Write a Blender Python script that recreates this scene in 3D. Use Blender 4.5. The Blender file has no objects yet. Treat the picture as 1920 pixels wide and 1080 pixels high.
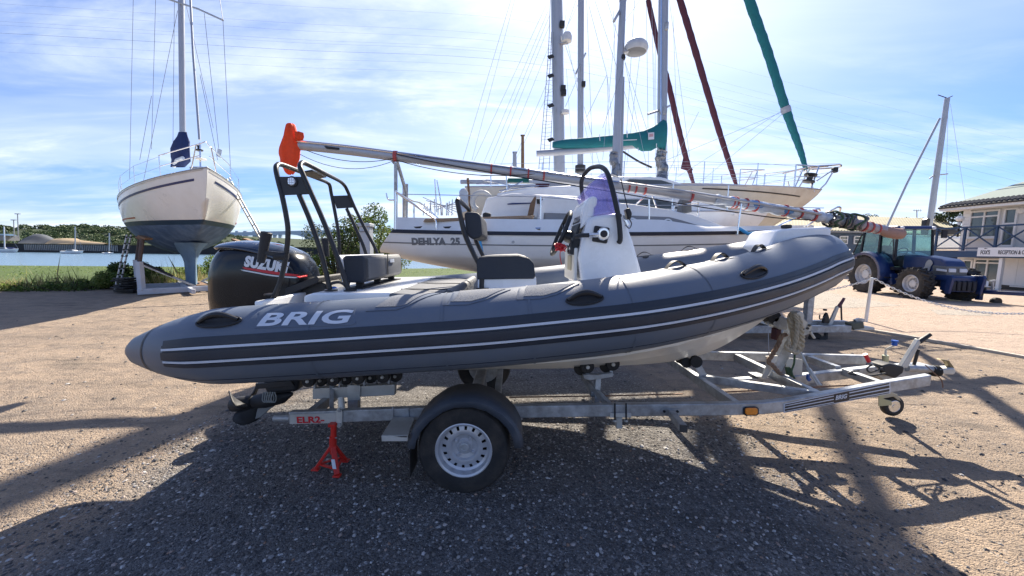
import bpy, bmesh, math, random
import numpy as np
from mathutils import Vector, Matrix, Euler, noise as mnoise
random.seed(7); np.random.seed(7)
SC = bpy.context.scene
COL = SC.collection
R = math.radians
PI = math.pi

# ---------------------------------------------------------------- camera
CAM_H, PITCH, ROLL, FPX = 1.55, R(5.9), R(0.75), 690.0
cd = bpy.data.cameras.new("camera"); cam = bpy.data.objects.new("camera", cd); COL.objects.link(cam)
cd.sensor_width = 36.0; cd.lens = 36.0 * FPX / 1920.0; cd.clip_start = 0.05; cd.clip_end = 6000
CAM_M = Matrix.Translation((0, 0, CAM_H)) @ Matrix.Rotation(PI / 2 - PITCH, 4, 'X') @ Matrix.Rotation(ROLL, 4, 'Z')
cam.matrix_world = CAM_M
SC.camera = cam

# ---------------------------------------------------------------- light
SUN_AZ, SUN_EL = R(16.0), R(41.0)      # azimuth from +Y towards +X
w = bpy.data.worlds.new("World"); SC.world = w; w.use_nodes = True
nt = w.node_tree; nt.nodes.clear()
def wn(t, **k):
    n = nt.nodes.new(t)
    for a, b in k.items(): setattr(n, a, b)
    return n
out = wn('ShaderNodeOutputWorld'); bg = wn('ShaderNodeBackground')
sky = wn('ShaderNodeTexSky', sky_type='NISHITA'); sky.sun_disc = False
sky.sun_elevation = SUN_EL; sky.sun_rotation = SUN_AZ
sky.air_density = 1.0; sky.dust_density = 0.6; sky.ozone_density = 2.5
SKY_S = 0.063
bg.inputs['Strength'].default_value = SKY_S
tc = wn('ShaderNodeTexCoord'); sep = wn('ShaderNodeSeparateXYZ')
nt.links.new(tc.outputs['Generated'], sep.inputs[0])
def m(op, a, b=None, c=None, clamp=False):
    n = wn('ShaderNodeMath', operation=op, use_clamp=clamp)
    for i, v in enumerate((a, b, c)):
        if v is None: continue
        if isinstance(v, (int, float)): n.inputs[i].default_value = v
        else: nt.links.new(v, n.inputs[i])
    return n.outputs[0]
zz = m('MAXIMUM', m('ADD', sep.outputs['Z'], 0.10), 0.03)
u_ = m('DIVIDE', sep.outputs['X'], zz); v_ = m('DIVIDE', sep.outputs['Y'], zz)
cmb = wn('ShaderNodeCombineXYZ'); nt.links.new(u_, cmb.inputs[0]); nt.links.new(v_, cmb.inputs[1])
def cloud(rot, sc, nscale, detail, rough, dist, lo, hi, off):
    mp = wn('ShaderNodeMapping'); nt.links.new(cmb.outputs[0], mp.inputs[0])
    mp.inputs['Rotation'].default_value = (0, 0, R(rot)); mp.inputs['Scale'].default_value = sc
    mp.inputs['Location'].default_value = off
    n = wn('ShaderNodeTexNoise'); nt.links.new(mp.outputs[0], n.inputs['Vector'])
    n.inputs['Scale'].default_value = nscale; n.inputs['Detail'].default_value = detail
    n.inputs['Roughness'].default_value = rough; n.inputs['Distortion'].default_value = dist
    r = wn('ShaderNodeMapRange', interpolation_type='SMOOTHSTEP'); nt.links.new(n.outputs['Fac'], r.inputs[0])
    r.inputs[1].default_value = lo; r.inputs[2].default_value = hi
    return r.outputs[0]
c1 = cloud(25, (0.55, 1.5, 1), 0.9, 9, 0.62, 0.6, 0.455, 0.76, (3.1, 1.7, 0))
c2 = cloud(-35, (0.6, 1.8, 1), 1.3, 8, 0.6, 0.6, 0.42, 0.85, (7.4, 2.2, 0))
c3 = cloud(10, (0.35, 0.9, 1), 0.7, 5, 0.55, 0.2, 0.40, 0.62, (1.3, 9.1, 0))
low = m('MULTIPLY', m('SUBTRACT', 0.55, sep.outputs['Z'], clamp=True), 1.6, clamp=True)
fac = m('ADD', m('MULTIPLY', c1, 0.75), m('MULTIPLY', c2, 0.28), clamp=True)
fac = m('ADD', fac, m('MULTIPLY', m('MULTIPLY', c3, 0.8), low), clamp=True)
# glow of thin cloud around the sun
sd = Vector((math.sin(SUN_AZ) * math.cos(SUN_EL), math.cos(SUN_AZ) * math.cos(SUN_EL), math.sin(SUN_EL)))
vm = wn('ShaderNodeVectorMath', operation='DOT_PRODUCT'); nt.links.new(tc.outputs['Generated'], vm.inputs[0]); vm.inputs[1].default_value = sd
gl = m('POWER', m('MAXIMUM', vm.outputs['Value'], 0.0), 7.0)
fac = m('ADD', m('MULTIPLY', fac, 0.85), m('MULTIPLY', gl, 0.75), clamp=True)
hz = m('POWER', m('SUBTRACT', 1.0, m('ABSOLUTE', sep.outputs['Z']), clamp=True), 9.0)
fac = m('ADD', fac, m('MULTIPLY', hz, 0.35), clamp=True)
mixc = wn('ShaderNodeMix', data_type='RGBA'); nt.links.new(fac, mixc.inputs[0])
CL = 8.3
cc = wn('ShaderNodeMix', data_type='RGBA'); nt.links.new(gl, cc.inputs[0])
cc.inputs[6].default_value = (CL * .84, CL * .93, CL * 1.06, 1); cc.inputs[7].default_value = (CL * 1.16, CL * 1.20, CL * 1.27, 1)
tint = wn('ShaderNodeMix', data_type='RGBA', blend_type='MULTIPLY'); tint.inputs[0].default_value = 1
nt.links.new(sky.outputs[0], tint.inputs[6]); tint.inputs[7].default_value = (0.47, 0.71, 1.18, 1)
nt.links.new(tint.outputs[2], mixc.inputs[6]); nt.links.new(cc.outputs[2], mixc.inputs[7])
nt.links.new(mixc.outputs[2], bg.inputs['Color']); nt.links.new(bg.outputs[0], out.inputs[0])

sl = bpy.data.lights.new("sun", 'SUN'); sl.energy = 5.0; sl.angle = R(0.55); sl.color = (1.0, 0.90, 0.76)
so = bpy.data.objects.new("sun", sl); COL.objects.link(so)
so.rotation_euler = (-sd).to_track_quat('-Z', 'Y').to_euler(); so.location = (10, 40, 40)
SC.view_settings.view_transform = 'Standard'; SC.view_settings.look = 'None'
SC.view_settings.gamma = 1; SC.view_settings.use_curve_mapping = False
SC.view_settings.exposure = 1.25
try: SC.cycles.max_bounces = 6; SC.cycles.transparent_max_bounces = 12
except Exception: pass

# ---------------------------------------------------------------- pixel <-> place helpers (photo pixels, 1920 wide)
RM = CAM_M.to_3x3(); CO = Vector((0, 0, CAM_H))
def ray(px, py): return RM @ Vector(((px - 960) / FPX, -(py - 540) / FPX, -1.0))
def P(px, py, Y):
    d = ray(px, py); return CO + d * (Y / d.y)
def PZ(px, py, Z=0.0):
    d = ray(px, py); return CO + d * ((Z - CAM_H) / d.z)
def PX(px, py, X):
    d = ray(px, py); return CO + d * (X / d.x)
def proj(p):
    q = RM.transposed() @ (Vector(p) - CO); return (960 - FPX * q.x / q.z, 540 + FPX * q.y / q.z)

# ---------------------------------------------------------------- materials
def s2l(c): return tuple(((v / 12.92) if v <= 0.04045 else ((v + 0.055) / 1.055) ** 2.4) for v in c)
MATS = {}
def mat(name, col, rough=0.5, metal=0.0, var=0.12, vs=6.0, bump=0.0, bs=40.0, spec=0.5, coat=0.0, dirt=None, dirt_amt=0.35, dirt_s=3.0, trans=0.0, alpha=1.0, stretch=None, ior=1.45, rvar=0.1):
    if name in MATS: return MATS[name]
    mt = bpy.data.materials.new(name); mt.use_nodes = True; t = mt.node_tree; b = t.nodes['Principled BSDF']
    L = t.links.new
    tcn = t.nodes.new('ShaderNodeTexCoord'); src = tcn.outputs['Object']
    if stretch:
        mp = t.nodes.new('ShaderNodeMapping'); mp.inputs['Scale'].default_value = stretch; L(src, mp.inputs[0]); src = mp.outputs[0]
    n = t.nodes.new('ShaderNodeTexNoise'); n.inputs['Scale'].default_value = vs; n.inputs['Detail'].default_value = 6; n.inputs['Roughness'].default_value = 0.65; L(src, n.inputs['Vector'])
    mr = t.nodes.new('ShaderNodeMapRange'); L(n.outputs['Fac'], mr.inputs[0]); mr.inputs[1].default_value = 0.25; mr.inputs[2].default_value = 0.75
    mr.inputs[3].default_value = 1 - var; mr.inputs[4].default_value = 1 + var
    mx = t.nodes.new('ShaderNodeVectorMath'); mx.operation = 'SCALE'; mx.inputs[0].default_value = col[:3]; L(mr.outputs[0], mx.inputs['Scale'])
    cur = mx.outputs[0]
    if dirt:
        n3 = t.nodes.new('ShaderNodeTexNoise'); n3.inputs['Scale'].default_value = dirt_s; n3.inputs['Detail'].default_value = 8; n3.inputs['Roughness'].default_value = 0.7; L(src, n3.inputs['Vector'])
        m3 = t.nodes.new('ShaderNodeMapRange'); L(n3.outputs['Fac'], m3.inputs[0]); m3.inputs[1].default_value = 0.45; m3.inputs[2].default_value = 0.75; m3.inputs[4].default_value = dirt_amt
        mm = t.nodes.new('ShaderNodeMix'); mm.data_type = 'RGBA'; L(m3.outputs[0], mm.inputs[0]); L(cur, mm.inputs[6]); mm.inputs[7].default_value = (*dirt, 1); cur = mm.outputs[2]
    L(cur, b.inputs['Base Color'])
    b.inputs['Metallic'].default_value = metal; b.inputs['Specular IOR Level'].default_value = spec
    b.inputs['Coat Weight'].default_value = coat; b.inputs['Coat Roughness'].default_value = 0.06
    b.inputs['Transmission Weight'].default_value = trans; b.inputs['Alpha'].default_value = alpha; b.inputs['IOR'].default_value = ior
    r2 = t.nodes.new('ShaderNodeMapRange'); L(n.outputs['Fac'], r2.inputs[0]); r2.inputs[1].default_value = 0.3; r2.inputs[2].default_value = 0.7
    r2.inputs[3].default_value = max(0.02, rough - rvar * rough); r2.inputs[4].default_value = min(1, rough + rvar); L(r2.outputs[0], b.inputs['Roughness'])
    if bump:
        n2 = t.nodes.new('ShaderNodeTexNoise'); n2.inputs['Scale'].default_value = bs; n2.inputs['Detail'].default_value = 4; L(src, n2.inputs['Vector'])
        bp = t.nodes.new('ShaderNodeBump'); bp.inputs['Strength'].default_value = bump; bp.inputs['Distance'].default_value = 0.01; L(n2.outputs['Fac'], bp.inputs['Height']); L(bp.outputs[0], b.inputs['Normal'])
    MATS[name] = mt; return mt

M_tube = mat('tube_fabric', (0.108, 0.134, 0.178), 0.42, var=0.10, vs=1.6, bump=0.10, bs=420, dirt=(0.24, 0.22, 0.19), dirt_amt=0.22, dirt_s=1.4)
M_tubed = mat('tube_strake', (0.016, 0.023, 0.038), 0.42, var=0.15, vs=5, bump=0.08, bs=200, dirt=(0.14, 0.13, 0.12), dirt_amt=0.12)
M_pad = mat('tube_pad', (0.165, 0.18, 0.21), 0.8, var=0.2, vs=18, bump=0.5, bs=260)
M_wline = mat('pale_line', (0.55, 0.60, 0.68), 0.45, var=0.06)
M_wlogo = mat('logo_white', (0.62, 0.66, 0.72), 0.45, var=0.05)
M_gel = mat('gelcoat_white', (0.82, 0.83, 0.84), 0.22, var=0.05, vs=3, coat=0.3, dirt=(0.5, 0.46, 0.38), dirt_amt=0.22, dirt_s=2.5)
M_gelh = mat('gelcoat_hull', (0.74, 0.72, 0.66), 0.32, var=0.07, vs=3, coat=0.15, dirt=(0.42, 0.37, 0.30), dirt_amt=0.35, dirt_s=2.0)
M_black = mat('black_paint', (0.018, 0.019, 0.022), 0.35, var=0.2, vs=9, dirt=(0.1, 0.09, 0.08), dirt_amt=0.15)
M_bmat = mat('black_plastic', (0.022, 0.023, 0.026), 0.55, var=0.2, vs=12, bump=0.12, bs=150)
M_cowl = mat('cowl_gloss_black', (0.005, 0.007, 0.011), 0.12, var=0.2, vs=4, coat=0.0, spec=0.45)
M_rub = mat('rubber', (0.020, 0.020, 0.021), 0.75, var=0.3, vs=14, bump=0.25, bs=90, dirt=(0.16, 0.13, 0.10), dirt_amt=0.35, dirt_s=5)
M_vinyl = mat('seat_vinyl_dark', (0.022, 0.028, 0.040), 0.55, var=0.12, vs=5, bump=0.15, bs=70)
M_vinylg = mat('seat_vinyl_grey', (0.105, 0.112, 0.125), 0.6, var=0.15, vs=7, bump=0.2, bs=80)
M_galv = mat('galvanised_steel', (0.42, 0.44, 0.46), 0.45, metal=0.5, var=0.38, vs=13, bump=0.12, bs=60, dirt=(0.17, 0.15, 0.125), dirt_amt=0.75, dirt_s=6)
M_galvp = mat('galvanised_plate', (0.55, 0.55, 0.52), 0.5, metal=0.4, var=0.18, vs=8, dirt=(0.30, 0.27, 0.22), dirt_amt=0.4)
M_alu = mat('aluminium', (0.52, 0.53, 0.55), 0.36, metal=0.65, var=0.14, vs=5, dirt=(0.3, 0.3, 0.3), dirt_amt=0.35)
M_chrome = mat('polished_steel', (0.75, 0.76, 0.78), 0.14, metal=1.0, var=0.05)
M_rimp = mat('wheel_silver', (0.50, 0.52, 0.56), 0.33, metal=0.35, var=0.07, vs=8, coat=0.2, dirt=(0.25, 0.22, 0.19), dirt_amt=0.3, dirt_s=9)
M_guard = mat('mudguard_plastic', (0.055, 0.068, 0.090), 0.5, var=0.15, vs=6, bump=0.1, bs=120, dirt=(0.17, 0.15, 0.13), dirt_amt=0.3)
M_red = mat('red_paint', (0.62, 0.028, 0.020), 0.4, var=0.15, vs=15, dirt=(0.12, 0.05, 0.04), dirt_amt=0.3, dirt_s=14)
M_redp = mat('red_plastic', (0.55, 0.02, 0.03), 0.35)
M_orl = mat('orange_lens', (0.75, 0.22, 0.01), 0.18, var=0.2, vs=60, coat=0.6)
M_rag = mat('orange_rag', (0.85, 0.075, 0.018), 0.8, var=0.15, vs=14, bump=0.3, bs=90)
M_rope = mat('manila_rope', (0.42, 0.37, 0.28), 0.9, var=0.3, vs=40, bump=0.6, bs=220)
M_blue = mat('blue_plastic', (0.02, 0.10, 0.42), 0.4)
M_lblue = mat('light_blue_strap', (0.06, 0.33, 0.62), 0.6)
M_teal = mat('teal_canvas', (0.010, 0.150, 0.175), 0.75, var=0.15, vs=9, bump=0.35, bs=25)
M_burg = mat('burgundy_canvas', (0.085, 0.022, 0.040), 0.75, var=0.2, vs=9, bump=0.35, bs=25)
M_navy = mat('navy_canvas', (0.012, 0.028, 0.110), 0.7, var=0.25, vs=9, bump=0.5, bs=14)
M_mast = mat('mast_aluminium', (0.40, 0.42, 0.46), 0.38, metal=0.45, var=0.12, vs=3, dirt=(0.22, 0.22, 0.23), dirt_amt=0.4)
M_wire = mat('rigging_wire', (0.20, 0.21, 0.24), 0.5, metal=0.3)
M_wirel = mat('rigging_wire_pale', (0.36, 0.39, 0.45), 0.5, metal=0.2)
M_sail = mat('plastic_wrap', (0.46, 0.52, 0.60), 0.30, var=0.25, vs=14, bump=0.6, bs=18, stretch=(.3, 1, 1))
M_yel = mat('brass_zinc', (0.40, 0.42, 0.30), 0.35, metal=0.6)
M_glassd = mat('dark_window', (0.025, 0.035, 0.045), 0.06, var=0.2, vs=1.5, spec=0.8)
M_glass = mat('pane_glass', (0.30, 0.36, 0.38), 0.05, trans=0.0, var=0.35, vs=0.8, spec=0.9)
M_wood = mat('timber', (0.20, 0.12, 0.07), 0.7, var=0.3, vs=12, stretch=(1, 1, 8))
M_teak = mat('teak', (0.30, 0.21, 0.14), 0.7, var=0.25, vs=20)
M_navyline = mat('navy_line', (0.015, 0.03, 0.13), 0.35)
M_redline = mat('red_line', (0.35, 0.02, 0.03), 0.35)
M_grline = mat('grey_line', (0.16, 0.17, 0.18), 0.45)

# ---------------------------------------------------------------- mesh builder
def basis(d, up=Vector((0, 0, 1))):
    d = Vector(d).normalized()
    if abs(d.dot(up)) > 0.98: up = Vector((0, 1, 0))
    x = d.cross(up).normalized(); y = x.cross(d).normalized()
    return x, y, d       # right, up, along
class MB:
    def __init__(s): s.v = []; s.f = []; s.mi = []; s.cur = 0
    def add(s, vs, fs):
        o = len(s.v); s.v += [tuple(v) for v in vs]; s.f += [tuple(i + o for i in f) for f in fs]; s.mi += [s.cur] * len(fs); return s
    def box(s, c, size, rot=None):
        c = Vector(c); h = [q / 2 for q in size]
        vs = [Vector((x * h[0], y * h[1], z * h[2])) for x in (-1, 1) for y in (-1, 1) for z in (-1, 1)]
        if rot is not None: vs = [rot @ v for v in vs]
        return s.add([v + c for v in vs], [(0, 1, 3, 2), (4, 6, 7, 5), (0, 4, 5, 1), (2, 3, 7, 6), (0, 2, 6, 4), (1, 5, 7, 3)])
    def bar(s, a, b, w_, h_, up=Vector((0, 0, 1))):
        a = Vector(a); b = Vector(b); x, y, d = basis(b - a, up)
        rot = Matrix((x, d, y)).transposed()
        return s.box((a + b) / 2, (w_, (b - a).length, h_), rot)
    def tube(s, pts, r, n=8, caps=True, closed=False):
        pts = [Vector(p) for p in pts]; N = len(pts)
        rr = r if isinstance(r, (list, tuple)) else [r] * N
        vs = []; up = None
        for i, p in enumerate(pts):
            if closed: t = pts[(i + 1) % N] - pts[i - 1]
            else: t = pts[min(i + 1, N - 1)] - pts[max(i - 1, 0)]
            if t.length < 1e-9: t = Vector((0, 0, 1))
            t.normalize()
            if up is None:
                x, y, _ = basis(t)
            else:
                y = (up - t * up.dot(t))
                if y.length < 1e-6: x, y, _ = basis(t)
                y.normalize(); x = t.cross(y)
            up = y
            for k in range(n):
                a = 2 * PI * k / n; vs.append(p + (x * math.cos(a) + y * math.sin(a)) * rr[i])
        fs = []
        for i in range(N if closed else N - 1):
            j = (i + 1) % N
            for k in range(n):
                l = (k + 1) % n; fs.append((i * n + k, i * n + l, j * n + l, j * n + k))
        if caps and not closed: fs.append(tuple(range(n - 1, -1, -1))); fs.append(tuple((N - 1) * n + k for k in range(n)))
        return s.add(vs, fs)
    def lathe(s, prof, c, axis=(0, 0, 1), n=24, cap=True):
        # prof: list of (r, h) along axis
        x, y, d = basis(axis); c = Vector(c); vs = []
        for (r, h) in prof:
            for k in range(n):
                a = 2 * PI * k / n; vs.append(c + d * h + (x * math.cos(a) + y * math.sin(a)) * max(r, 1e-5))
        fs = []
        for i in range(len(prof) - 1):
            for k in range(n):
                l = (k + 1) % n; fs.append((i * n + k, i * n + l, (i + 1) * n + l, (i + 1) * n + k))
        if cap: fs.append(tuple(range(n - 1, -1, -1))); q = (len(prof) - 1) * n; fs.append(tuple(q + k for k in range(n)))
        return s.add(vs, fs)
    def prism(s, pts, off):
        # polygon pts (3D, planar) extruded by vector off
        n = len(pts); off = Vector(off); pts = [Vector(p) for p in pts]
        vs = pts + [p + off for p in pts]
        fs = [tuple(range(n)), tuple(range(2 * n - 1, n - 1, -1))] + [(i, i + n, (i + 1) % n + n, (i + 1) % n) for i in range(n)]
        return s.add(vs, fs)
    def grid(s, rows, closeu=False, closev=False):
        nr = len(rows); nc = len(rows[0]); vs = [p for r_ in rows for p in r_]; fs = []
        for i in range(nr if closeu else nr - 1):
            for j in range(nc if closev else nc - 1):
                a = i * nc + j; b = i * nc + (j + 1) % nc; c = ((i + 1) % nr) * nc + (j + 1) % nc; d = ((i + 1) % nr) * nc + j
                fs.append((a, b, c, d))
        return s.add(vs, fs)
    def sphere(s, c, r, nu=12, nv=8, sc=(1, 1, 1)):
        c = Vector(c); rows = []
        for i in range(nv + 1):
            t = PI * i / nv
            rows.append([c + Vector((r * sc[0] * math.sin(t) * math.cos(2 * PI * k / nu), r * sc[1] * math.sin(t) * math.sin(2 * PI * k / nu), r * sc[2] * math.cos(t))) for k in range(nu)])
        return s.grid(rows, closev=True)
    def build(s, name, mt, parent=None, smooth=False, bevel=0.0, seg=2, ang=40, fixn=True, solid=0.0, sub=0):
        me = bpy.data.meshes.new(name); me.from_pydata(s.v, [], s.f)
        mats = mt if isinstance(mt, (list, tuple)) else [mt]
        for q in mats: me.materials.append(q)
        if len(mats) > 1: me.polygons.foreach_set('material_index', s.mi)
        if fixn:
            bm = bmesh.new(); bm.from_mesh(me); bmesh.ops.remove_doubles(bm, verts=bm.verts, dist=1e-5)
            bmesh.ops.recalc_face_normals(bm, faces=bm.faces); bm.to_mesh(me); bm.free()
        o = bpy.data.objects.new(name, me); COL.objects.link(o)
        if solid: q = o.modifiers.new('solid', 'SOLIDIFY'); q.thickness = solid; q.offset = 0
        if bevel:
            q = o.modifiers.new('bevel', 'BEVEL'); q.width = bevel; q.segments = seg; q.limit_method = 'ANGLE'; q.angle_limit = R(35)
        if sub: q = o.modifiers.new('sub', 'SUBSURF'); q.levels = sub; q.render_levels = sub
        if smooth or bevel or sub:
            me.polygons.foreach_set('use_smooth', [True] * len(me.polygons))
            me.update()
            if not sub:
                try: me.set_sharp_from_angle(angle=R(ang))
                except Exception: pass
        adopt(o, parent)
        return o
def adopt(o, parent):
    if parent is not None:
        o.parent = parent
        loc = parent.location if parent.parent is None else Vector((0, 0, 0))
        o.matrix_parent_inverse = Matrix.Translation(-Vector(loc))
    return o
def thing(name, label, cat, loc=(0, 0, 0), group=None):
    o = bpy.data.objects.new(name, None); COL.objects.link(o); o.location = loc; o.empty_display_size = .2
    o['label'] = label; o['category'] = cat
    if group: o['group'] = group
    return o
def tag(o, label, cat, group=None, kind=None):
    o['label'] = label; o['category'] = cat
    if group: o['group'] = group
    if kind: o['kind'] = kind
    return o
def part_empty(name, parent):
    o = bpy.data.objects.new(name, None); COL.objects.link(o); adopt(o, parent); return o
def copy_tree(o, parent=None, **k):
    c = o.copy(); COL.objects.link(c)
    if parent is not None: c.parent = parent
    for ch in list(o.children): copy_tree(ch, c)
    for a, b in k.items(): c[a] = b
    return c
def tubeo(name, pts, r, mt, parent=None, n=8, **k): return MB().tube(pts, r, n).build(name, mt, parent, smooth=True, **k)
def cat(pts, n=8, closed=False):
    """Catmull-Rom through the points"""
    pts = [Vector(p) for p in pts]; N = len(pts); res = []
    for i in range(N if closed else N - 1):
        if closed: a, b, c, d = pts[i - 1], pts[i], pts[(i + 1) % N], pts[(i + 2) % N]
        else: a, b, c, d = pts[max(i - 1, 0)], pts[i], pts[i + 1], pts[min(i + 2, N - 1)]
        for k in range(n):
            t = k / n
            res.append(0.5 * ((2 * b) + (c - a) * t + (2 * a - 5 * b + 4 * c - d) * t * t + (3 * b - a - 3 * c + d) * t ** 3))
    if not closed: res.append(pts[-1])
    return res
def PL(lst, Y): return [P(a, b, Y) for a, b in lst]
def sag(a, b, s, n=12):
    a = Vector(a); b = Vector(b)
    return [a.lerp(b, i / n) - Vector((0, 0, 4 * s * (i / n) * (1 - i / n))) for i in range(n + 1)]
def text(name, body, mt, parent, size, origin, xdir, updir, extr=0.002, offs=0.0, shear=0.0, sx=1.0, space=1.0, align='LEFT'):
    cu = bpy.data.curves.new(name, 'FONT'); cu.body = body; cu.size = size; cu.extrude = extr; cu.offset = offs; cu.shear = shear
    cu.space_character = space; cu.align_x = align; cu.resolution_u = 3
    to = bpy.data.objects.new(name, cu); COL.objects.link(to)
    dg = bpy.context.evaluated_depsgraph_get(); me = bpy.data.meshes.new_from_object(to.evaluated_get(dg))
    bpy.data.objects.remove(to); me.name = name
    x = Vector(xdir).normalized(); z = Vector(updir); z = (z - x * z.dot(x)).normalized(); n = x.cross(z)
    Mx = Matrix.Translation(origin) @ Matrix((x, z, n)).transposed().to_4x4() @ Matrix.Diagonal((sx, 1, 1, 1))
    me.transform(Mx); me.materials.clear(); me.materials.append(mt)
    o = bpy.data.objects.new(name, me); COL.objects.link(o); adopt(o, parent); return o
from mathutils.bvhtree import BVHTree
def wrap(o, target, d=(0, 1, 0), off=.003, cuts=12, solid=0.0):
    """lay a flat decal onto the surface of target along direction d"""
    d = Vector(d).normalized(); me = o.data
    tm = target.data; bvh = BVHTree.FromPolygons([v.co for v in tm.vertices], [tuple(p.vertices) for p in tm.polygons])
    bm = bmesh.new(); bm.from_mesh(me)
    for ax_ in (Vector((1, 0, 0)), Vector((0, 0, 1))):
        vals = [v.co.dot(ax_) for v in bm.verts]; lo, hi = min(vals), max(vals)
        for i in range(1, cuts):
            bmesh.ops.bisect_plane(bm, geom=bm.verts[:] + bm.edges[:] + bm.faces[:], plane_co=ax_ * (lo + (hi - lo) * i / cuts), plane_no=ax_)
    for v in bm.verts:
        hit = bvh.ray_cast(v.co - d * 1.0, d)
        if hit[0] is not None: v.co = hit[0] - d * off
    bm.to_mesh(me); bm.free()
    return o
def decal(name, px, mt, parent, target, Y, **k):
    o = MB().add(PL(px, Y), [tuple(range(len(px)))]).build(name, mt, parent, fixn=False)
    return wrap(o, target, **k)
# ---------------------------------------------------------------- ground, marsh, water, far shore
def ground_mat(name, lit, dark, pale, kind='gravel'):
    mt = bpy.data.materials.new(name); mt.use_nodes = True; t = mt.node_tree; b = t.nodes['Principled BSDF']; L = t.links.new
    geo = t.nodes.new('ShaderNodeNewGeometry'); src = geo.outputs['Position']
    def nz(s, d=6, r=0.6, sc=None):
        v = src
        if sc:
            mp = t.nodes.new('ShaderNodeMapping'); mp.inputs['Scale'].default_value = sc; L(src, mp.inputs[0]); v = mp.outputs[0]
        n = t.nodes.new('ShaderNodeTexNoise'); n.inputs['Scale'].default_value = s; n.inputs['Detail'].default_value = d; n.inputs['Roughness'].default_value = r; L(v, n.inputs['Vector']); return n.outputs['Fac']
    def mr(v, a, b_, c=0, d=1):
        n = t.nodes.new('ShaderNodeMapRange'); L(v, n.inputs[0]); n.inputs[1].default_value = a; n.inputs[2].default_value = b_; n.inputs[3].default_value = c; n.inputs[4].default_value = d; return n.outputs[0]
    def mix(f, a, c):
        n = t.nodes.new('ShaderNodeMix'); n.data_type = 'RGBA'; L(f, n.inputs[0])
        for i, v in ((6, a), (7, c)):
            if isinstance(v, tuple): n.inputs[i].default_value = (*v, 1)
            else: L(v, n.inputs[i])
        return n.outputs[2]
    big = nz(0.55, 5, 0.6); mid = nz(3.2, 7, 0.7); fine = nz(55, 4, 0.7); grain = nz(190, 3, 0.6)
    vor = t.nodes.new('ShaderNodeTexVoronoi'); vor.inputs['Scale'].default_value = 78; L(src, vor.inputs['Vector'])
    vor2 = t.nodes.new('ShaderNodeTexVoronoi'); vor2.inputs['Scale'].default_value = 150; L(src, vor2.inputs['Vector'])
    c = mix(mr(mid, 0.42, 0.72), lit, dark)
    c = mix(mr(big, 0.48, 0.72, 0, 0.6), c, dark)
    c = mix(mr(fine, 0.42, 0.72, 0, 0.45), c, dark)
    # single stones: per-cell brightness
    sp = t.nodes.new('ShaderNodeSeparateColor'); L(vor.outputs['Color'], sp.inputs[0])
    pm = t.nodes.new('ShaderNodeMath'); pm.operation = 'MULTIPLY'; L(mr(sp.outputs[0], 0.93, 0.97, 0, 0.5), pm.inputs[0]); L(mr(nz(1.3, 4, .6), 0.42, 0.62, 0.1, 1), pm.inputs[1]); stone = pm.outputs[0]
    sp2 = t.nodes.new('ShaderNodeSeparateColor'); L(vor2.outputs['Color'], sp2.inputs[0])
    c = mix(mr(sp2.outputs[1], 0.5, 1.0, 0, 0.35), c, (dark[0] * .45, dark[1] * .45, dark[2] * .45))
    c = mix(stone, c, pale)
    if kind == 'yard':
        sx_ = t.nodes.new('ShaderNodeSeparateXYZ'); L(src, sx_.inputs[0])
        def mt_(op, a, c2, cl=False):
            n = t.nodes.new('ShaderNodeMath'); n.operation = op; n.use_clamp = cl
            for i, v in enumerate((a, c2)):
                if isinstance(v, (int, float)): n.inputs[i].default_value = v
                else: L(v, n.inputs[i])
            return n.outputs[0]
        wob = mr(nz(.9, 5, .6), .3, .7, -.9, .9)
        # grey gravel, darkened to paint in the boats' shade under and before the trailer
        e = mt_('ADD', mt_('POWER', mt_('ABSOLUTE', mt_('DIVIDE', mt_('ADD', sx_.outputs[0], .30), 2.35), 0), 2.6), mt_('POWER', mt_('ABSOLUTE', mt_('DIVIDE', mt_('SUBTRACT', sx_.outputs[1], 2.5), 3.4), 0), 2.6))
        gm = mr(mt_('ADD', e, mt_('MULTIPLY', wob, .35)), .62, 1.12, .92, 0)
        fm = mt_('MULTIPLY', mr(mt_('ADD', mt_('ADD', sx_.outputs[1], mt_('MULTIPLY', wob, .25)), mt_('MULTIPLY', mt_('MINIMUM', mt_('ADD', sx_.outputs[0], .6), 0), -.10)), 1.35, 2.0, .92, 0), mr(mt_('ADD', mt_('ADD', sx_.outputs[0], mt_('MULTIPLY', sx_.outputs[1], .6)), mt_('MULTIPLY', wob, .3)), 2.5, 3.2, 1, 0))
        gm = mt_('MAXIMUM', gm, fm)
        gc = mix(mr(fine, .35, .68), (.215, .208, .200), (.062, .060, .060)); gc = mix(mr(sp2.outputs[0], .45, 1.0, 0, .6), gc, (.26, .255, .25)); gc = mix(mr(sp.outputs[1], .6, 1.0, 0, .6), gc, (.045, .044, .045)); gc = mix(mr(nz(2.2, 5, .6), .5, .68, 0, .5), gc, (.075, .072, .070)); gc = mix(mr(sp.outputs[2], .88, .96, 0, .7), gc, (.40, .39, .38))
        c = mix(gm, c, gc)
        # ruts and damp streaks across the dirt
        st = mr(nz(1.3, 8, .72, (.5, 2.2, 1)), .53, .68, 0, .62); c = mix(st, c, (.10, .085, .07))
    L(c, b.inputs['Base Color']); b.inputs['Roughness'].default_value = 0.92; b.inputs['Specular IOR Level'].default_value = 0.25
    h = t.nodes.new('ShaderNodeMath'); h.operation = 'ADD'; L(mr(fine, 0, 1, 0, 1.0), h.inputs[0]); L(mr(vor.outputs['Distance'], 0, 0.6, 0.9, 0), h.inputs[1])
    h2 = t.nodes.new('ShaderNodeMath'); h2.operation = 'ADD'; L(h.outputs[0], h2.inputs[0]); L(mr(mid, 0.3, 0.7, 0, 3.6), h2.inputs[1])
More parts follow.
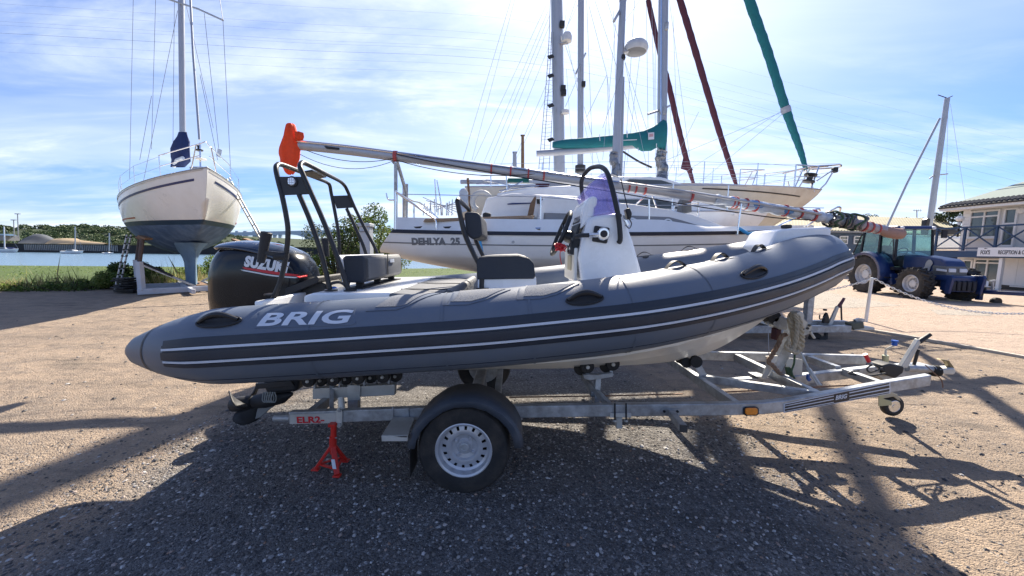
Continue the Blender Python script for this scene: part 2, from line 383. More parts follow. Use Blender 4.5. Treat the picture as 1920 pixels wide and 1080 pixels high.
    h3 = t.nodes.new('ShaderNodeMath'); h3.operation = 'ADD'; L(h2.outputs[0], h3.inputs[0]); L(mr(vor2.outputs['Distance'], 0, 0.6, 0.4, 0), h3.inputs[1])
    bp = t.nodes.new('ShaderNodeBump'); bp.inputs['Strength'].default_value = 0.85; bp.inputs['Distance'].default_value = 0.012; L(h3.outputs[0], bp.inputs['Height']); L(bp.outputs[0], b.inputs['Normal'])
    return mt
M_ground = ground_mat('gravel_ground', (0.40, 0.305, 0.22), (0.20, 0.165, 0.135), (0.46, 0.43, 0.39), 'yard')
M_pave = ground_mat('paved_apron', (0.50, 0.39, 0.31), (0.42, 0.33, 0.26), (0.46, 0.37, 0.31))
M_slab = ground_mat('concrete_slab', (0.45, 0.40, 0.34), (0.37, 0.33, 0.28), (0.50, 0.46, 0.41))
M_marsh = ground_mat('marsh_grass', (0.10, 0.15, 0.040), (0.050, 0.075, 0.028), (0.22, 0.20, 0.12))
M_dry = ground_mat('dry_scrub', (0.30, 0.23, 0.12), (0.14, 0.14, 0.06), (0.36, 0.30, 0.20))

# yard edge: the ground sheet ends there, the marsh lies lower
EDGE = [(-900, -40), (-60, 7.5), (-30, 11.2), (-17, 11.9), (-12.5, 14.0), (-8, 15.5), (-4, 18), (0, 26), (10, 60), (60, 160), (900, 1500)]
def edge_y(x):
    for (a, b), (c, d) in zip(EDGE, EDGE[1:]):
        if a <= x <= c: return b + (d - b) * (x - a) / (c - a)
    return 0
def gz(x, y): return 0.022 * (mnoise.noise(Vector((x * .55, y * .55, 0))) ) + 0.010 * mnoise.noise(Vector((x * 2.3, y * 2.3, 4)))
xs = sorted(set([-900, -400, -200, -100, -60, -40, -30] + [round(-24 + .6 * i, 2) for i in range(24)] + [round(-9.6 + .16 * i, 3) for i in range(150)] + [round(14.5 + .8 * i, 2) for i in range(14)] + [27, 32, 40, 60, 90, 150, 300, 900]))
rows = []
S = [0, .02, .05, .08]
for x in xs:
    ye = edge_y(x); r_ = []
    base = [-400, -120, -40, -12, -5, -2] + [round(-1.4 + .16 * i, 3) for i in range(72)]
    ybase = [b for b in base if b < ye - 1]
    n = 120
    tl = []
    y0 = -400
    for i in range(n):
        t = i / (n - 1)
        # dense in front of the camera
        yy = -400 + (398.6) * min(1, t / 0.05) if t < 0.05 else -1.4 + (ye + 1.4) * ((t - .05) / .95) ** 1.35
        if ye < 0: yy = -400 + (ye + 400) * t
        amp = 1 if -8 < x < 14 and -2 < yy < 12 else 0.4
        r_.append((x, yy, gz(x, yy) * amp))
    rows.append(r_)
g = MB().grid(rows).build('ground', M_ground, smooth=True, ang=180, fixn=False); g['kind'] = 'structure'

# marsh and bank
rows = []
for x in [-900, -300, -150, -90] + [-60 + 3 * i for i in range(30)] + [40, 100, 300, 900]:
    ye = edge_y(x); r_ = []
    for k, d in enumerate([-.1, .4, 1.2, 2.5, 5, 9, 14, 20, 27, 34, 41, 45, 47, 50, 60]):
        z = -0.03 if d < 0 else -1.42 * min(1, d / 5.0) + (0.15 * mnoise.noise(Vector((x * .2, d * .2, 3))) if d > 3 else 0)
        if d > 44: z = -1.42 - (d - 44) * .12
        yy = ye + d if x < 5 else ye + d
        r_.append((x, yy + (2.0 * mnoise.noise(Vector((x * .06, 0, 7))) if d > 30 else 0), z))
    rows.append(r_)
o = MB().grid(rows).build('marsh', M_marsh, smooth=True, ang=180); o['kind'] = 'structure'
# water
mw = bpy.data.materials.new('river_water'); mw.use_nodes = True; t = mw.node_tree; b = t.nodes['Principled BSDF']
b.inputs['Base Color'].default_value = (0.10, 0.17, 0.23, 1); b.inputs['Roughness'].default_value = 0.22; b.inputs['IOR'].default_value = 1.33
tcn = t.nodes.new('ShaderNodeNewGeometry'); mp = t.nodes.new('ShaderNodeMapping'); mp.inputs['Scale'].default_value = (0.25, 1, 1)
n = t.nodes.new('ShaderNodeTexNoise'); n.inputs['Scale'].default_value = 1.4; n.inputs['Detail'].default_value = 5; bp = t.nodes.new('ShaderNodeBump'); bp.inputs['Strength'].default_value = 0.45; bp.inputs['Distance'].default_value = 0.08
t.links.new(tcn.outputs['Position'], mp.inputs[0]); t.links.new(mp.outputs[0], n.inputs['Vector']); t.links.new(n.outputs['Fac'], bp.inputs['Height']); t.links.new(bp.outputs[0], b.inputs['Normal'])
o = MB().add([(-1500, -60, -1.75), (1200, -60, -1.75), (1200, 3000, -1.75), (-1500, 3000, -1.75)], [(0, 1, 2, 3)]).build('water', mw, fixn=False); o['kind'] = 'structure'
# far shore: flat land, then wooded hill
def hillz(x, y):
    b = max(0, min(1, (y - 175) / 60))
    b = b * b * (3 - 2 * b)
    h = 6.0 + 1.6 * mnoise.noise(Vector((x * .006, 3, 1))) + (3.0 if x < -150 else 0) * min(1, (-150 - x) / 120 if x < -150 else 0)
    if x > -190: h *= max(.12, 1 - (x + 190) / 60)
    return 1.4 + b * h
rows = []
for i in range(60):
    x = -520 + 14 * i; rows.append([(x, y, -2.5 if y < 147 else hillz(x, y)) for y in (146.9, 147, 155, 165, 175, 185, 195, 205, 215, 235, 300, 500)])
M_hillg = ground_mat('hill_ground', (0.045, 0.065, 0.03), (0.03, 0.045, 0.02), (0.07, 0.08, 0.05))
o = MB().grid(rows).build('hill', M_hillg, smooth=True, ang=180); o['kind'] = 'structure'
rows = []
for i in range(60):
    x = -520 + 14 * i; rows.append([(x, y, 1.45) for y in (146.5, 155, 165, 174)])
o = MB().grid(rows).build('shore_land', M_dry, smooth=True); o['kind'] = 'structure'

# paved apron on the right, a sheet above the gravel
def sheet(name, px, z, mt):
    pts = [PZ(a, b, z) for a, b in px]
    o = MB().add(pts, [tuple(range(len(pts)))]).build(name, mt, fixn=False); o['kind'] = 'structure'
    if o.data.polygons[0].normal.z < 0: o.data.flip_normals()
    return o
ap = [PZ(1380, 590, .034), PZ(1560, 606, .034), PZ(1700, 629, .034), PZ(1920, 668, .034), PZ(2300, 738, .034), Vector((60, 6, .034)), Vector((80, 60, .034)), Vector((3, 60, .034)), Vector((2.4, 12, .034))]
o = MB().add(ap, [tuple(range(len(ap)))]).build('apron_pavement', M_pave, fixn=False); o['kind'] = 'structure'
if o.data.polygons[0].normal.z < 0: o.data.flip_normals()
M_line = mat('worn_edge', (0.46, 0.42, 0.36), 0.9, var=0.25, vs=20)
sheet('apron_slab', [(1420, 570), (1500, 536), (1590, 556), (1690, 573), (1600, 577), (1470, 580)], .038, M_slab)
sheet('apron_slab', [(1742, 580), (1860, 583), (1858, 592), (1760, 590)], .038, M_slab)
k = MB()
pts = ap[:5]
for a, b in zip(pts, pts[1:]): k.bar(a + Vector((0, -.05, -.012)), b + Vector((0, -.05, -.012)), .07, .05)
o = k.build('apron_edging', M_line); o['kind'] = 'structure'

# stones: real geometry near the camera
def stones(name, mt, n, seed, x0, x1, y0, y1, rmin, rmax, bias, cond=None):
    rng = np.random.default_rng(seed)
    base = np.array([(1, 0, 0), (0.3, .95, 0), (-.85, .5, 0), (-.8, -.6, 0), (.35, -.9, 0), (.45, .1, .75), (-.3, .35, .8), (-.1, -.45, .7), (0, 0, -.5)], float)
    fcs = [(0, 1, 5), (1, 6, 5), (1, 2, 6), (2, 7, 6), (2, 3, 7), (3, 4, 7), (4, 5, 7), (4, 0, 5), (5, 6, 7)]
    x = rng.uniform(x0, x1, n); u = rng.uniform(0, 1, n); y = y0 + (y1 - y0) * u ** bias
    inside = (np.abs((x + .3) / 2.5) ** 2.6 + np.abs((y - 2.2) / 3.0) ** 2.6 < 1) | ((y < 1.6) & (x + .6 * y < 2.9)); kp = inside | (rng.uniform(0, 1, n) < .22); x, y, inside = x[kp], y[kp], inside[kp]; n = len(x)
    r = rmin + (rmax - rmin) * rng.uniform(0, 1, n) ** 6
    th = rng.uniform(0, 2 * PI, n); fl = rng.uniform(.35, .8, n); el = rng.uniform(.6, 1.0, n)
    V = np.repeat(base[None], n, 0) * (1 + rng.uniform(-.22, .22, (n, 9, 1)))
    V[:, :, 1] *= el[:, None]; V[:, :, 2] *= fl[:, None]; V *= r[:, None, None]
    c, s_ = np.cos(th)[:, None], np.sin(th)[:, None]
    X = V[:, :, 0] * c - V[:, :, 1] * s_; Yv = V[:, :, 0] * s_ + V[:, :, 1] * c
    zz = np.array([gz(a, b) for a, b in zip(x, y)])
    co = np.stack([X + x[:, None], Yv + y[:, None], V[:, :, 2] + zz[:, None] + (r * .12)[:, None]], 2).reshape(-1, 3)
    F = (np.array(fcs)[None] + 9 * np.arange(n)[:, None, None]).reshape(-1, 3)
    me = bpy.data.meshes.new(name); me.from_pydata(co.tolist(), [], F.tolist())
    vc = me.color_attributes.new('tone', 'FLOAT_COLOR', 'POINT'); tone = np.repeat(rng.uniform(0, 1, n) ** 1.15 * np.where(inside, 1, .8), 9)
    ca = np.stack([tone, tone, tone, np.ones_like(tone)], 1).astype(np.float32); vc.data.foreach_set('color', ca.ravel())
    me.materials.append(mt); o = bpy.data.objects.new(name, me); COL.objects.link(o); return o
ms = bpy.data.materials.new('stone'); ms.use_nodes = True; t = ms.node_tree; b = t.nodes['Principled BSDF']; b.inputs['Roughness'].default_value = .8
at = t.nodes.new('ShaderNodeAttribute'); at.attribute_name = 'tone'; cr = t.nodes.new('ShaderNodeValToRGB'); t.links.new(at.outputs['Fac'], cr.inputs[0]); t.links.new(cr.outputs[0], b.inputs['Base Color'])
els = [(0, (.045, .045, .048)), (.35, (.10, .095, .092)), (.55, (.18, .16, .145)), (.72, (.28, .265, .25)), (.86, (.50, .49, .48)), (1, (.28, .17, .11))]
while len(cr.color_ramp.elements) < len(els): cr.color_ramp.elements.new(.5)
for e, (p, c) in zip(cr.color_ramp.elements, els): e.position = p; e.color = (*c, 1)
o = stones('gravel', ms, 95000, 3, -3.6, 4.2, .75, 3.4, .0026, .0150, 1.35); tag(o, 'loose grey and brown gravel stones scattered over the yard floor', 'gravel', kind='stuff')
o = stones('gravel', ms, 22000, 5, -10, 12, 2.4, 10.5, .005, .024, 1.2); tag(o, 'loose gravel stones on the yard beyond the grey inflatable boat', 'gravel', kind='stuff')
# ================================================================ the inflatable boat
YC = 3.10                                   # its centre line
rib = thing('inflatable_boat', 'dark grey rigid inflatable boat with white console on a galvanised trailer', 'inflatable boat', (0, YC, .6))
st_ = [(251, 657, 2.15, .052), (266, 656, 2.15, .088), (330, 653, 2.15, .165), (385, 650, 2.15, .208), (430, 647, 2.15, .226), (560, 639, 2.15, .228), (700, 630, 2.15, .228), (900, 616.5, 2.15, .228),
       (1050, 602, 2.15, .228), (1160, 589, 2.17, .228), (1252, 573.5, 2.24, .228), (1345, 553.5, 2.38, .228), (1425, 531, 2.58, .230), (1487, 507, 2.83, .236)]
near = [(P(a, b, Y), r) for a, b, Y, r in st_]
tip = P(1521, 489, YC)
full = near + [(tip, .236)] + [(Vector((p.x, 2 * YC - p.y, p.z)), r) for p, r in reversed(near)]
tp = cat([p for p, r in full], 10); tr = [q.x for q in cat([Vector((r, 0, 0)) for p, r in full], 10)]
TS = [0.0]
for a, b in zip(tp, tp[1:]): TS.append(TS[-1] + (b - a).length)
def tframe(s):
    s = max(0, min(TS[-1], s)); i = 0
    lo, hi = 0, len(TS) - 1
    while hi - lo > 1:
        mid = (lo + hi) // 2
        if TS[mid] <= s: lo = mid
        else: hi = mid
    f = (s - TS[lo]) / max(1e-9, TS[hi] - TS[lo])
    c = tp[lo].lerp(tp[hi], f); r = tr[lo] + (tr[hi] - tr[lo]) * f
    a = tp[max(lo - 1, 0)]; b = tp[min(hi + 1, len(tp) - 1)]
    T = (b - a).normalized()
    N = T.cross(Vector((0, 0, 1))); N.z = 0; N.normalize()      # outwards (near side: towards the camera)
    U = N.cross(T).normalized()
    if U.z < 0: U = -U
    return c, r, T, N, U
def tsurf(s, a, dr=0.0):
    c, r, T, N, U = tframe(s); a = R(a)
    return c + (N * math.cos(a) + U * math.sin(a)) * (r + dr)
# check orientation: near side outward is towards -Y
if tframe(TS[-1] * .2)[3].y > 0:
    _tf = tframe
    def tframe(s):
        c, r, T, N, U = _tf(s); return c, r, T, -N, U
HIT = [(s, a, proj(tsurf(s, a))) for s in [TS[-1] * .47 * i / 260 for i in range(261)] for a in range(-40, 100, 2)]
def thit(px, py):
    s, a, _ = min(HIT, key=lambda h: (h[2][0] - px) ** 2 + (h[2][1] - py) ** 2)
    bs = TS[-1] * .47 / 260; best = (1e9, s, a)
    for i in range(-6, 7):
        for j in range(-6, 7):
            q = proj(tsurf(s + bs * i / 6, a + j / 3)); d = (q[0] - px) ** 2 + (q[1] - py) ** 2
            if d < best[0]: best = (d, s + bs * i / 6, a + j / 3)
    return best[1], best[2]
rows = []
ss = [TS[-1] * i / 220 for i in range(221)]
for s in ss: rows.append([tsurf(s, 360 * k / 40) for k in range(40)])
b = MB().grid(rows, closev=True)
n0 = 40 * 220
b.f.append(tuple(range(39, -1, -1))); b.mi.append(0); b.f.append(tuple(n0 + k for k in range(40))); b.mi.append(0)
tube = b.build('tube', M_tube, rib, smooth=True, ang=60)
def strip(name, a0, a1, dr, mt, parent, s0=None, s1=None, n=200, k=5, edge=True):
    s0 = S0 if s0 is None else s0; s1 = TS[-1] - S0 if s1 is None else s1
    rows = []
    for i in range(n + 1):
        s = s0 + (s1 - s0) * i / n; r_ = []
        if edge: r_.append(tsurf(s, a0, -.004))
        for j in range(k + 1): r_.append(tsurf(s, a0 + (a1 - a0) * j / k, dr))
        if edge: r_.append(tsurf(s, a1, -.004))
        rows.append(r_)
    mb = MB().grid(rows); nc = len(rows[0]); N = len(mb.v)
    mb.f.append(tuple(range(nc))); mb.mi.append(0); mb.f.append(tuple(N - 1 - i for i in range(nc))); mb.mi.append(0)
    return mb.build(name, mt, parent, smooth=True, ang=50)
S0 = thit(306, 652)[0]
strk = strip('rub_strake', 25, -17, .006, M_tubed, rib)
strip('rub_ridge', 6.8, -4.2, .017, M_tubed, strk); strip('rub_ridge', -11.0, -15, .012, M_tubed, strk); strip('rub_ridge', 17, 13.5, .012, M_tubed, strk)
strip('strake_line', 12.4, 9.2, .013, M_wline, strk, edge=True); strip('strake_line', -6.6, -9.6, .013, M_wline, strk)
strip('tube_seam', -44, -45, .002, M_tubed, rib, s0=.35, n=120, k=1)
# cone end caps and seams round the tube
for px in (268, 575, 830, 1000, 1193, 1335):
    s = thit(px, 640)[0]; r0 = [tsurf(s - .006, 360 * k / 48, .003) for k in range(48)]; r1 = [tsurf(s + .006, 360 * k / 48, .003) for k in range(48)]
    MB().grid([r0, r1], closev=True).build('tube_seam', M_tubed if px < 300 else M_tube, rib, smooth=True, fixn=False)
def patch(name, poly, dr, mt, parent, ns=26, na=7):
    q = [thit(*p) for p in poly]; s0 = min(a for a, _ in q); s1 = max(a for a, _ in q); rows = []
    for i in range(ns + 1):
        s = s0 + (s1 - s0) * (0.002 + 0.996 * i / ns); xs_ = []
        for (a, b) in zip(q, q[1:] + q[:1]):
            if (a[0] - s) * (b[0] - s) <= 0 and abs(a[0] - b[0]) > 1e-9: xs_.append(a[1] + (b[1] - a[1]) * (s - a[0]) / (b[0] - a[0]))
        if len(xs_) < 2: continue
        lo, hi = min(xs_), max(xs_)
        rows.append([tsurf(s, lo, 0)] + [tsurf(s, lo + (hi - lo) * j / na, dr) for j in range(na + 1)] + [tsurf(s, hi, 0)])
    return MB().grid(rows).build(name, mt, parent, smooth=True, ang=50)
pads = [[(686, 584), (743, 581.6), (762, 575), (827, 551), (802, 549.9), (740, 553.5), (710, 569)],
        [(829, 573), (876, 572), (911, 562.6), (958, 543.6), (940, 542.8), (873, 546), (851, 550), (842, 567)],
        [(968, 562.6), (1014, 561), (1046, 552), (1087, 532.5), (1060, 534), (976, 539), (968, 550)]]
for p in pads:
    b0 = patch('step_pad', p, .004, M_tube, rib)
    cx = sum(a for a, _ in p) / len(p); cy = sum(c for _, c in p) / len(p)
    patch('grip_surface', [(cx + (a - cx) * .8 + 5, cy + (c - cy) * .8 - 3) for a, c in p], .007, M_pad, b0)
# tube lettering, bent onto the tube
def tube_text(name, body, px0, px1, h, mt, parent, offs, shear):
    (sa, aa), (sb, ab) = thit(*px0), thit(*px1)
    cu = bpy.data.curves.new(name, 'FONT'); cu.body = body; cu.size = 1; cu.offset = offs; cu.shear = shear; cu.resolution_u = 4; cu.space_character = 1.04
    to = bpy.data.objects.new(name, cu); COL.objects.link(to); dg = bpy.context.evaluated_depsgraph_get()
    me = bpy.data.meshes.new_from_object(to.evaluated_get(dg)); bpy.data.objects.remove(to)
    bm = bmesh.new(); bm.from_mesh(me)
    xs_ = [v.co.x for v in bm.verts]; ys_ = [v.co.y for v in bm.verts]; x0, x1, y0, y1 = min(xs_), max(xs_), min(ys_), max(ys_)
    for i in range(1, 8): bmesh.ops.bisect_plane(bm, geom=bm.verts[:] + bm.edges[:] + bm.faces[:], plane_co=(0, y0 + (y1 - y0) * i / 8, 0), plane_no=(0, 1, 0))
    for v in bm.verts:
        u = (v.co.x - x0) / (x1 - x0); q = (v.co.y - y0) / (y1 - y0)
        s = sa + (sb - sa) * u; a = aa + (ab - aa) * u + math.degrees(q * h / .228)
        v.co = tsurf(s, a, .005)
    bm.to_mesh(me); bm.free(); me.materials.clear(); me.materials.append(mt)
    o = bpy.data.objects.new(name, me); COL.objects.link(o); adopt(o, parent); return o
lg = patch('logo_patch', [(474, 616), (664, 610), (667, 606), (668, 578), (486, 585)], .002, M_tube, rib)
tube_text('logo_lettering', 'BRIG', (482, 613), (659, 606.5), .088, M_wlogo, lg, .028, .16)
# carry handles moulded on the outside
def oval_handle(px, py, L_, H_):
    s0, a0 = thit(px, py)
    def q(u, v, h): return tsurf(s0 + u, a0 + math.degrees(v / .228), h)
    rows = []
    for i in range(9):
        f = i / 8; hh = .004 + .010 * math.sin(PI * min(1, (1 - f) * 1.6) / 2) if f < 1 else 0
        rows.append([q(L_ * f * math.cos(2 * PI * k / 28), H_ * f * math.sin(2 * PI * k / 28) * (.8 if math.sin(2 * PI * k / 28) < 0 else 1), (0 if f == 1 else .006)) for k in range(28)])
    pad = MB().grid(rows, closev=True).build('carry_handle', M_bmat, rib, smooth=True, ang=60)
    rim = [q(L_ * .97 * math.cos(2 * PI * k / 32), H_ * .95 * math.sin(2 * PI * k / 32), .007) for k in range(32)]
    MB().tube(rim, .006, 6, closed=True).build('handle_rim', M_bmat, pad, smooth=True)
    arc = [q(-L_ * .86 + 2 * L_ * .86 * k / 14, H_ * (.10 + .42 * math.sin(PI * k / 14)), .012 + .032 * math.sin(PI * k / 14)) for k in range(15)]
    MB().tube(arc, [.010 + .006 * math.sin(PI * k / 14) for k in range(15)], 8).build('grip', M_black, pad, smooth=True)
oval_handle(411, 604, .126, .036); oval_handle(1096, 562, .100, .032); oval_handle(1414, 513, .115, .034)
def strap_handle(s0, a0, L_=.072, up=.038, wd=.030, sgn=1):
    def q(u, v, h): return tsurf(s0 + u, a0 + math.degrees(v / .228), h)
    for k_ in (1,):
        o = MB()
        pts = [(-L_ * 1.0 + 2 * L_ * i / 14) for i in range(15)]
        rows = [[q(u, -wd / 2, .004 + up * math.sin(PI * i / 14)), q(u, wd / 2, .004 + up * math.sin(PI * i / 14)), q(u, wd / 2, .001 + up * math.sin(PI * i / 14) * .88), q(u, -wd / 2, .001 + up * math.sin(PI * i / 14) * .88)] for i, u in enumerate(pts)]
        h = o.grid(rows, closev=True).build('strap_handle', M_bmat, rib, smooth=True)
    rows = [[q(u, v, .0035) for v in (-wd * 1.3, wd * 1.3)] for u in (-L_ * 1.3, -L_ * .6, 0, L_ * .6, L_ * 1.3)]
    MB().grid(rows).build('handle_base', M_tube, h, fixn=False)
for px, py in ((1278, 503), (1363, 487), (1437, 470)):
    s0, a0 = thit(px, py); strap_handle(s0, min(a0 + 12, 95)); 
for px, py in ((1278, 503), (1363, 487), (1437, 470)):
    s0, a0 = thit(px, py); strap_handle(TS[-1] - s0, 88)
s0 = TS[-1] - thit(1380, 490)[0]
MB().lathe([(.03, 0), (.03, .006), (.02, .010), (.0, .010)], tsurf(s0, 110, .0), tsurf(s0, 110, .1) - tsurf(s0, 110, 0), 16).build('air_valve', M_bmat, rib, smooth=True)

# ---- hull
keel = [(-1.02, 0), (0, 0)]
kp = [P(520, 694, YC), P(700, 688, YC), P(900, 686, YC), P(1060, 687, YC), P(1180, 685, YC), P(1270, 676, YC), P(1340, 656, YC), P(1400, 622, YC), P(1450, 585, YC), P(1495, 540, YC)]
kp = cat(kp, 5)
rows = []
for i, k in enumerate(kp):
    x = k.x
    # chine on the tube's inner underside at the same x
    best = min(range(len(tp) // 2), key=lambda j: abs(tp[j].x - x))
    c, r, T, N, U = tframe(TS[best]); e = c - N * r * .55 - U * r * .78
    hb = max(.012, YC - e.y); ch = e.z
    f = min(1, max(0, (i / len(kp) - .55) / .45))
    r_ = []
    prof = [(0, 0), (.33, .20 + .1 * f), (.36, .19 + .1 * f), (.66, .46 + .06 * f), (.69, .45 + .06 * f), (.96, .74), (1.0, .72), (1.0, 1.0)]
    for u, v in prof: r_.append(Vector((x, YC - hb * u, k.z + (ch - k.z) * v)))
    rows.append([Vector((p.x, 2 * YC - p.y, p.z)) for p in reversed(r_[1:])] + r_)
mb = MB().grid(rows); nc = len(rows[0]); mb.f.append(tuple(range(nc))); mb.mi.append(0)
hull = mb.build('hull', M_gelh, rib, smooth=True, ang=14)
# little white chevrons near the stem of the hull
# deck and transom
zt = lambda x: min(tp[:len(tp) // 2], key=lambda p: abs(p.x - x)).z
xa, xb = P(600, 600, YC).x, P(1440, 500, YC).x
pts = []
for i in range(15):
    x = xa + (xb - xa) * i / 14; e = min(tp[:len(tp) // 2], key=lambda p: abs(p.x - x)); pts.append((x, e.y + .12, e.z + .02))
MB().grid([[Vector((x, y, z)), Vector((x, 2 * YC - y, z))] for x, y, z in pts]).build('deck', M_gel, rib, solid=.02)
MB().box(((xa), YC, .95), (.05, 1.5, .5)).build('transom', M_gel, rib, bevel=.01)
z1 = P(655, 545, 2.55).z
MB().prism([Vector((-1.36, 2.38, z1 - .14)), Vector((-1.36, 2.38, z1 - .02)), Vector((-1.30, 2.38, z1)), Vector((-.80, 2.38, z1 + .01)), Vector((-.74, 2.38, z1 - .02)), Vector((-.74, 2.38, z1 - .14))], (0, 1.44, 0)).build('aft_locker', M_gel, rib, bevel=.012)
MB().prism([Vector((-.80, 2.36, z1 + .011)), Vector((-.45, 2.36, z1 - .01)), Vector((-.40, 2.36, z1 - .06)), Vector((-.40, 2.36, z1 - .16)), Vector((-.80, 2.36, z1 - .1))], (0, 1.48, 0)).build('aft_cushion', M_vinylg, rib, bevel=.02)
tubeo('cushion_roll', [(-.42, 2.42, z1 - .01), (-.40, 2.9, z1 - .01), (-.40, 3.75, z1 - .01)], .04, M_vinylg, rib, n=10)
for i in range(3): MB().box((-.62 + .0 * i, 2.62 + .48 * i, z1 + .0095), (.36, .006, .006)).build('cushion_seam', M_bmat, rib)

# ---- aft bench back
bx0, bx1, bz0, bz1 = -1.19, -1.05, P(690, 530, 2.66).z, P(690, 480, 2.66).z
b1 = MB().prism([(bx0, 2.62, bz0), (bx0 - .03, 2.62, bz1 - .02), (bx0, 2.62, bz1), (bx1 - .02, 2.62, bz1 + .005), (bx1 + .005, 2.62, bz1 - .02), (bx1 + .01, 2.62, bz0 + .03), (bx1 - .02, 2.62, bz0)], (0, .86, 0)).build('bench_back', M_vinyl, rib, bevel=.018, seg=3)
MB().prism([(bx1 + .013, 2.66, bz0 + .03), (bx1 + .012, 2.66, bz1 - .03), (bx1 + .0, 2.66, bz1 - .012), (bx1 - .01, 2.66, bz0 + .02)], (0, .78, 0)).build('bench_face', M_vinylg, b1, bevel=.01)
MB().box((bx1 + .019, 3.05, bz0 + .12), (.006, .006, .17)).build('seat_seam', M_bmat, b1)
MB().box((bx1 + .019, 3.16, bz0 + .145), (.006, .10, .028)).build('maker_tag', M_wlogo, b1)
MB().prism([(bx0 - .015, 2.60, bz0 + .01), (bx0 - .045, 2.60, bz1 - .03), (bx0 - .03, 2.60, bz1 + .005), (bx0 - .012, 2.60, bz1 - .02), (bx0, 2.60, bz0 + .01)], (0, .9, 0)).build('bench_shell', M_gel, b1)
for Y in (2.70, 3.05, 3.40): MB().bar((-1.12, Y, z1 - .02), (-1.12, Y, bz0 + .02), .05, .03).build('bench_leg', M_bmat, b1)
MB().box((-1.12, 3.05, z1 + .008), (.12, .9, .012)).build('bench_foot', M_bmat, b1)

# ---- helm seat
hs = part_empty('helm_seat', rib)
Yn = 2.74; Wd = .72
MB().prism(PL([(896, 523), (1005, 519), (1008, 560), (894, 560)], Yn), (0, Wd, 0)).build('seat_base', M_gel, hs, bevel=.01)
MB().prism(PL([(894, 524), (893, 490), (899, 482), (920, 480.5), (972, 479), (992, 484), (1001, 494), (1004, 519), (1001, 523)], Yn - .02), (0, Wd + .04, 0)).build('seat_cushion', M_vinyl, hs, bevel=.014, seg=3)
MB().prism(PL([(900, 481), (921, 479), (972, 477.5), (990, 482), (985, 486), (903, 487)], Yn + .01), (0, Wd - .02, 0)).build('seat_top', M_vinylg, hs, bevel=.012)
MB().prism(PL([(870, 400), (876, 397), (895, 398), (901, 404), (904, 440), (900, 446), (886, 449), (874, 440)], Yn + .04), (0, Wd - .08, 0)).build('backrest', M_vinyl, hs, bevel=.016, seg=3)
for Y in (Yn, Yn + Wd):
    q = [(857.6, 377), (859, 385), (863, 404), (872, 440), (887, 474), (899, 497), (903, 510), (903, 541)]
    k = [P(a, b, Yn) for a, b in q]; k = [Vector((p.x, Y, p.z)) for p in k]
    tubeo('seat_frame', cat(k, 5), .019, M_black, hs)
k = P(857.6, 377, Yn); tubeo('seat_frame', [(k.x, Yn, k.z), (k.x - .002, Yn + .06, k.z + .02), (k.x - .002, Yn + Wd - .06, k.z + .02), (k.x, Yn + Wd, k.z)], .019, M_black, hs)
k = P(905, 542, Yn); MB().box(k, (.09, .05, .02)).build('frame_foot', M_bmat, hs)

# ---- console
con = part_empty('console', rib)
Yn = 2.76; Wd = .68
body = MB().prism(PL([(1091, 560), (1091, 528), (1085, 483), (1092, 446), (1105, 409), (1118, 404), (1167, 398), (1187, 450), (1205, 513), (1210, 560)], Yn), (0, Wd, 0)).build('console_body', M_gel, con, bevel=.03, seg=4)
MB().prism(PL([(1088, 430), (1096, 385), (1103, 371), (1111, 367), (1119, 369), (1121, 374), (1116, 402), (1110, 410)], Yn + .07), (0, Wd - .14, 0)).build('dash_pod', M_gel, con, bevel=.015, seg=3)
def aft(name, px, dx, Y0, Y1, mt, bevel=.004):   # panel on the aft (helm) face
    a, b_ = [P(*q, Yn + .07) for q in px]
    a = Vector((a.x - dx, Y0, a.z)); b_ = Vector((b_.x - dx, Y0, b_.z))
    return MB().prism([a, b_, b_ + Vector((.02, 0, 0)), a + Vector((.02, 0, 0))], (0, Y1 - Y0, 0)).build(name, mt, con, bevel=bevel)
aft('plotter_screen', [(1091, 415), (1102, 375)], .004, Yn + .16, Yn + .50, M_bmat)
aft('screen_glass', [(1092, 412), (1101, 378)], .007, Yn + .19, Yn + .47, M_glassd, .001)
aft('dash_panel', [(1086, 446), (1095, 418)], .03, Yn + .10, Yn + .44, M_bmat)
MB().prism(PL([(1113, 406), (1111, 372), (1105, 372), (1099, 405)], Yn + .065), (0, .012, 0)).build('pod_cheek', M_gel, con, bevel=.004)
p_ = P(1085, 487, Yn); MB().box((p_.x - .012, Yn + .30, p_.z - .04), (.03, .5, .26)).build('footwell_panel', M_gelh, con, bevel=.012)
MB().box((p_.x - .03, Yn + .24, p_.z - .03), (.01, .17, .12)).build('step_pocket', mat('beige_recess', (.42, .38, .27), .5), con, bevel=.004)
p_ = P(1088, 462, Yn)
o = MB().box((p_.x - .03, Yn + .12, p_.z), (.05, .12, .13), Matrix.Rotation(R(12), 3, 'Y')).build('switch_panel', M_bmat, con, bevel=.004)
for i in range(3): MB().box((p_.x - .058 - .004 * i, Yn + .06 + .05 * i, p_.z + .02 - .02 * i), (.012, .022, .055)).build('switch', M_chrome if i == 1 else M_bmat, o)
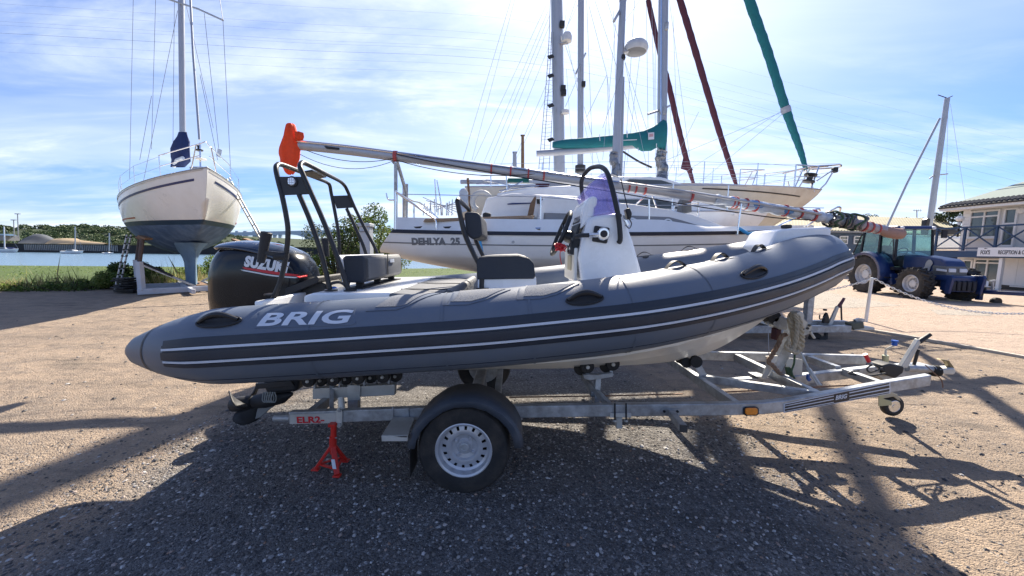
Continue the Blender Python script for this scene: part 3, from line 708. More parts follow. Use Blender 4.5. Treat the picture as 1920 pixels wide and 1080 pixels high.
# steering wheel
wc = P(1052, 438, YC - .02); nn = Vector((-math.cos(R(22)), 0, math.sin(R(22)))); e1 = Vector((0, 1, 0)); e2 = nn.cross(e1).normalized()
sw = MB().tube([wc + (e1 * math.cos(2 * PI * k / 36) + e2 * math.sin(2 * PI * k / 36)) * .185 for k in range(36)], .017, 10, closed=True).build('steering_wheel', M_bmat, con, smooth=True)
for k in range(3):
    a = 2 * PI * k / 3 + PI / 2; d = e1 * math.cos(a) + e2 * math.sin(a)
    tubeo('spoke', [wc - nn * .05, wc - nn * .03 + d * .05, wc + d * .175], .010, M_black, sw, n=6)
MB().lathe([(.05, -.12), (.05, -.06), (.035, -.02), (.0, -.018)], wc, nn, 16).build('wheel_hub', M_black, sw, smooth=True)
MB().lathe([(.055, -.22), (.055, -.10), (.04, -.08)], wc, nn, 16).build('helm_unit', M_bmat, con, smooth=True)
# kill cord, coiled
pts = [P(1046 + 8 * math.sin(i * 1.7) + i * .35, 462 + 6 * math.cos(i * 1.3) + (i % 7) * .6, YC - .22 + .03 * math.sin(i)) for i in range(26)]
tubeo('kill_cord', cat(pts, 4), .0055, M_redp, con, n=5)
tubeo('kill_cord', cat([P(1051, 468, YC - .22), P(1050, 480, YC - .22), P(1053, 496, YC - .2)], 5), .0035, M_redp, con, n=5)
# throttle
tc_ = P(1126, 440, Yn)
th = MB().box(tc_ + Vector((0, -.008, 0)), (.115, .022, .118), Matrix.Rotation(R(8), 3, 'Y')).build('throttle_box', M_bmat, con, bevel=.03, seg=4)
MB().lathe([(.048, 0), (.048, .02), (.040, .034), (.0, .036)], P(1129, 439, Yn) + Vector((0, -.018, 0)), (0, -1, 0), 24).build('throttle_hub', M_chrome, th, smooth=True)
MB().lathe([(.026, 0), (.026, .042), (.0, .044)], P(1129, 439, Yn) + Vector((0, -.018, 0)), (0, -1, 0), 20).build('hub_cap', M_bmat, th, smooth=True)
tubeo('throttle_lever', [P(1122, 440, Yn - .05), P(1103, 441, Yn - .055)], [.019, .015], M_chrome, th)
tubeo('throttle_grip', cat([P(1104, 441, Yn - .055), P(1090, 441.5, Yn - .06), P(1084, 443, Yn - .055), P(1079, 444, Yn - .04)], 4), .016, M_bmat, th)
# grab rail hoop
hp = [P(1160, 455, 2.735), P(1163, 446, 2.72), P(1159, 404, 2.72), P(1148, 354, 2.76), P(1139, 325, 2.84), P(1129, 314, 2.96), P(1118, 312.5, 3.1), P(1106, 316, 3.26), P(1095, 328, 3.4), P(1090, 344, 3.46), P(1093, 371, 3.48), P(1100, 410, 3.48)]
gr = tubeo('grab_rail', cat(hp, 6), .0185, M_bmat, con, n=10)
for a in ((1159, 405), ): MB().lathe([(.016, 0), (.016, .05)], P(*a, Yn) + Vector((0, .01, 0)), (0, -1, 0), 12).build('rail_bracket', M_bmat, gr)
# windscreen: tinted sheet wrapped round the console top
mp_ = bpy.data.materials.new('purple_screen'); mp_.use_nodes = True; t = mp_.node_tree; t.nodes.clear()
o_ = t.nodes.new('ShaderNodeOutputMaterial'); tr_ = t.nodes.new('ShaderNodeBsdfTransparent'); tr_.inputs[0].default_value = (.86, .84, .965, 1)
gl_ = t.nodes.new('ShaderNodeBsdfGlossy'); gl_.inputs['Roughness'].default_value = .08; gl_.inputs[0].default_value = (.8, .8, 1, 1)
df = t.nodes.new('ShaderNodeBsdfDiffuse'); df.inputs[0].default_value = (.42, .38, .68, 1)
m1 = t.nodes.new('ShaderNodeMixShader'); m1.inputs[0].default_value = .10; m2 = t.nodes.new('ShaderNodeMixShader')
nz_ = t.nodes.new('ShaderNodeTexNoise'); nz_.inputs['Scale'].default_value = 5; nz_.inputs['Detail'].default_value = 3; mr_ = t.nodes.new('ShaderNodeMapRange'); mr_.inputs[1].default_value = .35; mr_.inputs[2].default_value = .75; mr_.inputs[3].default_value = .14; mr_.inputs[4].default_value = .26
t.links.new(nz_.outputs['Fac'], mr_.inputs[0]); t.links.new(mr_.outputs[0], m2.inputs[0])
t.links.new(tr_.outputs[0], m1.inputs[1]); t.links.new(gl_.outputs[0], m1.inputs[2]); t.links.new(m1.outputs[0], m2.inputs[1]); t.links.new(df.outputs[0], m2.inputs[2]); t.links.new(m2.outputs[0], o_.inputs[0])
bl = [P(1113, 405, Yn + .02), P(1140, 402, Yn + .01), P(1160, 400, Yn + .03), P(1168, 399, Yn + .12)]
tl_ = [P(1096, 362, Yn + .16), P(1118, 334, Yn + .18), P(1132, 325, Yn + .20), P(1139, 329, Yn + .25)]
bl[3].x = bl[2].x + .015; tl_[3].x = tl_[2].x + .02
Ym = Yn + Wd / 2
mir = lambda q: [Vector((p.x, 2 * Ym - p.y, p.z)) for p in reversed(q)]
B_ = cat(bl + mir(bl), 5); T_ = cat(tl_ + mir(tl_), 5)
rows = [[B_[i].lerp(T_[i], k / 6) + Vector((.03 * math.sin(PI * k / 6), 0, 0)) for i in range(len(B_))] for k in range(7)]
ws = MB().grid(rows).build('windscreen', mp_, con, smooth=True, solid=.005)
# radio handset and aerial
tubeo('antenna', [P(1178, 395, 2.8), P(1172, 370, 2.8), P(1164, 335, 2.8)], .004, M_bmat, con, n=6)
MB().prism(PL([(1173, 392), (1181, 389), (1186, 400), (1183, 412), (1177, 409)], 2.74), (0, .06, 0)).build('radio_handset', M_bmat, con, bevel=.01)
tubeo('handset_cord', cat([P(1180, 411, 2.76), P(1184, 419, 2.74), P(1180, 428, 2.74), P(1173, 422, 2.76)], 6), .004, M_bmat, con, n=6)
MB().prism(PL([(1170, 412), (1176, 411), (1180, 421), (1175, 423)], 2.76), (0, .04, 0)).build('handset_clip', M_chrome, con, bevel=.004)

# ---- bow step
q = PL([(1441, 462), (1456, 436), (1464, 431), (1486, 428), (1552, 425.5), (1560, 433), (1558, 446), (1540, 470), (1450, 475)], 2.93)
bs_ = MB().prism(q, (0, .34, 0)).build('bow_step', M_gel, rib, bevel=.015, seg=3)
MB().prism(PL([(1473, 428), (1473, 421), (1486, 421), (1486, 428)], 3.0), (0, .06, 0)).build('mooring_cleat', M_bmat, bs_, bevel=.008)

# ---- A frame
af = part_empty('roll_bar', rib)
YA, YB = 2.50, 3.70
ra = .0165
h1 = [P(508, 572, YA), P(513, 558, YA), P(526, 526, YA), P(536, 480, YA), P(540, 437, YA), P(537, 407, YA), P(529, 367, YA), P(522, 340, YA), P(517.5, 318, YA + .01), P(520, 309.5, YA + .05), P(529, 309, YA + .12), P(561, 321, 2.85), P(602, 337, 3.4), P(612, 341.5, 3.6), P(618, 347, YB - .03), P(621, 362, YB), P(629, 403, YB), P(635, 441, YB), P(636, 474, YB), P(632, 548, YB)]
h2 = [P(657, 554, YA), P(641, 507, YA), P(624, 459, YA), P(602, 404, YA), P(582, 359, YA), P(566, 322, YA), P(562.5, 312, YA + .01), P(566, 305.5, YA + .05), P(574, 307, YA + .12), P(605, 323, 2.9), P(636, 339, 3.45), P(646, 348, 3.62), P(652, 359, YB - .02), P(665, 389, YB), P(685, 430, YB), P(706, 472, YB), P(724, 532, YB)]
for h in (h1, h2): tubeo('hoop', cat(h, 5), ra, M_black, af, n=10)
tubeo('brace', cat([P(561, 365, YA), P(582, 415, YA), P(602, 474, YA), P(621, 553, YA)], 5), ra, M_black, af, n=10)
tubeo('brace', cat([P(650, 391, YB), P(668, 430, YB), P(685, 472, YB), P(697, 528, YB)], 5), ra, M_black, af, n=10)
MB().prism(PL([(522, 331), (568, 331), (584, 358), (580, 364), (529, 366)], YA - .006), (0, .012, 0)).build('side_plate', M_black, af, bevel=.003)
MB().prism(PL([(623, 367), (655, 366), (665, 389), (631, 391)], YB - .006), (0, .012, 0)).build('side_plate', M_black, af, bevel=.003)
a, b_, c_, d_ = P(569, 318, 2.6), P(594, 314, 2.75), P(618, 329, 3.1), P(600, 333, 3.1)
zt_ = (a.z + b_.z) / 2
MB().prism([P(562, 322, 2.75), P(585, 318, 2.75), P(612, 330, 3.15), P(592, 333, 3.15)], (0, 0, -.012)).build('top_plate', M_black, af)
lp = P(549.5, 341, YA)
MB().lathe([(.032, -.02), (.036, .012), (.030, .016), (0, .017)], lp, (0, -1, 0), 20).build('spot_lamp', M_bmat, af, smooth=True)
MB().lathe([(.026, .018), (.024, .022), (0, .022)], lp, (0, -1, 0), 16).build('lamp_lens', M_wlogo, af, smooth=True)
for i in range(9): MB().lathe([(.006, .022), (.005, .025), (0, .025)], lp + Vector((-.014 + .014 * (i % 3), 0, -.014 + .014 * (i // 3))), (0, -1, 0), 8).build('lamp_led', M_chrome, af)
def rod(pa, pb, Y, r):
    o = tubeo('rod_holder', [P(*pa, Y), P(pa[0] * .55 + pb[0] * .45, pa[1] * .55 + pb[1] * .45, Y), P(*pb, Y)], [r, r, r * .8], M_bmat, af, n=12)
    MB().lathe([(r * 1.1, -.05), (r * 1.15, .0), (r * .7, .004), (r * .6, -.02)], P(*pa, Y), P(*pa, Y) - P(*pb, Y), 14).build('holder_lip', M_bmat, o, smooth=True)
rod((500, 436), (489, 492), YA - .02, .030); rod((609, 447), (613, 481), YB - .1, .030)
MB().bar(P(497, 474, YA - .02), P(537, 478, YA), .03, .03).build('holder_clamp', M_black, af, bevel=.004)
MB().lathe([(.028, -.04), (.028, .04)], P(527, 480, YA), (1, 0, 0), 14).build('holder_clamp', M_bmat, af, smooth=True, ang=30)
for Y, px in ((YA, 508), (YA, 657), (YA, 621), (YB, 632), (YB, 724), (YB, 697)):
    p_ = P(px, 553, Y); p_.z = z1 + .004 if px > 600 else p_.z; MB().lathe([(.042, 0), (.042, .008), (.022, .012)], (p_.x if Y == YA else P(px, 530, YB).x, Y, p_.z), (0, 0, 1), 14).build('post_foot', M_black, af, smooth=True, ang=30)

# ---- outboard
ob = part_empty('outboard_motor', rib)
Ym = 3.0
def ringloft(levels, wf, n=32, p=2.6):
    rows = []
    for (py, pl, pr, hw) in levels:
        a = P(pl, py, Ym); b_ = P(pr, py, Ym); cx = (a.x + b_.x) / 2; hx = (b_.x - a.x) / 2; z = (a.z + b_.z) / 2; r_ = []
        for k in range(n):
            t = 2 * PI * k / n; c, s = math.cos(t), math.sin(t)
            r_.append(Vector((cx + hx * math.copysign(abs(c) ** (2 / p), c), Ym + hw * wf * math.copysign(abs(s) ** (2 / p), s), z)))
        rows.append(r_)
    mb = MB().grid(rows, closev=True); N = len(rows) * n
    mb.f += [tuple(range(n)), tuple(N - 1 - k for k in range(n))]; mb.mi += [0, 0]
    return mb
cow = ringloft([(592, 418, 584, .20), (586, 412, 588, .215), (556, 409, 591, .222), (530, 409, 592, .225), (508, 410, 588, .225), (490, 415, 580, .218), (476, 423, 568, .205), (468, 430, 554, .19)], 1, p=3.2).build('cowl', M_cowl, ob, smooth=True, ang=60)
# top cover with the overhanging lip at the back
rows = []
prof = [(426, 459, .11), (436, 455, .17), (470, 452.5, .20), (510, 456, .20), (545, 465, .19), (568, 480, .165), (583, 502, .12)]
prof = [(a.x, a.y, a.z) for a in cat([Vector(q) for q in prof], 5)]
for (px, py, hw) in prof:
    f = (px - 426) / 157; th_ = 9 + 16 * f; r_ = []
    top = P(px, py, Ym); bot = P(px, py + th_, Ym)
    for k in range(15):
        u = -1 + 2 * k / 14; r_.append(Vector((top.x, Ym + hw * 1.06 * u, bot.z + (top.z - bot.z) * (1 - abs(u) ** 2.6))))
    rows.append(r_)
mb = MB().grid(rows)
mb.build('top_cover', mat('cowl_top_blueblack', (0.012, 0.020, 0.034), 0.14, coat=1.0), ob, smooth=True, ang=180, solid=.012)
tx = (P(592, 520, 2.77) - P(430, 508, 2.77)).normalized()
dn = P(535, 536, 2.77) - P(450, 517, 2.77)
M_dw = mat('decal_white', (.72, .74, .76), .3)
wrap(text('maker_lettering', 'SUZUKI', M_dw, cow, .104, P(451, 498.5, 2.74), P(556, 516.5, 2.74) - P(451, 498.5, 2.74), (0, 0, 1), extr=0, offs=.0065, sx=.83, space=1.05), cow)
decal('cowl_stripe', [(447, 501), (500, 508), (562, 520), (556, 522), (500, 514), (452, 505)], M_redp, cow, cow, 2.74)
decal('cowl_stripe', [(444, 506), (452, 506.5), (500, 515.5), (548, 522), (540, 523.5), (500, 518), (450, 508.5)], M_dw, cow, cow, 2.74)
MB().prism(PL([(522, 545), (594, 518), (597, 522), (596, 530), (560, 545), (528, 562), (500, 570), (505, 560)], 2.80), (0, .4, 0)).build('mount_bracket', M_bmat, ob, bevel=.006)
MB().prism(PL([(560, 540), (600, 528), (640, 545), (640, 560), (600, 600), (560, 600)], 2.86), (0, .28, 0)).build('clamp_bracket', M_bmat, ob, bevel=.01)
MB().prism(PL([(430, 572), (575, 572), (570, 640), (556, 735), (500, 742), (490, 720), (512, 640), (470, 600)], 2.93), (0, .14, 0)).build('leg_housing', M_bmat, ob, bevel=.03, seg=3)
# gearcase, skeg, propeller
Yg = 3.0
tubeo('gearcase', [P(548, 738, Yg), P(530, 744, Yg), P(500, 750, Yg), P(478, 753, Yg)], [.015, .055, .065, .055], M_bmat, ob, n=16)
MB().prism(PL([(478, 720), (545, 714), (552, 724), (480, 730)], Yg - .09), (0, .18, 0)).build('anti_ventilation_plate', M_bmat, ob, bevel=.004)
MB().prism(PL([(478, 786), (482, 768), (493, 752), (520, 744), (528, 752), (505, 768), (488, 783)], Yg - .008), (0, .016, 0)).build('skeg', mat('worn_grey', (.20, .21, .21), .5), ob, bevel=.004)
MB().lathe([(.035, 0), (.055, .02), (.062, .12), (.058, .17), (.04, .19)], P(474, 753, Yg), P(431, 760, Yg) - P(474, 753, Yg), 18).build('propeller_hub', M_bmat, ob, smooth=True, ang=50)
ax = (P(431, 760, Yg) - P(474, 753, Yg)).normalized(); cx = P(460, 755, Yg); bx, by, _ = basis(ax)
for k in range(3):
    a = 2 * PI * k / 3 + .5; d = bx * math.cos(a) + by * math.sin(a); tt = ax.cross(d); rows = []
    for i in range(7):
        f = i / 6; rad = .055 + .125 * f; wdt = .055 + .06 * math.sin(PI * min(1, f * .9 + .1)); tw = R(60 - 35 * f)
        if i == 6: wdt = .03
        rows.append([cx + d * rad + (tt * math.cos(tw) * u + ax * math.sin(tw) * u) * wdt - ax * .02 * f for u in (-1, -.5, 0, .5, 1)])
    MB().grid(rows).build('propeller_blade', M_bmat, ob, smooth=True, solid=.008)
for i in range(5):
    a = i * 4.5
    tubeo('lashing_loop', cat([P(494 + a, 735, Yg - .1), P(492 + a * .9, 750, Yg - .12), P(497 + a, 754, Yg - .12), P(500 + a, 746, Yg - .1), P(497 + a, 735, Yg - .1)], 5), .005, mat('worn_strap', (.26, .28, .27), .7), ob, n=5)
tubeo('fuel_hose', cat([P(598, 560, 2.9), P(612, 546, 2.86), P(628, 540, 2.8), P(640, 552, 2.75)], 6), .012, M_blue, rib)
tubeo('control_cable', cat([P(598, 556, 2.9), P(615, 535, 2.86), P(640, 530, 2.8), P(662, 552, 2.75)], 6), .012, M_bmat, rib)
tubeo('control_cable', cat([P(590, 550, 2.95), P(625, 552, 2.9), P(652, 535, 2.8), P(655, 515, 2.9)], 6), .010, M_bmat, rib)
# ================================================================ the trailer under the inflatable boat
tra = thing('boat_trailer', 'galvanised boat trailer with silver wheels carrying the grey inflatable boat', 'boat trailer', (0, YC, 0))
YN, YF = 2.45, 3.75
def wheel(parent, c, ax_, Rr=.292, wd=.165, rim_r=.178, holes=True):
    """wheel with outer face towards ax_"""
    w_ = part_empty('wheel', parent); c = Vector(c); ax_ = Vector(ax_).normalized(); h = wd / 2
    prof = [(rim_r - .012, -h * .8), (rim_r + .004, -h * .92), (Rr * .80, -h), (Rr * .94, -h * .93), (Rr * .985, -h * .75), (Rr, -h * .5), (Rr, -h * .30), (Rr - .008, -h * .28), (Rr - .008, -h * .22), (Rr, -h * .2), (Rr, h * .2), (Rr - .008, h * .22), (Rr - .008, h * .28), (Rr, h * .30), (Rr, h * .5), (Rr * .985, h * .75), (Rr * .94, h * .93), (Rr * .80, h), (rim_r + .012, h * .94), (rim_r - .004, h * .86), (rim_r - .012, h * .6)]
    tyre = MB().lathe(prof, c, ax_, 56, cap=False).build('tyre', M_rub, w_, smooth=True, ang=35)
    x, y, d = basis(ax_); N = 48
    rp = [(rim_r + .004, h * .88), (rim_r - .004, h * .93), (rim_r - .016, h * .86), (rim_r - .022, h * .40), (rim_r - .036, h * .30), (rim_r * .66, h * .40), (rim_r * .58, h * .44), (rim_r * .50, h * .40), (rim_r * .44, h * .22), (rim_r * .30, h * .16), (rim_r * .24, h * .30), (0.002, h * .30)]
    vs = []; fs = []
    for r, hh in rp:
        for k in range(N):
            a = 2 * PI * k / N; vs.append(c + d * hh + (x * math.cos(a) + y * math.sin(a)) * r)
    for i in range(len(rp) - 1):
        for k in range(N):
            if holes and i == 4 + 0 and k % 3 == 0: continue
            l = (k + 1) % N; fs.append((i * N + k, i * N + l, (i + 1) * N + l, (i + 1) * N + k))
    MB().add(vs, fs).build('rim', M_rimp, w_, smooth=True, ang=40)
    MB().lathe([(rim_r - .02, -h * .3), (.0, -h * .3)], c, ax_, 24).build('brake_drum', M_black, w_)
    for k in range(4):
        a = 2 * PI * k / 4 + .6; MB().lathe([(.012, 0), (.012, .010), (.008, .016), (0, .016)], c + d * h * .18 + (x * math.cos(a) + y * math.sin(a)) * rim_r * .37, ax_, 8).build('wheel_nut', M_rimp, w_, smooth=True, ang=30)
    MB().lathe([(.030, 0), (.030, .012), (.024, .014), (.022, .010), (0, .010)], c + d * h * .30, ax_, 20).build('hub_cap', M_galv, w_, smooth=True, ang=30)
    tubeo('valve', [c + d * h * .3 + (x * -.7 + y * .7) * rim_r * .84, c + d * h * .9 + (x * -.7 + y * .7) * rim_r * .80], .004, M_black, w_, n=6)
    return w_
wcn = P(869, 845, 2.185); zc = .292
wheel(tra, (wcn.x, 2.265, zc), (0, -1, 0)); wheel(tra, (wcn.x - .005, 2 * YC - 2.265, zc), (0, 1, 0))
MB().bar((wcn.x, 2.36, zc + .05), (wcn.x, 2 * YC - 2.36, zc + .05), .09, .09).build('axle', M_galv, tra, bevel=.01)
# the inner face of the far wheel
MB().lathe([(.15, 0), (.165, .02), (.12, .03), (.05, .03), (0, .03)], (wcn.x, 2 * YC - 2.34, zc), (0, -1, 0), 24).build('brake_backplate', M_galv, tra, smooth=True)
def guard(Y0, Y1):
    px = [(764, 840), (767, 815), (777, 787), (797, 758), (826, 737), (851, 729), (889, 728), (919, 736), (946, 753), (965, 778), (977, 808), (981, 838)]
    op = [Vector((P(a, b, 2.17).x, 0, P(a, b, 2.16 + .18 * min(1, max(0, (840 - b) / 90))).z)) for a, b in px]; rows = []
    for p in op:
        c = Vector((wcn.x, 0, zc)); q = Vector((p.x, 0, p.z)); i_ = c + (q - c) * .86
        rows.append([Vector((i_.x, Y0 + .004, i_.z)), Vector((q.x + (c.x - q.x) * .04, Y0, q.z + (c.z - q.z) * .04)), Vector((q.x, Y0 + .015, q.z)), Vector((q.x, Y0 + .05, q.z + .008)), Vector((q.x, Y1, q.z + .008))])
    return MB().grid(rows)
guard(2.155, 2.40).build('mudguard', M_guard, tra, smooth=True, ang=35, solid=.006)
guard(2 * YC - 2.155, 2 * YC - 2.40).build('mudguard', M_guard, tra, smooth=True, ang=35, solid=.006)
k = P(768, 842, 2.2); MB().box((k.x - .0, 2.28, k.z - .10), (.008, .18, .17)).build('mud_flap', M_rub, tra)
MB().bar(P(905, 700, 3.4), P(909, 735, 3.4), .05, .05).build('guard_stay', M_galv, tra)
# main rails
def rail(pts, hgt, wd, name='rail'):
    rows = []
    for p in pts:
        p = Vector(p); rows.append([p + Vector((0, -wd / 2, -hgt / 2)), p + Vector((0, -wd / 2, hgt / 2)), p + Vector((0, wd / 2, hgt / 2)), p + Vector((0, wd / 2, -hgt / 2))])
    mb = MB().grid(rows, closev=True); N = len(rows) * 4; mb.f += [(0, 1, 2, 3), (N - 1, N - 2, N - 3, N - 4)]; mb.mi += [0, 0]
    return mb.build(name, M_galv, tra, bevel=.006, seg=2)
nr = [P(541, 784.5, YN), P(800, 776, YN), P(1100, 771, YN), P(1350, 768.5, YN), P(1430, 766.5, YN), P(1475, 762, YN + .015), P(1540, 750, YN + .09), P(1640, 731, YN + .22), P(1746, 713.5, YN + .36)]
nr = [p + Vector((0, .025, 0)) for p in nr]
R1 = rail(nr, .086, .05)
fr = [Vector((p.x, 2 * YC - p.y, p.z)) for p in nr]; R2 = rail(fr, .086, .05)
xb = P(1746, 713, YN + .36).x; zb = nr[-1].z
tubeo('extension_arm', [P(515, 784, YN + .03), P(545, 784, YN + .03)], .026, M_galv, tra, n=10)
cb = [P(1330, 720, YC), P(1480, 712, YC), P(1640, 693, YC)]; rail([cb[0], cb[1], Vector((xb - .05, YC, zb))], .08, .06, 'centre_beam')
def zr(x):
    for a, b_ in zip(nr, nr[1:]):
        if a.x <= x <= b_.x: return a.z + (b_.z - a.z) * (x - a.x) / (b_.x - a.x)
    return nr[-1].z
def yr(x):
    for a, b_ in zip(nr, nr[1:]):
        if a.x <= x <= b_.x: return a.y + (b_.y - a.y) * (x - a.x) / (b_.x - a.x)
    return nr[-1].y
for x in (-1.42, -.1, 1.60, 2.26):
    MB().bar((x, yr(x) + .027, zr(x) - .004), (x, 2 * YC - yr(x) - .027, zr(x) - .004), .05, .072).build('cross_member', M_galv, tra, bevel=.004)
MB().bar((2.86, yr(2.86) + .027, zr(2.86)), (2.86, YC - .03, zr(2.86)), .05, .06).build('cross_member', M_galv, tra, bevel=.004)
MB().bar((2.86, YC + .03, zr(2.86)), (2.86, 2 * YC - yr(2.86) - .027, zr(2.86)), .05, .06).build('cross_member', M_galv, tra, bevel=.004)
MB().bar((1.60, YC - .02, zr(1.6) + .005), (2.26, yr(2.26) + .04, zr(2.26) + .005), .05, .06).build('diagonal_member', M_galv, tra, bevel=.004)
# tube that crosses from the rail towards the camera: side bumper bar
a, b_ = P(1258, 774, YN - .005), P(1281, 803, 2.12)
sb_ = MB().bar(a, b_, .044, .044).build('side_bar', M_galv, tra, bevel=.004); MB().bar(b_, b_ + (b_ - a).normalized() * .012, .042, .042).build('end_cap', M_black, sb_)
pl_ = MB().prism([P(1238, 770, YN - .002), P(1241, 766, YN - .002), P(1274, 766, YN - .002), P(1278, 770, YN - .002), P(1274, 776, YN - .002), P(1241, 776, YN - .002)], (0, -.006, 0)).build('bar_plate', M_galv, sb_)
for px in (1245, 1270): MB().lathe([(.009, 0), (.009, .008)], P(px, 771, YN - .008), (0, -1, 0), 8).build('bolt', M_black, sb_)
# orange side lamp
lm = MB().prism(PL([(1393, 765), (1397, 762), (1418, 762), (1422, 765), (1422, 776), (1418, 779), (1397, 779), (1393, 776)], YN - .002), (0, -.008, 0)).build('side_lamp', M_black, tra, bevel=.004)
MB().prism(PL([(1396, 766.5), (1399, 764), (1416, 764), (1419.5, 766.5), (1419.5, 774), (1416, 777), (1399, 777), (1396, 774)], YN - .010), (0, -.010, 0)).build('lamp_lens', M_orl, lm, bevel=.004)
# striped sticker on the drawbar: black bars on a white ground, with lettering
def onrail(px, py): # point on the front face of the angled near rail
    d = ray(px, py); best = None
    for a, b_ in zip(nr, nr[1:]):
        a2 = a + Vector((0, -.0265, 0)); b2 = b_ + Vector((0, -.0265, 0)); n_ = (b2 - a2).cross(Vector((0, 0, 1)))
        tt = n_.dot(a2 - CO) / n_.dot(d); q = CO + d * tt
        if a.x - 1e-4 <= q.x <= b_.x + 1e-4: best = q
    return best if best is not None else CO + d * (yr(3) / d.y)
def rstick(px0, px1, f0, f1, mt, off, n=14, name='drawbar_sticker', par=R1):
    # f: 0 top .. 1 bottom of sticker
    rows = []
    for i in range(n + 1):
        px = px0 + (px1 - px0) * i / n; u = (px - 1468) / 202
        yt = 757.5 - 42.5 * u; yb_ = 774.5 - 37.0 * u
        rows.append([onrail(px, yt + (yb_ - yt) * f) + Vector((0, -off, 0)) for f in (f0, f1)])
    return MB().grid(rows).build(name, mt, par, fixn=False)
bst = rstick(1469, 1669, 0, 1, M_wlogo, .0015)
for f0, f1 in ((.08, .20), (.30, .50), (.60, .80), (.88, .95)):
    rstick(1471, 1563, f0, f1, M_black, .003, par=bst, name='sticker_stripe'); rstick(1592, 1667, f0, f1, M_black, .003, par=bst, name='sticker_stripe')
rstick(1563, 1592, .06, .94, M_black, .0025, n=3, par=bst, name='sticker_panel')
a, b_ = onrail(1565, 749.5), onrail(1590, 745)
text('sticker_lettering', 'BRIG', M_wlogo, bst, .046, a + Vector((0, -.005, 0)), b_ - a, (0, 0, 1), extr=.0005, offs=.0012, sx=1.12, shear=.15)
# maker plate in red at the rear of the rail
er = MB().prism(PL([(544, 777.5), (630, 774.5), (630, 793), (544, 795)], YN - .001), (0, -.002, 0)).build('rear_sleeve', M_galvp, tra)
a, b_ = P(556, 793, YN - .005), P(612, 792, YN - .005)
text('maker_lettering', 'ELR2-', M_redp, er, .062, a, b_ - a, (0, 0, 1), extr=.0006, offs=.002, sx=1.30, space=1.0)
# clamp bracket hanging at the rear
MB().prism(PL([(631, 772), (634, 764), (640, 764), (643, 772), (643, 796), (639, 801), (634, 801), (631, 796)], YN - .004), (0, -.010, 0)).build('link_plate', M_galvp, tra, bevel=.004)
for y_ in (769, 796): MB().lathe([(.012, 0), (.012, .01), (.0, .012)], P(637, y_, YN - .014), (0, -1, 0), 10).build('bolt', M_galv, tra)
tubeo('link_tube', [P(639, 745, YN + .05), P(641, 768, YN + .02)], .022, M_galvp, tra, n=10)
for px in (737, 766): MB().box(P(px, 776, YN - .004), (.008, .012, .098)).build('u_bolt', M_galv, tra)
# step plate
a = [P(737, 782, YN - .02), P(775, 782, YN - .02)]
q = [P(737, 782, YN - .01), P(778, 782, YN - .01), P(764, 817, 2.12), P(715, 817, 2.12)]
zq = min(v.z for v in q)
sp_ = MB().prism(q, (0, 0, -.012)).build('step_plate', M_galvp, tra, bevel=.002)
MB().prism([q[3], q[2], q[2] + Vector((0, 0, -.036)), q[3] + Vector((0, 0, -.036))], (0, .012, 0)).build('step_lip', M_galvp, sp_, bevel=.002)
# rear roller row
rc = MB().prism(PL([(586, 729), (740, 721), (740, 741), (586, 749)], 2.72), (0, .05, 0)).build('roller_beam', M_galvp, tra, bevel=.003)
for px in (656, 672):
    for py in (737, 746): MB().lathe([(.010, 0), (.010, .004)], P(px, py, 2.718), (0, -1, 0), 8).build('bolt_hole', M_black, rc)
MB().prism(PL([(652, 722), (676, 722), (676, 750), (652, 750)], 2.715), (0, -.008, 0)).build('clamp_plate', M_galvp, rc, bevel=.002)
MB().bar(P(664, 748, 2.76), P(664, 775, 2.76), .08, .06).build('roller_post', M_galv, tra, bevel=.004)
MB().bar(P(622, 722, 2.75), P(622, 778, 2.6), .03, .03).build('roller_post', M_galv, tra)
for i in range(8):
    px = 580 + 23.2 * i; py = 713 - 1.3 * i; Y = 2.72 if i % 2 == 0 else 2.84
    rl = MB().lathe([(.02, -.028), (.046, -.026), (.050, -.012), (.050, .012), (.046, .026), (.02, .028)], P(px, py, Y), (0, -1, 0), 20).build('hull_roller', M_rub, tra, smooth=True, ang=40)
    MB().lathe([(.014, 0), (.010, .012), (0, .013)], P(px, py, Y) + Vector((0, -.026, 0)), (0, -1, 0), 12).build('roller_pin', M_galvp, rl, smooth=True)
    if i < 7: MB().bar(P(px + 11, py, Y + .01), P(px + 11, py + 14, Y + .01), .012, .03).build('roller_bracket', M_galv, tra)
# side bogie
Yb = 2.66
for px, py, dy in ((1101, 687, 0), (1089, 691, .09), (1148.5, 682, 0), (1137, 686, .09)):
    rl = MB().lathe([(.02, -.022), (.046, -.02), (.052, -.008), (.052, .008), (.046, .02), (.02, .022)], P(px, py, Yb + dy), (0, -1, 0), 20).build('hull_roller', M_rub, tra, smooth=True, ang=40)
    if not dy: MB().lathe([(.016, 0), (.012, .012), (0, .013)], P(px, py, Yb) + Vector((0, -.02, 0)), (0, -1, 0), 12).build('roller_pin', M_galvp, rl, smooth=True)
MB().prism(PL([(1093, 703), (1103, 702), (1120, 703), (1147, 699), (1151, 702), (1149, 707), (1130, 710), (1104, 713), (1095, 711)], Yb - .01), (0, .03, 0)).build('bogie_beam', M_galv, tra, bevel=.004)
for px in (1101, 1146): MB().bar(P(px, 690, Yb + .03), P(px, 706, Yb + .01), .02, .02).build('roller_bracket', M_galv, tra)
MB().bar(P(1121, 708, Yb + .02), P(1118, 758, YN + .2), .04, .04).build('bogie_post', M_galv, tra, bevel=.003)
MB().bar(P(1100, 715, Yb + .1), P(1143, 760, YN + .07), .03, .04).build('bogie_arm', M_galv, tra, bevel=.003)
MB().bar(P(1090, 700, Yb + .3), P(1112, 740, Yb), .03, .04).build('bogie_arm', M_galv, tra, bevel=.003)
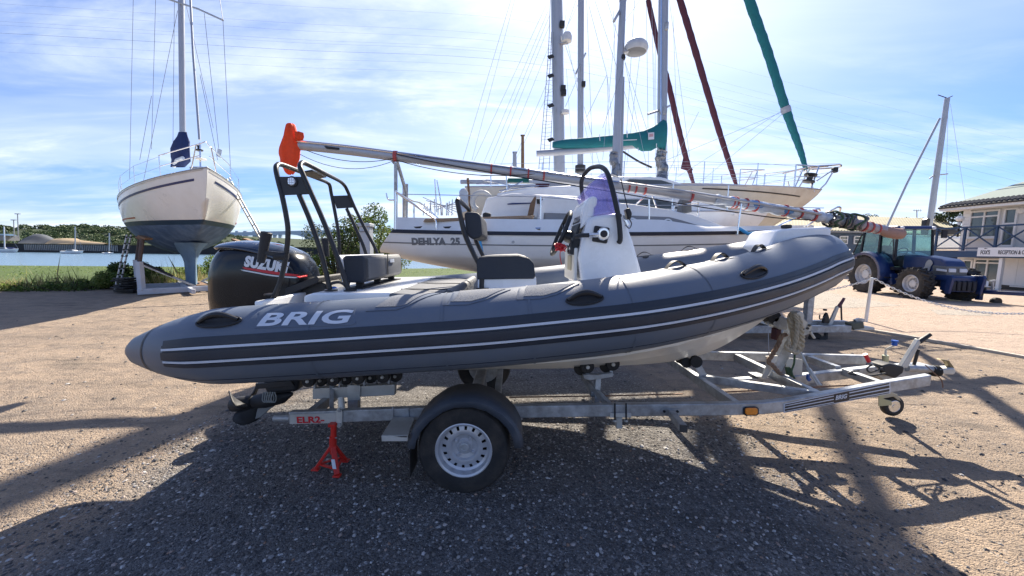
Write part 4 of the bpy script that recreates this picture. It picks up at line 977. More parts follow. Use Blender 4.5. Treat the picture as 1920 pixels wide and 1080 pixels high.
MB().prism(PL([(1143, 774), (1183, 774), (1183, 782), (1143, 782)], YN - .003), (0, -.01, 0)).build('clamp_plate', M_galvp, tra, bevel=.002)
for px in (1153, 1174): tubeo('u_bolt', cat([P(px, 789, YN - .016), P(px, 762, YN - .016), P(px, 757, YN + .0), P(px, 757, YN + .05)], 4), .006, M_black, tra, n=6)
for px in (1153, 1174): MB().lathe([(.014, 0), (.014, .012)], P(px, 787, YN - .016), (0, 0, -1), 6).build('nut', M_galvp, tra)
MB().prism(PL([(1156, 784), (1167, 784), (1167, 804), (1156, 804)], YN + .0), (0, .05, 0)).build('stub_tube', M_galvp, tra, bevel=.002)
# brake rod and cables
tubeo('brake_rod', [P(955, 745, 3.0), P(1150, 742, YC - .1), P(1280, 738.5, YC - .1)], .006, mat('rusty_rod', (.22, .13, .09), .6, metal=.3, var=.4), tra, n=6)
tubeo('brake_rod', [P(1360, 735, YC - .1), P(1445, 731, YC - .1), P(1560, 724, YC - .1), P(1640, 721, YC - .1)], .006, MATS['rusty_rod'], tra, n=6)
# keel roller
kr = MB().lathe([(.02, -.07), (.045, -.065), (.04, -.02), (.034, 0), (.04, .02), (.045, .065), (.02, .07)], P(1281, 676, YC), (0, 1, 0), 18).build('keel_roller', M_rub, tra, smooth=True)
MB().lathe([(.05, 0), (.05, .03)], P(1303, 677, YC - .07), (0, -1, 0), 18).build('keel_roller', M_rub, tra, smooth=True, ang=30)
MB().bar(P(1303, 677, YC - .07), P(1327, 719, YC - .04), .016, .06).build('roller_arm', M_galv, tra, bevel=.003)
MB().box(P(1333, 722, YC), (.08, .10, .10)).build('beam_clamp', M_galv, tra, bevel=.004)
for px in (1337, 1431, 1467): MB().box(P(px, 724, YC - .035), (.014, .008, .10)).build('u_bolt', M_galv, tra)
# winch post, sloping
wp_ = MB().bar(P(1443, 706, YC), P(1498, 600, YC), .085, .085, up=Vector((0, 1, 0))).build('winch_post', M_galv, tra, bevel=.005)
MB().prism(PL([(1436, 668), (1458, 667), (1458, 672), (1442, 700), (1436, 710), (1428, 709), (1437, 690)], YC - .08), (0, .008, 0)).build('post_gusset', M_galvp, tra)
MB().prism(PL([(1475, 671), (1505, 674), (1504, 705), (1474, 703)], YC - .02), (0, .008, 0)).build('number_plate', M_galvp, tra)
MB().prism(PL([(1418, 706), (1436, 706), (1452, 712), (1430, 714)], YC - .06), (0, .12, 0)).build('post_clamp', M_galv, tra, bevel=.004)
# winch: drum, side plates, crank
wn_ = MB().prism(PL([(1483, 588), (1500, 583), (1509, 600), (1523, 612), (1517, 626), (1505, 630), (1490, 622)], YC - .09), (0, .006, 0)).build('winch_frame', M_galvp, tra)
MB().prism(PL([(1483, 588), (1500, 583), (1509, 600), (1523, 612), (1517, 626), (1505, 630), (1490, 622)], YC + .03), (0, .006, 0)).build('winch_plate', M_galvp, wn_)
MB().lathe([(.048, -.05), (.048, .0), (.04, .01), (0, .012)], P(1497, 594, YC - .09), (0, -1, 0), 24).build('winch_drum_cover', M_galvp, wn_, smooth=True, ang=40)
for px, py in ((1505, 616.5), (1514, 615.5), (1517, 610)): MB().lathe([(.011, 0), (.011, .006), (0, .007)], P(px, py, YC - .092), (0, -1, 0), 12).build('winch_bolt', M_black, wn_, smooth=True)
tubeo('winch_crank', [P(1519, 622, YC - .12), P(1527, 634, YC - .12)], .010, M_galvp, wn_, n=8)
MB().lathe([(.03, -.06), (.055, -.05), (.04, 0), (.055, .05), (.03, .06)], P(1445, 594, YC), (0, 1, 0), 18).build('bow_roller', M_rub, tra, smooth=True)
MB().prism(PL([(1452, 598), (1466, 592), (1478, 600), (1476, 618), (1462, 618), (1450, 610)], YC - .06), (0, .12, 0)).build('bow_stop', M_galv, tra, bevel=.006)
MB().box(P(1455, 626, YC - .02), (.05, .06, .10)).build('strap_buckle', mat('dark_red_rubber', (.06, .02, .03), .6), tra, bevel=.008)
tubeo('support_stay', [P(1496, 650, YC), P(1515, 690, YC - .1), P(1537, 723, YC - .25)], .010, M_galvp, tra, n=8)
MB().bar(P(1515, 690, YC - .1), P(1537, 723, YC - .25), .035, .008).build('stay_plate', M_galvp, tra)
tubeo('winch_strap', cat([P(1440, 605, YC - .05), P(1441, 640, YC - .06), P(1442, 665, YC - .08)], 4), .004, M_wirel, tra, n=5)
tubeo('green_cord', cat([P(1490, 655, YC - .09), P(1489, 680, YC - .09), P(1484, 697, YC - .1), P(1490, 710, YC - .12)], 5), .008, mat('green_cord', (.05, .09, .05), .9, var=.3), tra, n=6)
MB().prism(PL([(1475, 690), (1483, 689), (1488, 700), (1486, 708), (1478, 704)], YC - .08), (0, .03, 0)).build('tie_clip', MATS['green_cord'], tra, bevel=.006)
MB().prism(PL([(1515, 702), (1519, 700), (1519, 708), (1523, 712), (1517, 716), (1514, 711)], YC - .12), (0, .02, 0)).build('blue_tag', M_blue, tra, bevel=.004)
# coupling: damper housing, hand brake, red breakaway knob, head
xb2 = P(1690, 680, YC)
Yc_ = YC - .04
MB().prism(PL([(1640, 700), (1690, 690), (1750, 686), (1752, 702), (1700, 712), (1660, 716)], Yc_ + .05), (0, .12, 0)).build('coupling_bed', M_galv, tra, bevel=.006)
MB().prism(PL([(1655, 686), (1670, 682), (1697, 688), (1694, 700), (1680, 710), (1657, 702)], Yc_ - .02), (0, .12, 0)).build('damper_housing', M_bmat, tra, bevel=.012, seg=3)
hb = MB().prism(PL([(1690, 688), (1702, 690), (1727, 642), (1723, 636)], Yc_), (0, .035, 0)).build('brake_lever', M_galvp, tra, bevel=.004)
tubeo('brake_grip', [P(1723, 641, Yc_ + .017), P(1744, 627, Yc_ + .017)], [.020, .016], M_bmat, tra, n=10)
tubeo('gas_strut', [P(1712, 690, Yc_ + .05), P(1722, 655, Yc_ + .04)], .012, M_bmat, tra, n=8)
for i in range(6): pass
tubeo('coupling_shaft', [P(1700, 690, YC), P(1750, 692, YC)], .030, M_galv, tra, n=14)
MB().lathe([(.028, 0), (.046, .01), (.036, .022), (.05, .034), (.038, .046), (.05, .058), (.036, .07), (.028, .08)], P(1744, 695, YC), (1, 0, 0), 16).build('rubber_gaiter', M_rub, tra, smooth=True)
MB().prism(PL([(1764, 692), (1790, 690), (1794, 696), (1790, 703), (1766, 702)], YC - .04), (0, .08, 0)).build('coupling_head', M_galvp, tra, bevel=.012, seg=3)
MB().prism(PL([(1783, 692), (1776, 679), (1764, 675), (1766, 674), (1780, 676), (1790, 690)], YC - .02), (0, .035, 0)).build('coupling_handle', mat('bronze_zinc', (.22, .18, .10), .5, metal=.5), tra, bevel=.003)
tubeo('red_knob', [P(1622, 664, YC - .1), P(1629, 678, YC - .1)], .016, M_redp, tra, n=10)
tubeo('knob_rod', [P(1629, 678, YC - .1), P(1650, 692, YC - .08)], .006, M_galv, tra, n=6)
tubeo('brake_cable', cat([P(1656, 695, YC - .1), P(1640, 684, YC - .12), P(1626, 690, YC - .14), P(1632, 698, YC - .14), P(1655, 690, YC - .12)], 6), .007, M_bmat, tra, n=6)
tubeo('brake_cable', cat([P(1660, 700, YC - .1), P(1625, 705, YC - .14), P(1600, 702, YC - .16), P(1592, 699, YC - .14), P(1610, 695, YC - .1)], 6), .008, M_bmat, tra, n=6)
tubeo('breakaway_cable', cat([P(1735, 684, YC - .05), P(1752, 700, YC - .1), P(1765, 712, YC - .1), P(1768, 727, YC - .1)], 5), .004, MATS['rusty_rod'], tra, n=5)
# jockey wheel
jc = PZ(1671, 779, .0); Yj = jc.y - .03
jw = part_empty('jockey_wheel', tra)
wc2 = P(1672, 760, Yj)
MB().lathe([(.058, -.028), (.085, -.03), (.098, -.02), (.100, 0), (.098, .02), (.085, .03), (.058, .028)], wc2, (0, -1, 0), 28, cap=False).build('tyre', M_rub, jw, smooth=True, ang=50)
MB().lathe([(.060, .026), (.055, .028), (.050, .012), (.025, .010), (.018, .03), (0, .03)], wc2, (0, -1, 0), 24).build('rim', M_chrome, jw, smooth=True, ang=40)
tubeo('jockey_stem', [P(1660, 666, Yj + .02), P(1660, 692, Yj + .02)], .024, M_yel, jw, n=14)
tubeo('jockey_tube', [P(1660, 690, Yj + .02), P(1656, 742, Yj + .02)], .022, M_galv, jw, n=12)
MB().prism(PL([(1648, 735), (1657, 735), (1657, 748), (1672, 752), (1672, 760), (1648, 762)], Yj - .05), (0, .008, 0)).build('wheel_fork', M_yel, jw, bevel=.002)
MB().prism(PL([(1656, 738), (1672, 735), (1684, 740), (1690, 752), (1684, 750), (1676, 744), (1656, 748)], Yj - .04), (0, .08, 0)).build('wheel_cover', mat('cream_guard', (.42, .38, .28), .5), jw, bevel=.006)
tubeo('jockey_crank', [P(1660, 668, Yj + .02), P(1661, 656, Yj + .02), P(1665, 653, Yj), P(1676, 648, Yj - .03)], .009, M_galvp, jw, n=8)
MB().lathe([(.016, 0), (.022, .008), (.018, .03), (.026, .036), (.024, .05), (0, .052)], P(1677, 648, Yj - .03), (0, 0, 1), 14).build('crank_knob', M_blue, jw, smooth=True)

# rope hanging on the winch
def rope(name, pts, r, mt, n=6, twist=38):
    """three laid strands round a centre line"""
    c = cat(pts, n); mb = MB(); L = [0]
    for a, b_ in zip(c, c[1:]): L.append(L[-1] + (b_ - a).length)
    fine = []; ns = max(8, int(L[-1] / (r * .40)))
    for i in range(ns + 1):
        s = L[-1] * i / ns; k = 0
        while k < len(L) - 2 and L[k + 1] < s: k += 1
        fine.append((s, c[k].lerp(c[k + 1], (s - L[k]) / max(1e-9, L[k + 1] - L[k])), (c[k + 1] - c[k]).normalized()))
    for j in range(3):
        q = []
        for s, p, t in fine:
            x, y, _ = basis(t, Vector((.3, 1, .2)).normalized()); a = s / r * .95 + 2 * PI * j / 3
            q.append(p + (x * math.cos(a) + y * math.sin(a)) * r * .58)
        mb.tube(q, r * .60, 6)
    return mb.build(name, mt, None, smooth=True)
Yr = YC - .14
coil = [(1483, 590), (1496, 596), (1501, 615), (1503, 640), (1500, 655), (1490, 648), (1488, 625), (1482, 600), (1487, 592), (1500, 604), (1503, 628), (1496, 655), (1484, 656), (1476, 650), (1481, 646), (1488, 652)]
rp = [P(a, b_, Yr - .035 * math.sin(i * 1.1)) for i, (a, b_) in enumerate(coil)]
o = rope('rope_coil', rp[:9] + rp[11:14], .021, M_rope); tag(o, 'bundle of frayed tan rope hung over the winch of the trailer', 'rope')
coil2 = [(1489, 588), (1494, 603), (1493, 630), (1487, 652), (1478, 655), (1474, 648), (1480, 640)]
o = rope('rope_coil', [P(a, b_, Yr - .06 - .01 * i) for i, (a, b_) in enumerate(coil2)], .016, M_rope); tag(o, 'inner twist of tan rope looped tight against the winch drum', 'rope')
tail = [(1475, 628), (1466, 630), (1458, 648), (1448, 665), (1441, 678), (1448, 684), (1460, 698), (1475, 711)]
o = rope('mooring_rope', [P(a, b_, Yr + .02) for a, b_ in tail], .016, mat('worn_rope', (.24, .16, .11), .9, var=.4, vs=50)); tag(o, 'worn brown rope end tied down the winch post to the centre beam', 'rope')

# red axle stand under the rear rail
stn = thing('axle_stand', 'red tripod axle stand propping the rear end of the boat trailer', 'axle stand', (P(626, 880, YN).x, YN, 0))
Ys = 2.44
top = P(626, 796, Ys); cen = P(624, 830, Ys); gnd = lambda px, py: PZ(px, py, .022)
tubeo('ratchet_post', [top, P(624, 850, Ys)], .019, M_red, stn, n=12)
MB().box(top + Vector((0, 0, .006)), (.05, .07, .02)).build('saddle', M_red, stn, bevel=.003)
tubeo('collar', [P(624.5, 818, Ys), P(624, 845, Ys)], .024, M_red, stn, n=12)
feet = [gnd(592, 878), gnd(632, 890), gnd(648, 862)]
ctop = P(624, 832, Ys)
for f in feet:
    lg_ = MB().bar(ctop + (f - ctop) * .08, f, .034, .020).build('leg', M_red, stn, bevel=.004)
    MB().box(f + Vector((0, 0, -.006)), (.05, .04, .012)).build('foot', M_red, lg_, bevel=.004)
for a, b_ in ((0, 1), (1, 2), (0, 2)): MB().bar(ctop.lerp(feet[a], .82), ctop.lerp(feet[b_], .82), .016, .010).build('cross_strut', M_red, stn)
tubeo('locking_pin', [P(613, 821, Ys - .01), P(632, 821, Ys - .01)], .004, M_galv, stn, n=6)
MB().prism([ctop.lerp(feet[1], .45) + Vector((-.012, -.024, 0)), ctop.lerp(feet[1], .45) + Vector((.012, -.024, 0)), ctop.lerp(feet[1], .75) + Vector((.014, -.024, 0)), ctop.lerp(feet[1], .75) + Vector((-.010, -.024, 0))], (0, -.002, 0)).build('rating_label', M_wlogo, stn)
# ================================================================ sailing boats
def W_frame(org, head):
    h = Vector((head[0], head[1], 0)).normalized(); l = Vector((-h.y, h.x, 0)); org = Vector(org)
    return lambda x, y, z: org + h * x + l * y + Vector((0, 0, z))
def pw(v, e): return math.copysign(abs(v) ** e, v)
class Yacht:
    """x: 0 stern .. L bow, y: to port, z: 0 at the waterline"""
    def __init__(s, W, L, B, fb, fs, dc, rb=.9, rs=-.3, tr=.62, full=.62, low=0.9):
        s.W, s.L, s.B, s.fb, s.fs, s.dc, s.rb, s.rs, s.tr, s.full, s.low = W, L, B, fb, fs, dc, rb, rs, tr, full, low
    def bh(s, t):
        if t < .42: f = s.tr + (1 - s.tr) * math.sin(PI / 2 * t / .42)
        else: f = 1 - ((t - .42) / .58) ** 2.3
        return max(.002, s.B / 2 * f)
    def sh(s, t): return s.fs + (s.fb - s.fs) * t ** 1.7 - .06 * math.sin(PI * t)
    def dp(s, t):
        if t > .5: return -s.dc * (1 - ((t - .5) / .5) ** 2.4) - .03
        return -s.dc * (1 - ((.5 - t) / .5) ** 2.0 * 1.08)
    def pt(s, t, z, side):
        sh = s.sh(t); d = s.dp(t); q = max(0.0, min(1.0, (sh - z) / (sh - d))); lw = max(0, -z / s.dc)
        beta = 1.15; th = math.asin(min(1, q ** (1 / beta)))
        f = max(0, (t - .5) / .5); al = s.full + (1.05 - s.full) * f + s.low * .75 * lw
        y = s.bh(t) * max(0, math.cos(th)) ** al
        hq = (sh - z) / (sh + .001)
        xb = s.L - s.rb * min(1.6, max(0, (s.fb - z)) / s.fb) ** 1.25; xs = s.rs * max(0, (s.fs - z)) / s.fs
        return s.W(xs + t * (xb - xs), side * y, z)
    def hull(s, parent, top, boot, anti, bw=.10, nt=44):
        rows = []; mi = []
        zs_n = [9, 1, 9]
        for side in (1, -1):
            pass
        cols = []
        for i in range(nt + 1):
            t = (i / nt) ** .9; sh = s.sh(t); d = s.dp(t); z0 = min(sh, 0.0); zb = -bw; col = []
            zz_ = [sh + (0 - sh) * k / 9 for k in range(10)] + [max(zb, d)] + [max(zb, d) + (d - max(zb, d)) * (k / 9) ** .8 for k in range(1, 10)]
            zz_ = [max(z, d) for z in zz_]
            cols.append([s.pt(t, z, 1) for z in zz_] + [s.pt(t, z, -1) for z in reversed(zz_[:-1])])
        mb = MB().grid(cols); nc = len(cols[0]) - 1; k = nc // 2
        mb.mi = []
        for i in range(nt):
            for j in range(nc):
                jj = j if j < k + 0 else nc - 1 - j
                mb.mi.append(0 if jj < 9 else (1 if jj < 10 else 2))
        mb.f.append(tuple(range(nc + 1))); mb.mi.append(0)
        o = mb.build('hull', [top, boot, anti], parent, smooth=True, ang=50)
        bm = bmesh.new(); bm.from_mesh(o.data); bmesh.ops.remove_doubles(bm, verts=bm.verts, dist=.003); bm.to_mesh(o.data); bm.free()
        return o
    def band(s, name, parent, mt, t0, t1, zf0, zf1, sides=(1, -1), off=.012, n=40):
        """stripe between two heights (functions of t, or numbers)"""
        g = lambda f, t: f(t) if callable(f) else f
        for side in sides:
            rows = []
            for i in range(n + 1):
                t = t0 + (t1 - t0) * i / n; r_ = []
                for k in range(3):
                    z = g(zf0, t) + (g(zf1, t) - g(zf0, t)) * k / 2
                    p = s.pt(t, z, side); c = s.W(t * s.L, 0, z); n_ = (p - c); n_.z = 0
                    n_ = n_.normalized() if n_.length > 1e-4 else Vector((0, 0, 0)); r_.append(p + n_ * off)
                rows.append(r_)
            MB().grid(rows).build(name, mt, parent, smooth=True)
    def deck(s, parent, mt, n=30, up=.02, inset=0.01):
        rows = []
        for i in range(n + 1):
            t = i / n; z = s.sh(t); a, b_ = s.pt(t, z, 1), s.pt(t, z, -1); c = (a + b_) / 2 + Vector((0, 0, .06))
            rows.append([a, a.lerp(c, .5) + Vector((0, 0, .02)), c, b_.lerp(c, .5) + Vector((0, 0, .02)), b_])
        return MB().grid(rows).build('deck', mt, parent, smooth=True)
    def toerail(s, parent, mt, h=.045, w_=.03):
        for side in (1, -1):
            pts = [s.pt(i / 30, s.sh(i / 30), side) + Vector((0, 0, h / 2)) for i in range(31)]
            MB().tube(pts, w_ / 2 + .006, 4).build('toe_rail', mt, parent)
    def edge(s, t, side, up=0, inn=.0):
        p = s.pt(t, s.sh(t), side); c = s.W(t * s.L, 0, s.sh(t)); v = c - p; v.z = 0
        if v.length > 1e-3: p = p + v.normalized() * min(inn, v.length)
        return p + Vector((0, 0, up))
    def fin(s, parent, mt, x0, x1, zbot, xb0, xb1, th0=.2, th1=.09, ztop=None):
        rows = []
        for k in range(9):
            f = k / 8; z = (ztop if ztop is not None else -s.dc * .75) + (zbot - (ztop if ztop is not None else -s.dc * .75)) * f
            g = f ** .6; a = x0 + (xb0 - x0) * g; b_ = x1 + (xb1 - x1) * g; th = th0 + (th1 - th0) * min(1, f * 2.2) ** .7
            r_ = []
            for j in range(20):
                u = j / 20 * 2 * PI; xx = (1 - math.cos(u)) / 2; yy = math.sin(u) * (abs(math.sin(u / 2)) ** .3 if u < PI else abs(math.sin(u / 2)) ** .3)
                r_.append(s.W(a + (b_ - a) * xx, th * yy * (.55 + .45 * math.sin(PI * min(1, xx * 1.0))), z))
            rows.append(r_)
        mb = MB().grid(rows, closev=True); N = len(mb.v); mb.f.append(tuple(N - 1 - k for k in range(20))); mb.mi.append(0)
        return mb.build('keel', mt, parent, smooth=True, ang=60)
    def pulpit(s, parent, t0=.86, h=.6, mt=None, r=.014, over=.08, tn=3):
        mt = mt or M_chrome
        A = [s.edge(t0, 1, h, .05), s.edge((t0 + 1) / 2, 1, h + .02, .05), s.edge(.985, 1, h + .04, 0), s.W(s.L + over, 0, s.fb + h + .05), s.edge(.985, -1, h + .04, 0), s.edge((t0 + 1) / 2, -1, h + .02, .05), s.edge(t0, -1, h, .05)]
        pp = tubeo('pulpit', cat(A, 5), r, mt, parent)
        mid = [p - Vector((0, 0, h * .48)) for p in A]
        tubeo('pulpit_rail', cat(mid[:3], 4), r * .8, mt, pp); tubeo('pulpit_rail', cat(mid[4:], 4), r * .8, mt, pp)
        for side in (1, -1):
            tubeo('pulpit_leg', [s.edge(t0, side, 0, .05), s.edge(t0, side, h, .05)], r, mt, pp)
            tubeo('pulpit_leg', [s.edge(.95, side, 0, .03), s.edge(.975, side, h + .03, .0)], r, mt, pp)
        return pp
    def guard(s, parent, ts, h=.58, ends=(.86, .02), side=(1, -1), mt=None):
        for sd_ in side:
            pts = []
            for t in ts:
                tubeo('stanchion', [s.edge(t, sd_, 0, .05), s.edge(t, sd_, h, .05)], .012, mt or M_chrome, parent, n=6); pts.append(t)
            seq = [ends[1]] + sorted(ts) + [ends[0]]
            for a, b_ in zip(seq, seq[1:]):
                for hh in (h - .01, h * .5): MB().tube([s.edge(a, sd_, hh, .05), s.edge(b_, sd_, hh, .05)], .0045, 4).build('guard_wire', M_wirel, parent)
def mast(name, parent, base, top, r, mt=None, ry=None):
    mt = mt or M_mast; base = Vector(base); top = Vector(top)
    return MB().tube([base, base.lerp(top, .5), top], [r, r, r * .85], 14).build(name, mt, parent, smooth=True)
def wire(parent, a, b_, r=.005, mt=None, name='rigging_wire'): return MB().tube([a, b_], r, 4).build(name, mt or M_wire, parent)

M_white = mat('hull_white', (0.80, 0.80, 0.79), 0.28, var=.05, vs=1.2, coat=.2, dirt=(.58, .54, .47), dirt_amt=.30, dirt_s=1.3)
M_cream = mat('hull_cream', (0.66, 0.62, 0.52), 0.4, var=.07, vs=1.5, dirt=(.33, .20, .09), dirt_amt=.40, dirt_s=1.1)
M_deckw = mat('deck_white', (0.80, 0.81, 0.81), 0.45, var=.06, vs=2, dirt=(.38, .36, .33), dirt_amt=.3, dirt_s=2)
M_greyb = mat('window_band', (0.22, 0.225, 0.235), 0.4, var=.08)
M_anti = mat('antifoul_blue', (0.050, 0.095, 0.185), 0.75, var=.25, vs=2.2, bump=.2, bs=30, dirt=(.17, .25, .38), dirt_amt=.8, dirt_s=1.8)
M_boot = mat('boot_top_teal', (0.012, 0.040, 0.085), 0.5, var=.2, vs=3)
M_antin = mat('antifoul_navy', (0.02, 0.03, 0.06), 0.75, var=.25, vs=2)
M_keelp = mat('keel_primer', (0.10, 0.17, 0.25), 0.75, var=.25, vs=3, bump=.2, bs=30, dirt=(.20, .30, .40), dirt_amt=.6, dirt_s=2)

# ---- white sloop on a cradle, left
lb = thing('sailing_yacht', 'white sailing yacht with teal underwater hull standing bow-on in a cradle', 'sailboat', (-11.6, 13, 0))
hd = Vector((.733, -.68, 0)).normalized(); LZ = 2.30
Wl = W_frame(Vector((-11.38, 13, LZ)) - hd * 5.0, hd)
Y1 = Yacht(Wl, 9.6, 3.2, 1.27, .70, 1.05, rb=1.0, rs=-.4, tr=.66, full=.50)
hl = Y1.hull(lb, M_white, M_boot, M_anti, bw=.13)
Y1.band('cove_stripe', lb, M_navyline, .06, .965, lambda t: Y1.sh(t) - .20, lambda t: Y1.sh(t) - .26)
Y1.band('boot_stripe', lb, M_redline, .10, .66, .115, .075)
Y1.band('rubbing_strake', lb, M_alu, 0, .99, lambda t: Y1.sh(t) + .0, lambda t: Y1.sh(t) - .035, off=.02)
Y1.deck(lb, M_deckw); Y1.toerail(lb, M_alu)
Y1.fin(lb, M_keelp, 3.2, 6.9, -2.05, 3.9, 6.0, .55, .15, ztop=-.65)
MB().box(Wl(4.8, 0, -2.06), (1.9, .26, .06), Matrix.Rotation(math.atan2(hd.y, hd.x), 3, 'Z')).build('keel_base', M_antin, lb)
Y1.pulpit(lb, .84, .60); Y1.guard(lb, [.70, .54, .38, .22], ends=(.84, .04))
# coachroof
rows = []
for x, hw, h in ((2.6, 1.0, 0), (2.7, 1.0, .42), (5.0, .95, .45), (6.6, .65, .30), (7.6, .35, .05)):
    rows.append([Wl(x, -hw, .72), Wl(x, -hw * .92, .74 + h), Wl(x, 0, .8 + h * 1.1), Wl(x, hw * .92, .74 + h), Wl(x, hw, .72)])
MB().grid(rows).build('coachroof', M_deckw, lb, smooth=True, ang=40)
mb_ = Wl(5.3, 0, 1.3); mt_ = P(336, -420, mb_.y + .4)
mb_ = P(343, 300, 13.0 - .2); mt_ = P(334, -560, 13.3)
m1_ = mast('mast', lb, mb_, mt_, .085)
MB().tube([P(341, 255, 12.9), P(342, 262, 12.86), P(342, 270, 12.86)], .10, 10).build('mast_collar', M_navy, lb, smooth=True)
# spreaders, seen against the sky
tubeo('spreader', [P(308, -4, 13.0), P(338, 6, 12.9), P(372, 17, 12.5), P(418, 38, 12.1)], .028, M_mast, lb, n=6)
hd_ = P(334, -560, 13.3)
for a, b_ in (((418, 38, 12.1), (433, 330, 12.2)), ((390, -150, 12.5), (418, 38, 12.1)), ((383, 25, 12.4), (410, 278, 12.4)), ((250, -10, 13.6), (243, 335, 13.6)), ((292, -10, 13.5), (284, 280, 13.4)), ((284, 180, 13.4), (262, 300, 13.3)), ((333, 20, 13), (268, 345, 13.2)), ((327, 0, 13), (324, 300, 13.2)), ((375, 140, 12.6), (408, 300, 12.5)), ((336, -50, 12.9), (400, 240, 12.5))):
    wire(lb, P(*a), P(*b_), .008)
# furled headsail spar and drum in front of the mast
fs_ = MB().tube([P(355, -40, 11.9), P(362, 100, 11.4), P(374, 262, 10.7)], .028, 8).build('furler_foil', M_mast, lb, smooth=True)
MB().lathe([(.05, 0), (.09, .02), (.09, .05), (.04, .07), (.05, .16)], P(374, 284, 10.6), (0, 0, 1), 14).build('furling_drum', M_black, lb, smooth=True)
tubeo('forestay_fitting', [P(375, 268, 10.6), P(376, 313, 10.5)], .022, M_chrome, lb)
MB().lathe([(.10, 0), (.14, .02), (.10, .05), (.03, .06)], P(377, 300, 10.5), (0, 0, 1), 14).build('anchor_light', M_galvp, lb, smooth=True)
MB().prism([P(368, 314, 10.42), P(390, 314, 10.35), P(388, 324, 10.35), P(370, 324, 10.42)], (-.1, -.12, 0)).build('stem_fitting', M_galv, lb, bevel=.02)
tubeo('stem_line', [P(379, 322, 10.3), P(375, 360, 10.45), P(373, 402, 10.6)], .010, mat('stain', (.25, .22, .2), .7), lb, n=5)
# blue sail bag lashed on the foredeck
rows = []
for py, l, r, d in ((248, 338, 347, .10), (256, 336, 350, .2), (266, 327, 352, .30), (280, 323, 353, .34), (294, 325, 356, .34), (302, 324, 354, .28), (313, 324, 345, .16)):
    a, b_ = P(l, py, 11.6), P(r, py, 11.5); c = (a + b_) / 2; hw = (b_ - a).length / 2; vd = ray(340, 280); vd.z = 0; vd.normalize()
    rows.append([c + Vector((hw * math.cos(q) * (1 + .12 * math.sin(3 * q + py)), 0, 0)) + vd * d * .6 * math.sin(q) for q in [2 * PI * k / 18 for k in range(18)]])
MB().grid(rows, closev=True).build('sail_bag', M_navy, lb, smooth=True, ang=70)
MB().tube([P(326, 312, 11.6), P(332, 300, 11.4), P(343, 296, 11.3)], .05, 8).build('sail_foot', M_sail, lb, smooth=True)
MB().prism(PL([(408, 278), (416, 281), (413, 296), (406, 292)], 11.0), (0, .01, 0)).build('name_dodger', M_sail, lb)
# ---- cradle
cr = thing('boat_cradle', 'white painted steel cradle with dark screw posts under the white yacht', 'boat cradle', (-11.6, 13, 0))
M_cradle = mat('cradle_paint', (.52, .55, .60), .5, var=.15, vs=6, dirt=(.22, .15, .10), dirt_amt=.5, dirt_s=3)
Wc = W_frame((-11.15, 13, 0), hd)
for x in (-.95, .95): MB().bar(Wc(x, -1.55, .12), Wc(x, 1.75, .12), .14, .18).build('base_beam', M_cradle, cr, bevel=.01)
for y in (-.35, .35): MB().bar(Wc(-2.0, y, .13), Wc(2.0, y, .13), .10, .14).build('base_rail', M_cradle, cr, bevel=.01)
for x in (-.95, .95):
    for y in (-1.45, 1.55):
        MB().bar(Wc(x, y, .15), Wc(x * 1.02, y, 1.05), .14, .14).build('post', M_cradle, cr, bevel=.01)
        MB().tube([Wc(x, y, 1.0), Wc(x, y * .92, 1.75)], .055, 10).build('screw_post', mat('rusty_screw', (.10, .07, .06), .8, var=.3, vs=12), cr, smooth=True)
        MB().box(Wc(x, y * .88, 1.78), (.24, .24, .06), Matrix.Rotation(R(20), 3, 'Y')).build('hull_pad', M_wood, cr)
        MB().bar(Wc(x, y * .97, .95), Wc(x, y * .12, .2), .06, .06).build('brace', M_galv, cr)
        tubeo('brace_screw', [Wc(x, y * .96, 1.0), Wc(x, y * .5, .56)], .04, M_black, cr)
MB().box(Wc(0, 0, .215), (1.9, .3, .05), Matrix.Rotation(math.atan2(hd.y, hd.x), 3, 'Z')).build('keel_plank', M_wood, cr)
# ---- ladders
def ladder(name, label, a, b_, wdir, wid, n, mt, joints=None):
    t = thing(name, label, 'ladder', tuple(a)); a = Vector(a); b_ = Vector(b_); wv = Vector(wdir).normalized() * wid
    for k in (0, 1): MB().tube([a + wv * k, b_ + wv * k], .024, 8).build('stile', mt, t, smooth=True)
    for i in range(n):
        f = (i + .5) / n; MB().tube([a.lerp(b_, f), a.lerp(b_, f) + wv], .016, 6).build('rung', mt, t)
        if joints:
            for k in (0, 1): MB().lathe([(.032, 0), (.032, .05)], a.lerp(b_, f) + wv * k, (b_ - a), 8).build('joint_collar', joints, t)
    return t
g0 = PZ(215, 545, 0.02)
ladder('telescopic_ladder', 'aluminium telescopic ladder with black collars leaning on the yacht by the black mat pile', g0, P(238, 440, g0.y + .1), (1, .35, 0), .11, 9, M_alu, M_black)
g1 = P(545, 552, 11.0); 
ladder('aluminium_ladder', 'long aluminium ladder leaning against the far side of the white yacht', g1, P(425, 336, 12.4), (1, -.3, .35), .12, 13, mat('old_aluminium', (.36, .36, .34), .5, metal=.3))
# ---- pile of old mats
pm = thing('mat_pile', 'low pile of black rubber mats beside the cradle foot', 'rubber mats', tuple(PZ(240, 548, 0)))
c0 = PZ(241, 549, 0)
for i in range(7):
    MB().box(c0 + Vector((.06 * math.sin(i * 2.1), .05 * math.cos(i * 1.7), .05 + .07 * i)), (.62 - .03 * i, .45, .05), Matrix.Rotation(R(14 * math.sin(i * 2.7)), 3, 'Z') @ Matrix.Rotation(R(3 * math.sin(i)), 3, 'X')).build('mat', M_rub, pm, bevel=.015)

